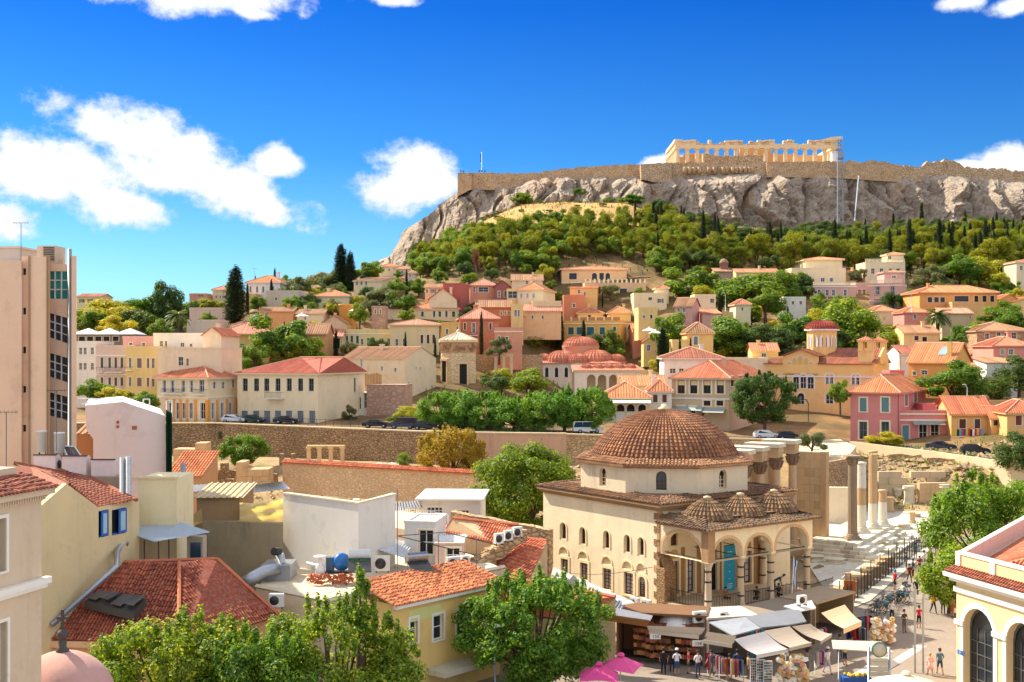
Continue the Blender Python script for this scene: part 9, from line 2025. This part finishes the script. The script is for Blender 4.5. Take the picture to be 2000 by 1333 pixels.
# clothes racks
def garment(w, h):
 mb = MB(); n = 5; pts = [(-w/2, h*.0),(-w*.35, h*.06),(w*.35, h*.06),(w/2,0),(w*.42,-h),(-w*.42,-h)]
 for s in (0,1): mb.poly([(x, .03*(1 if s else -1)+.015*sin(x*20), z) for x, z in pts])
 return mb
GC = ['#c03040', '#2a4a90', '#e8e4e0', '#d8b040', '#3a8a9a', '#a85a8a', '#202028', '#e08a9a', '#7a3a50', '#5aa0c8', '#b84a28', '#f0f0ee']
gms = []
for c_ in GC: g = garment(.4,.8); me = bpy.data.meshes.new('garment'); me.from_pydata(g.v, [], g.f); me.materials.append(plain('garment_cloth', H(c_),.9)); gms.append(me)
def rack(label, xa, ya, xb, yb, n, gl):
 a, b = GP(xa, ya, 0), GP(xb, yb, 0); r = empty('clothes_rack', label, 'rack');
 for q in (a, b): mb = MB(); mb.tube([q, q+Vector((0,0,1.5))],.025,5); mb.build('upright', STEEL, r)
 mb = MB(); mb.tube([a+Vector((0,0,1.5)), b+Vector((0,0,1.5))],.02,5); mb.build('bar', STEEL, r); d = b-a; yaw = atan2(d.y, d.x)
 for k in range(n):
  p = a.lerp(b, (k+.5)/n); o = bpy.data.objects.new('garment', rg.choice(gms)); SC.collection.objects.link(o); o.location = (p.x, p.y, 1.42); o.rotation_euler = (0,0, yaw+pi/2+rg.uniform(-.6,.6)); o.scale = (1,1, rg.uniform(.8,1.4)); tag(o, 'coloured garment on '+gl, 'clothing', 'clothes on the racks')
rack('clothes rack of bright tops in front of the corner shop', 1382,1318,1418,1330,12, 'the rack by the leather shop'); rack('long clothes rack beside the man in grey', 1405,1328,1452,1335,12, 'the rack behind the man in grey'); rack('scarf rack between hat stall and white capped woman', 1592,1318,1614,1312,9, 'the scarf rack by the hats'); rack('clothes rack under the cream street awning', 1655,1262,1690,1268,12, 'the rack under the cream awning'); rack('dense clothes rack behind the street hat stall', 1660,1248,1700,1240,14, 'the rack behind the street hats'); rack('small rack below the far taupe awning', 1600,1270,1612,1266,5, 'the small rack under the far awning')
# postcard stands
for i, (px, py) in enumerate(((1474,1340),(1486,1342),(1500,1345))):
 q = GP(px, py, 0); r = empty('postcard_stand', ('left', 'middle', 'right')[i]+' white postcard stand under the pale grey awning', 'stand', q); mb = MB(); mb.box(-.28,.28,0,.08,0,1.75); mb.build('frame', WHITE, r)
 for j in range(9):
  for k in range(4): mb = MB(); mb.box(-.25+k*.128,-.25+k*.128+.1,-.03,-.004,.15+j*.175,.15+j*.175+.13); mb.build('postcard', plain('card', H(rg.choice(['#2c2c34', '#5a7a9a', '#8a6a4a', '#3a4a3a', '#b09a7a'])),.6), r)
# hat stalls
hb = MB(); hb.lathe([(.2,0),(.19,.015),(.105,.02),(.1,.1),(.07,.13),(0,.135)],12); hms = []
for c_ in ('#e6d2a4', '#d8bc84', '#f0eadc', '#c09858', '#efe6d0', '#d89a7a', '#e8e2d8'): me = bpy.data.meshes.new('sun_hat'); me.from_pydata(hb.v, [], hb.f); me.materials.append(plain('straw', H(c_),.9)); hms.append(me)
for st_, (px, py, n, lb) in enumerate(((1545,1338,85, 'straw sun hat piled on the hat stall under the awnings'),(1722,1258,75, 'straw sun hat on the street hat stall near the bicycles'))):
 q = GP(px, py, 0); r = empty('hat_stand', ('tall wire hat stand under the market awnings', 'tall wire hat stand in the walking street')[st_], 'stand', q)
 for k in range(4): mb = MB(); a = k*pi/2+.4; mb.tube([(.6*cos(a),.4*sin(a),0),(.35*cos(a),.2*sin(a),2.0)],.02,5); mb.build('pole', STEEL, r)
 for z in (.5,1.0,1.5): mb = MB(); mb.box(-.7,.7,-.35,.35, z, z+.02); mb.build('tray', STEEL, r)
 for k in range(n):
  a = rg.uniform(pi*1.0, pi*2.0); z = rg.uniform(.25,2.0); o = bpy.data.objects.new('sun_hat', rg.choice(hms)); SC.collection.objects.link(o); w = (.95 if st_ == 0 else .85)
  o.location = q+Vector((rg.uniform(-1,1)*w, -.25+.3*sin(a)*rg.random(), z)); o.rotation_euler = (rg.uniform(.5,1.3), rg.uniform(-.4,.4), rg.uniform(-.5,.5)); o.scale = (.9,)*3; tag(o, lb, 'hat', ('hats on the awning stall', 'hats on the street stall')[st_])
# parasols
def parasol(label, px, py, zt, R, col, sides=4, rot=.4, name='parasol'):
 q = GP(px, py, zt); r = empty(name, label, 'parasol', (q.x, q.y, 0)); mb = MB(); n = sides; m = plain('parasol_cloth', H(col),.85)
 for k in range(n):
  a0, a1 = rot+2*pi*k/n, rot+2*pi*(k+1)/n; e0, e1 = (R*cos(a0), R*sin(a0), zt-.75),(R*cos(a1), R*sin(a1), zt-.75); md = tuple((Vector(e0)+Vector(e1))/2+Vector((0,0,.1)))
  mb.add([(0,0, zt), e0, md],[[0,1,2]]); mb.add([(0,0, zt), md, e1],[[0,1,2]])
 mb.build('canopy', m, r); mb = MB(); mb.tube([(0,0,0),(0,0, zt+.1)],.03,6); mb.build('pole', WHITE, r)
 mb = MB(); mb.lathe([(.3, zt-.02),(.2, zt+.12),(0, zt+.18)], n, (0,0,0), smooth=False, rot=rot); mb.build('vent_cap', m, r)
 for k in range(n): a0 = rot+2*pi*k/n; mb = MB(); mb.tube([(0,0, zt-.04),(R*.98*cos(a0), R*.98*sin(a0), zt-.79)],.012,4); mb.build('rib', WHITE, r)
 return r
parasol('bright pink parasol in the open below the leafy tree', 1212,1280,2.8,1.65, '#e0508e'); parasol('second pink parasol half under the leafy tree', 1170,1298,2.7,1.6, '#d04484', rot=.7); parasol('cream market parasol at the bottom edge', 1770,1316,2.9,2.2, '#ecd8b8', 8,.2)
for i, (px, py, Y) in enumerate(((1268,640,248),(1280,645,250),(590,612,262),(694,602,268))):
 q = P(px, py, Y); r = parasol('small white parasol on a hillside terrace, '+('left of the tiny yellow house', 'above the tiny yellow house', 'beside the low pale roof', 'near the round orange tower')[i],1200,1300,2.4,1.6, '#e8e4dc', 8); r.location = (q.x, q.y, q.z-2.4)
# kiosk, station sign, poles, lamp
r = empty('fruit_stall', 'fruit stall with white canopy and blue cloth', 'stall', GP(1672,1345,0)); mb = MB(); mb.extr([(-1.5,-.1,2.5),(2.3,-.3,2.3),(2.0,1.3,2.6),(-1.2,1.3,2.7)],(0,0,.06)); mb.build('canopy', plain('canopy_cloth', H('#c4b8a8'),.85), r)
mb = MB(); mb.box(-.9,.9,-.3,.5,0,.75); mb.build('counter', plain('blue_tarp', H('#1f4f9a'),.7), r)
for k in range(26): mb = MB(); mb.lathe([(0,-.09),(.08,-.05),(.1,0),(.08,.05),(0,.09)],8,(rg.uniform(-.8,.8), rg.uniform(-.25,.4),.85)); mb.build('fruit', plain('fruit_skin', H(rg.choice(['#e8c020', '#e07a20', '#d8d040'])),.5), r)
for x in (-1.0,1.0): mb = MB(); mb.tube([(x, .4,0),(x, .4,2.5)],.03,5); mb.build('post', STEEL, r)
r = empty('station_sign', 'metro entrance sign with round disc on two steel posts', 'sign', P(1717,1333,71)); z0 = P(1717,1333,71).z
for x in (-.62,.62): mb = MB(); mb.tube([(x, 0,-z0),(x, 0, P(1717,1264,71).z-z0)],.07,8); mb.build('post', STEEL, r)
zc_ = P(1717,1269,71).z-z0; mb = MB(); mb.lathe([(0,-.05),(.47,-.05),(.47,.05),(0,.05)],32); o = mb.build('disc', plain('sign_green', H('#4f8a74'),.4), r); o.rotation_euler = (pi/2,0,0); o.location = (0,-.05, zc_)
mb = MB(); mb.lathe([(0,-.06),(.39,-.06),(.39,.06),(0,.06)],32); mb.build('disc_face', plain('sign_cream', H('#b8b0a0'),.5), o)
for z, h_ in ((-.72,.2),(-.98,.24),(-1.3,.26),(-1.6,.24)): mb = MB(); mb.box(-.52,.52,-.05,.05, zc_+z, zc_+z+h_); mb.build('panel', plain('sign_cream', H('#b8b0a0'),.5), r)
r = empty('signal_gate', 'pair of tall grey poles joined by a box at the top', 'post', GP(1795,1315,0)); hp = 5.2
for x in (-.27,.27): mb = MB(); mb.box(x-.05, x+.05,-.05,.05,0, hp+(.6 if x < 0 else 0)); mb.build('pole', STEEL, r)
mb = MB(); mb.box(-.215,.215,-.05,.05, hp-.25, hp-.02); mb.build('crossbox', SHEET, r)
r = empty('street_lamp', 'street lamp with square white head rising from the spreading tree', 'street lamp', (*XY(967,72.5),0)); zl = P(967,1224,72.5).z; mb = MB(); mb.tube([(0,0,0),(0,0, zl)],.07,8); mb.build('pole', STEEL, r); mb = MB(); mb.box(-.05,.5,-.18,.18, zl, zl+.14); mb.build('lamp_head', SHEET, r)
for i, (px, pb, pt, Y, lb) in enumerate(((1417,600,572,282, 'curved white street lamp beside the green trees'),(1780,602,572,270, 'tall street lamp left of the orange house'),(1579,812,782,190, 'dark street lamp in front of the church wall'),(1889,775,752,195, 'lamp post behind the red shop roof'))):
 a, b = P(px, pt, Y), P(px, pb, Y); r = empty('street_lamp', lb, 'street lamp', (b.x, b.y, b.z-1)); h = a.z-b.z+1; mb = MB(); mb.tube([(0,0,0),(0,0, h*.85),(-.3,0, h)],.07,6); mb.build('pole', SHEET if i != 2 else IRON, r); mb = MB(); mb.box(-.75,-.2,-.12,.12, h-.02, h+.12); mb.build('lamp_head', SHEET if i != 2 else IRON, r)
# goods in front of the grey house and orange shops, television masts on roofs
for i, (pa, pb, py, Y, n, gl) in enumerate(((1372,1422,806,200.5,15, 'the clothes row below the grey stuccoed house'),(1860,1920,846,188.4,14, 'the textile row below the orange shop house'))):
 for k in range(n): o = bpy.data.objects.new('garment', rg.choice(gms)); SC.collection.objects.link(o); q = P(pa+(pb-pa)*k/n, py+rg.uniform(-1,1), Y); o.location = (q.x, q.y-.5, q.z+.6); o.scale = (1,1,1.3); tag(o, 'garment hanging in '+gl, 'clothing', 'clothes at the far shops')
for i, (px, py, Y, h, lb) in enumerate(((12,905,60,2.6, 'television mast on the red roof at the left edge'),(110,850,74,2.8, 'comb-like television mast beside the water tanks'),(497,548,300,3.0, 'television mast on the white skyline house'),(41,500,86,2.4, 'thin mast on the concrete office roof'),(1888,700,236,2.0, 'little aerial on the red ridge house'))):
 q = P(px, py, Y); r = empty('television_mast', lb, 'aerial', q); mb = MB(); mb.tube([(0,0,-1),(0,0, h)],.025,5); mb.build('pole', IRON, r); mb = MB(); mb.tube([(-.6,0, h),(.6,0, h)],.015,4)
 for k in range(6): mb.tube([(-.5+k*.2,0, h-.12),(-.5+k*.2,0, h+.12)],.01,3)
 mb.build('comb', IRON, r)
# overhead cable on the mosque wall
mb = MB(); a, b = P(1060,1112,100), P(1275,1108,88); mb.tube([a.lerp(b, t/10)-Vector((0,0,.5*sin(pi*t/10))) for t in range(11)],.02,4); tag(mb.build('cable', IRON), 'thin black cable strung across the mosque windows', 'cable')
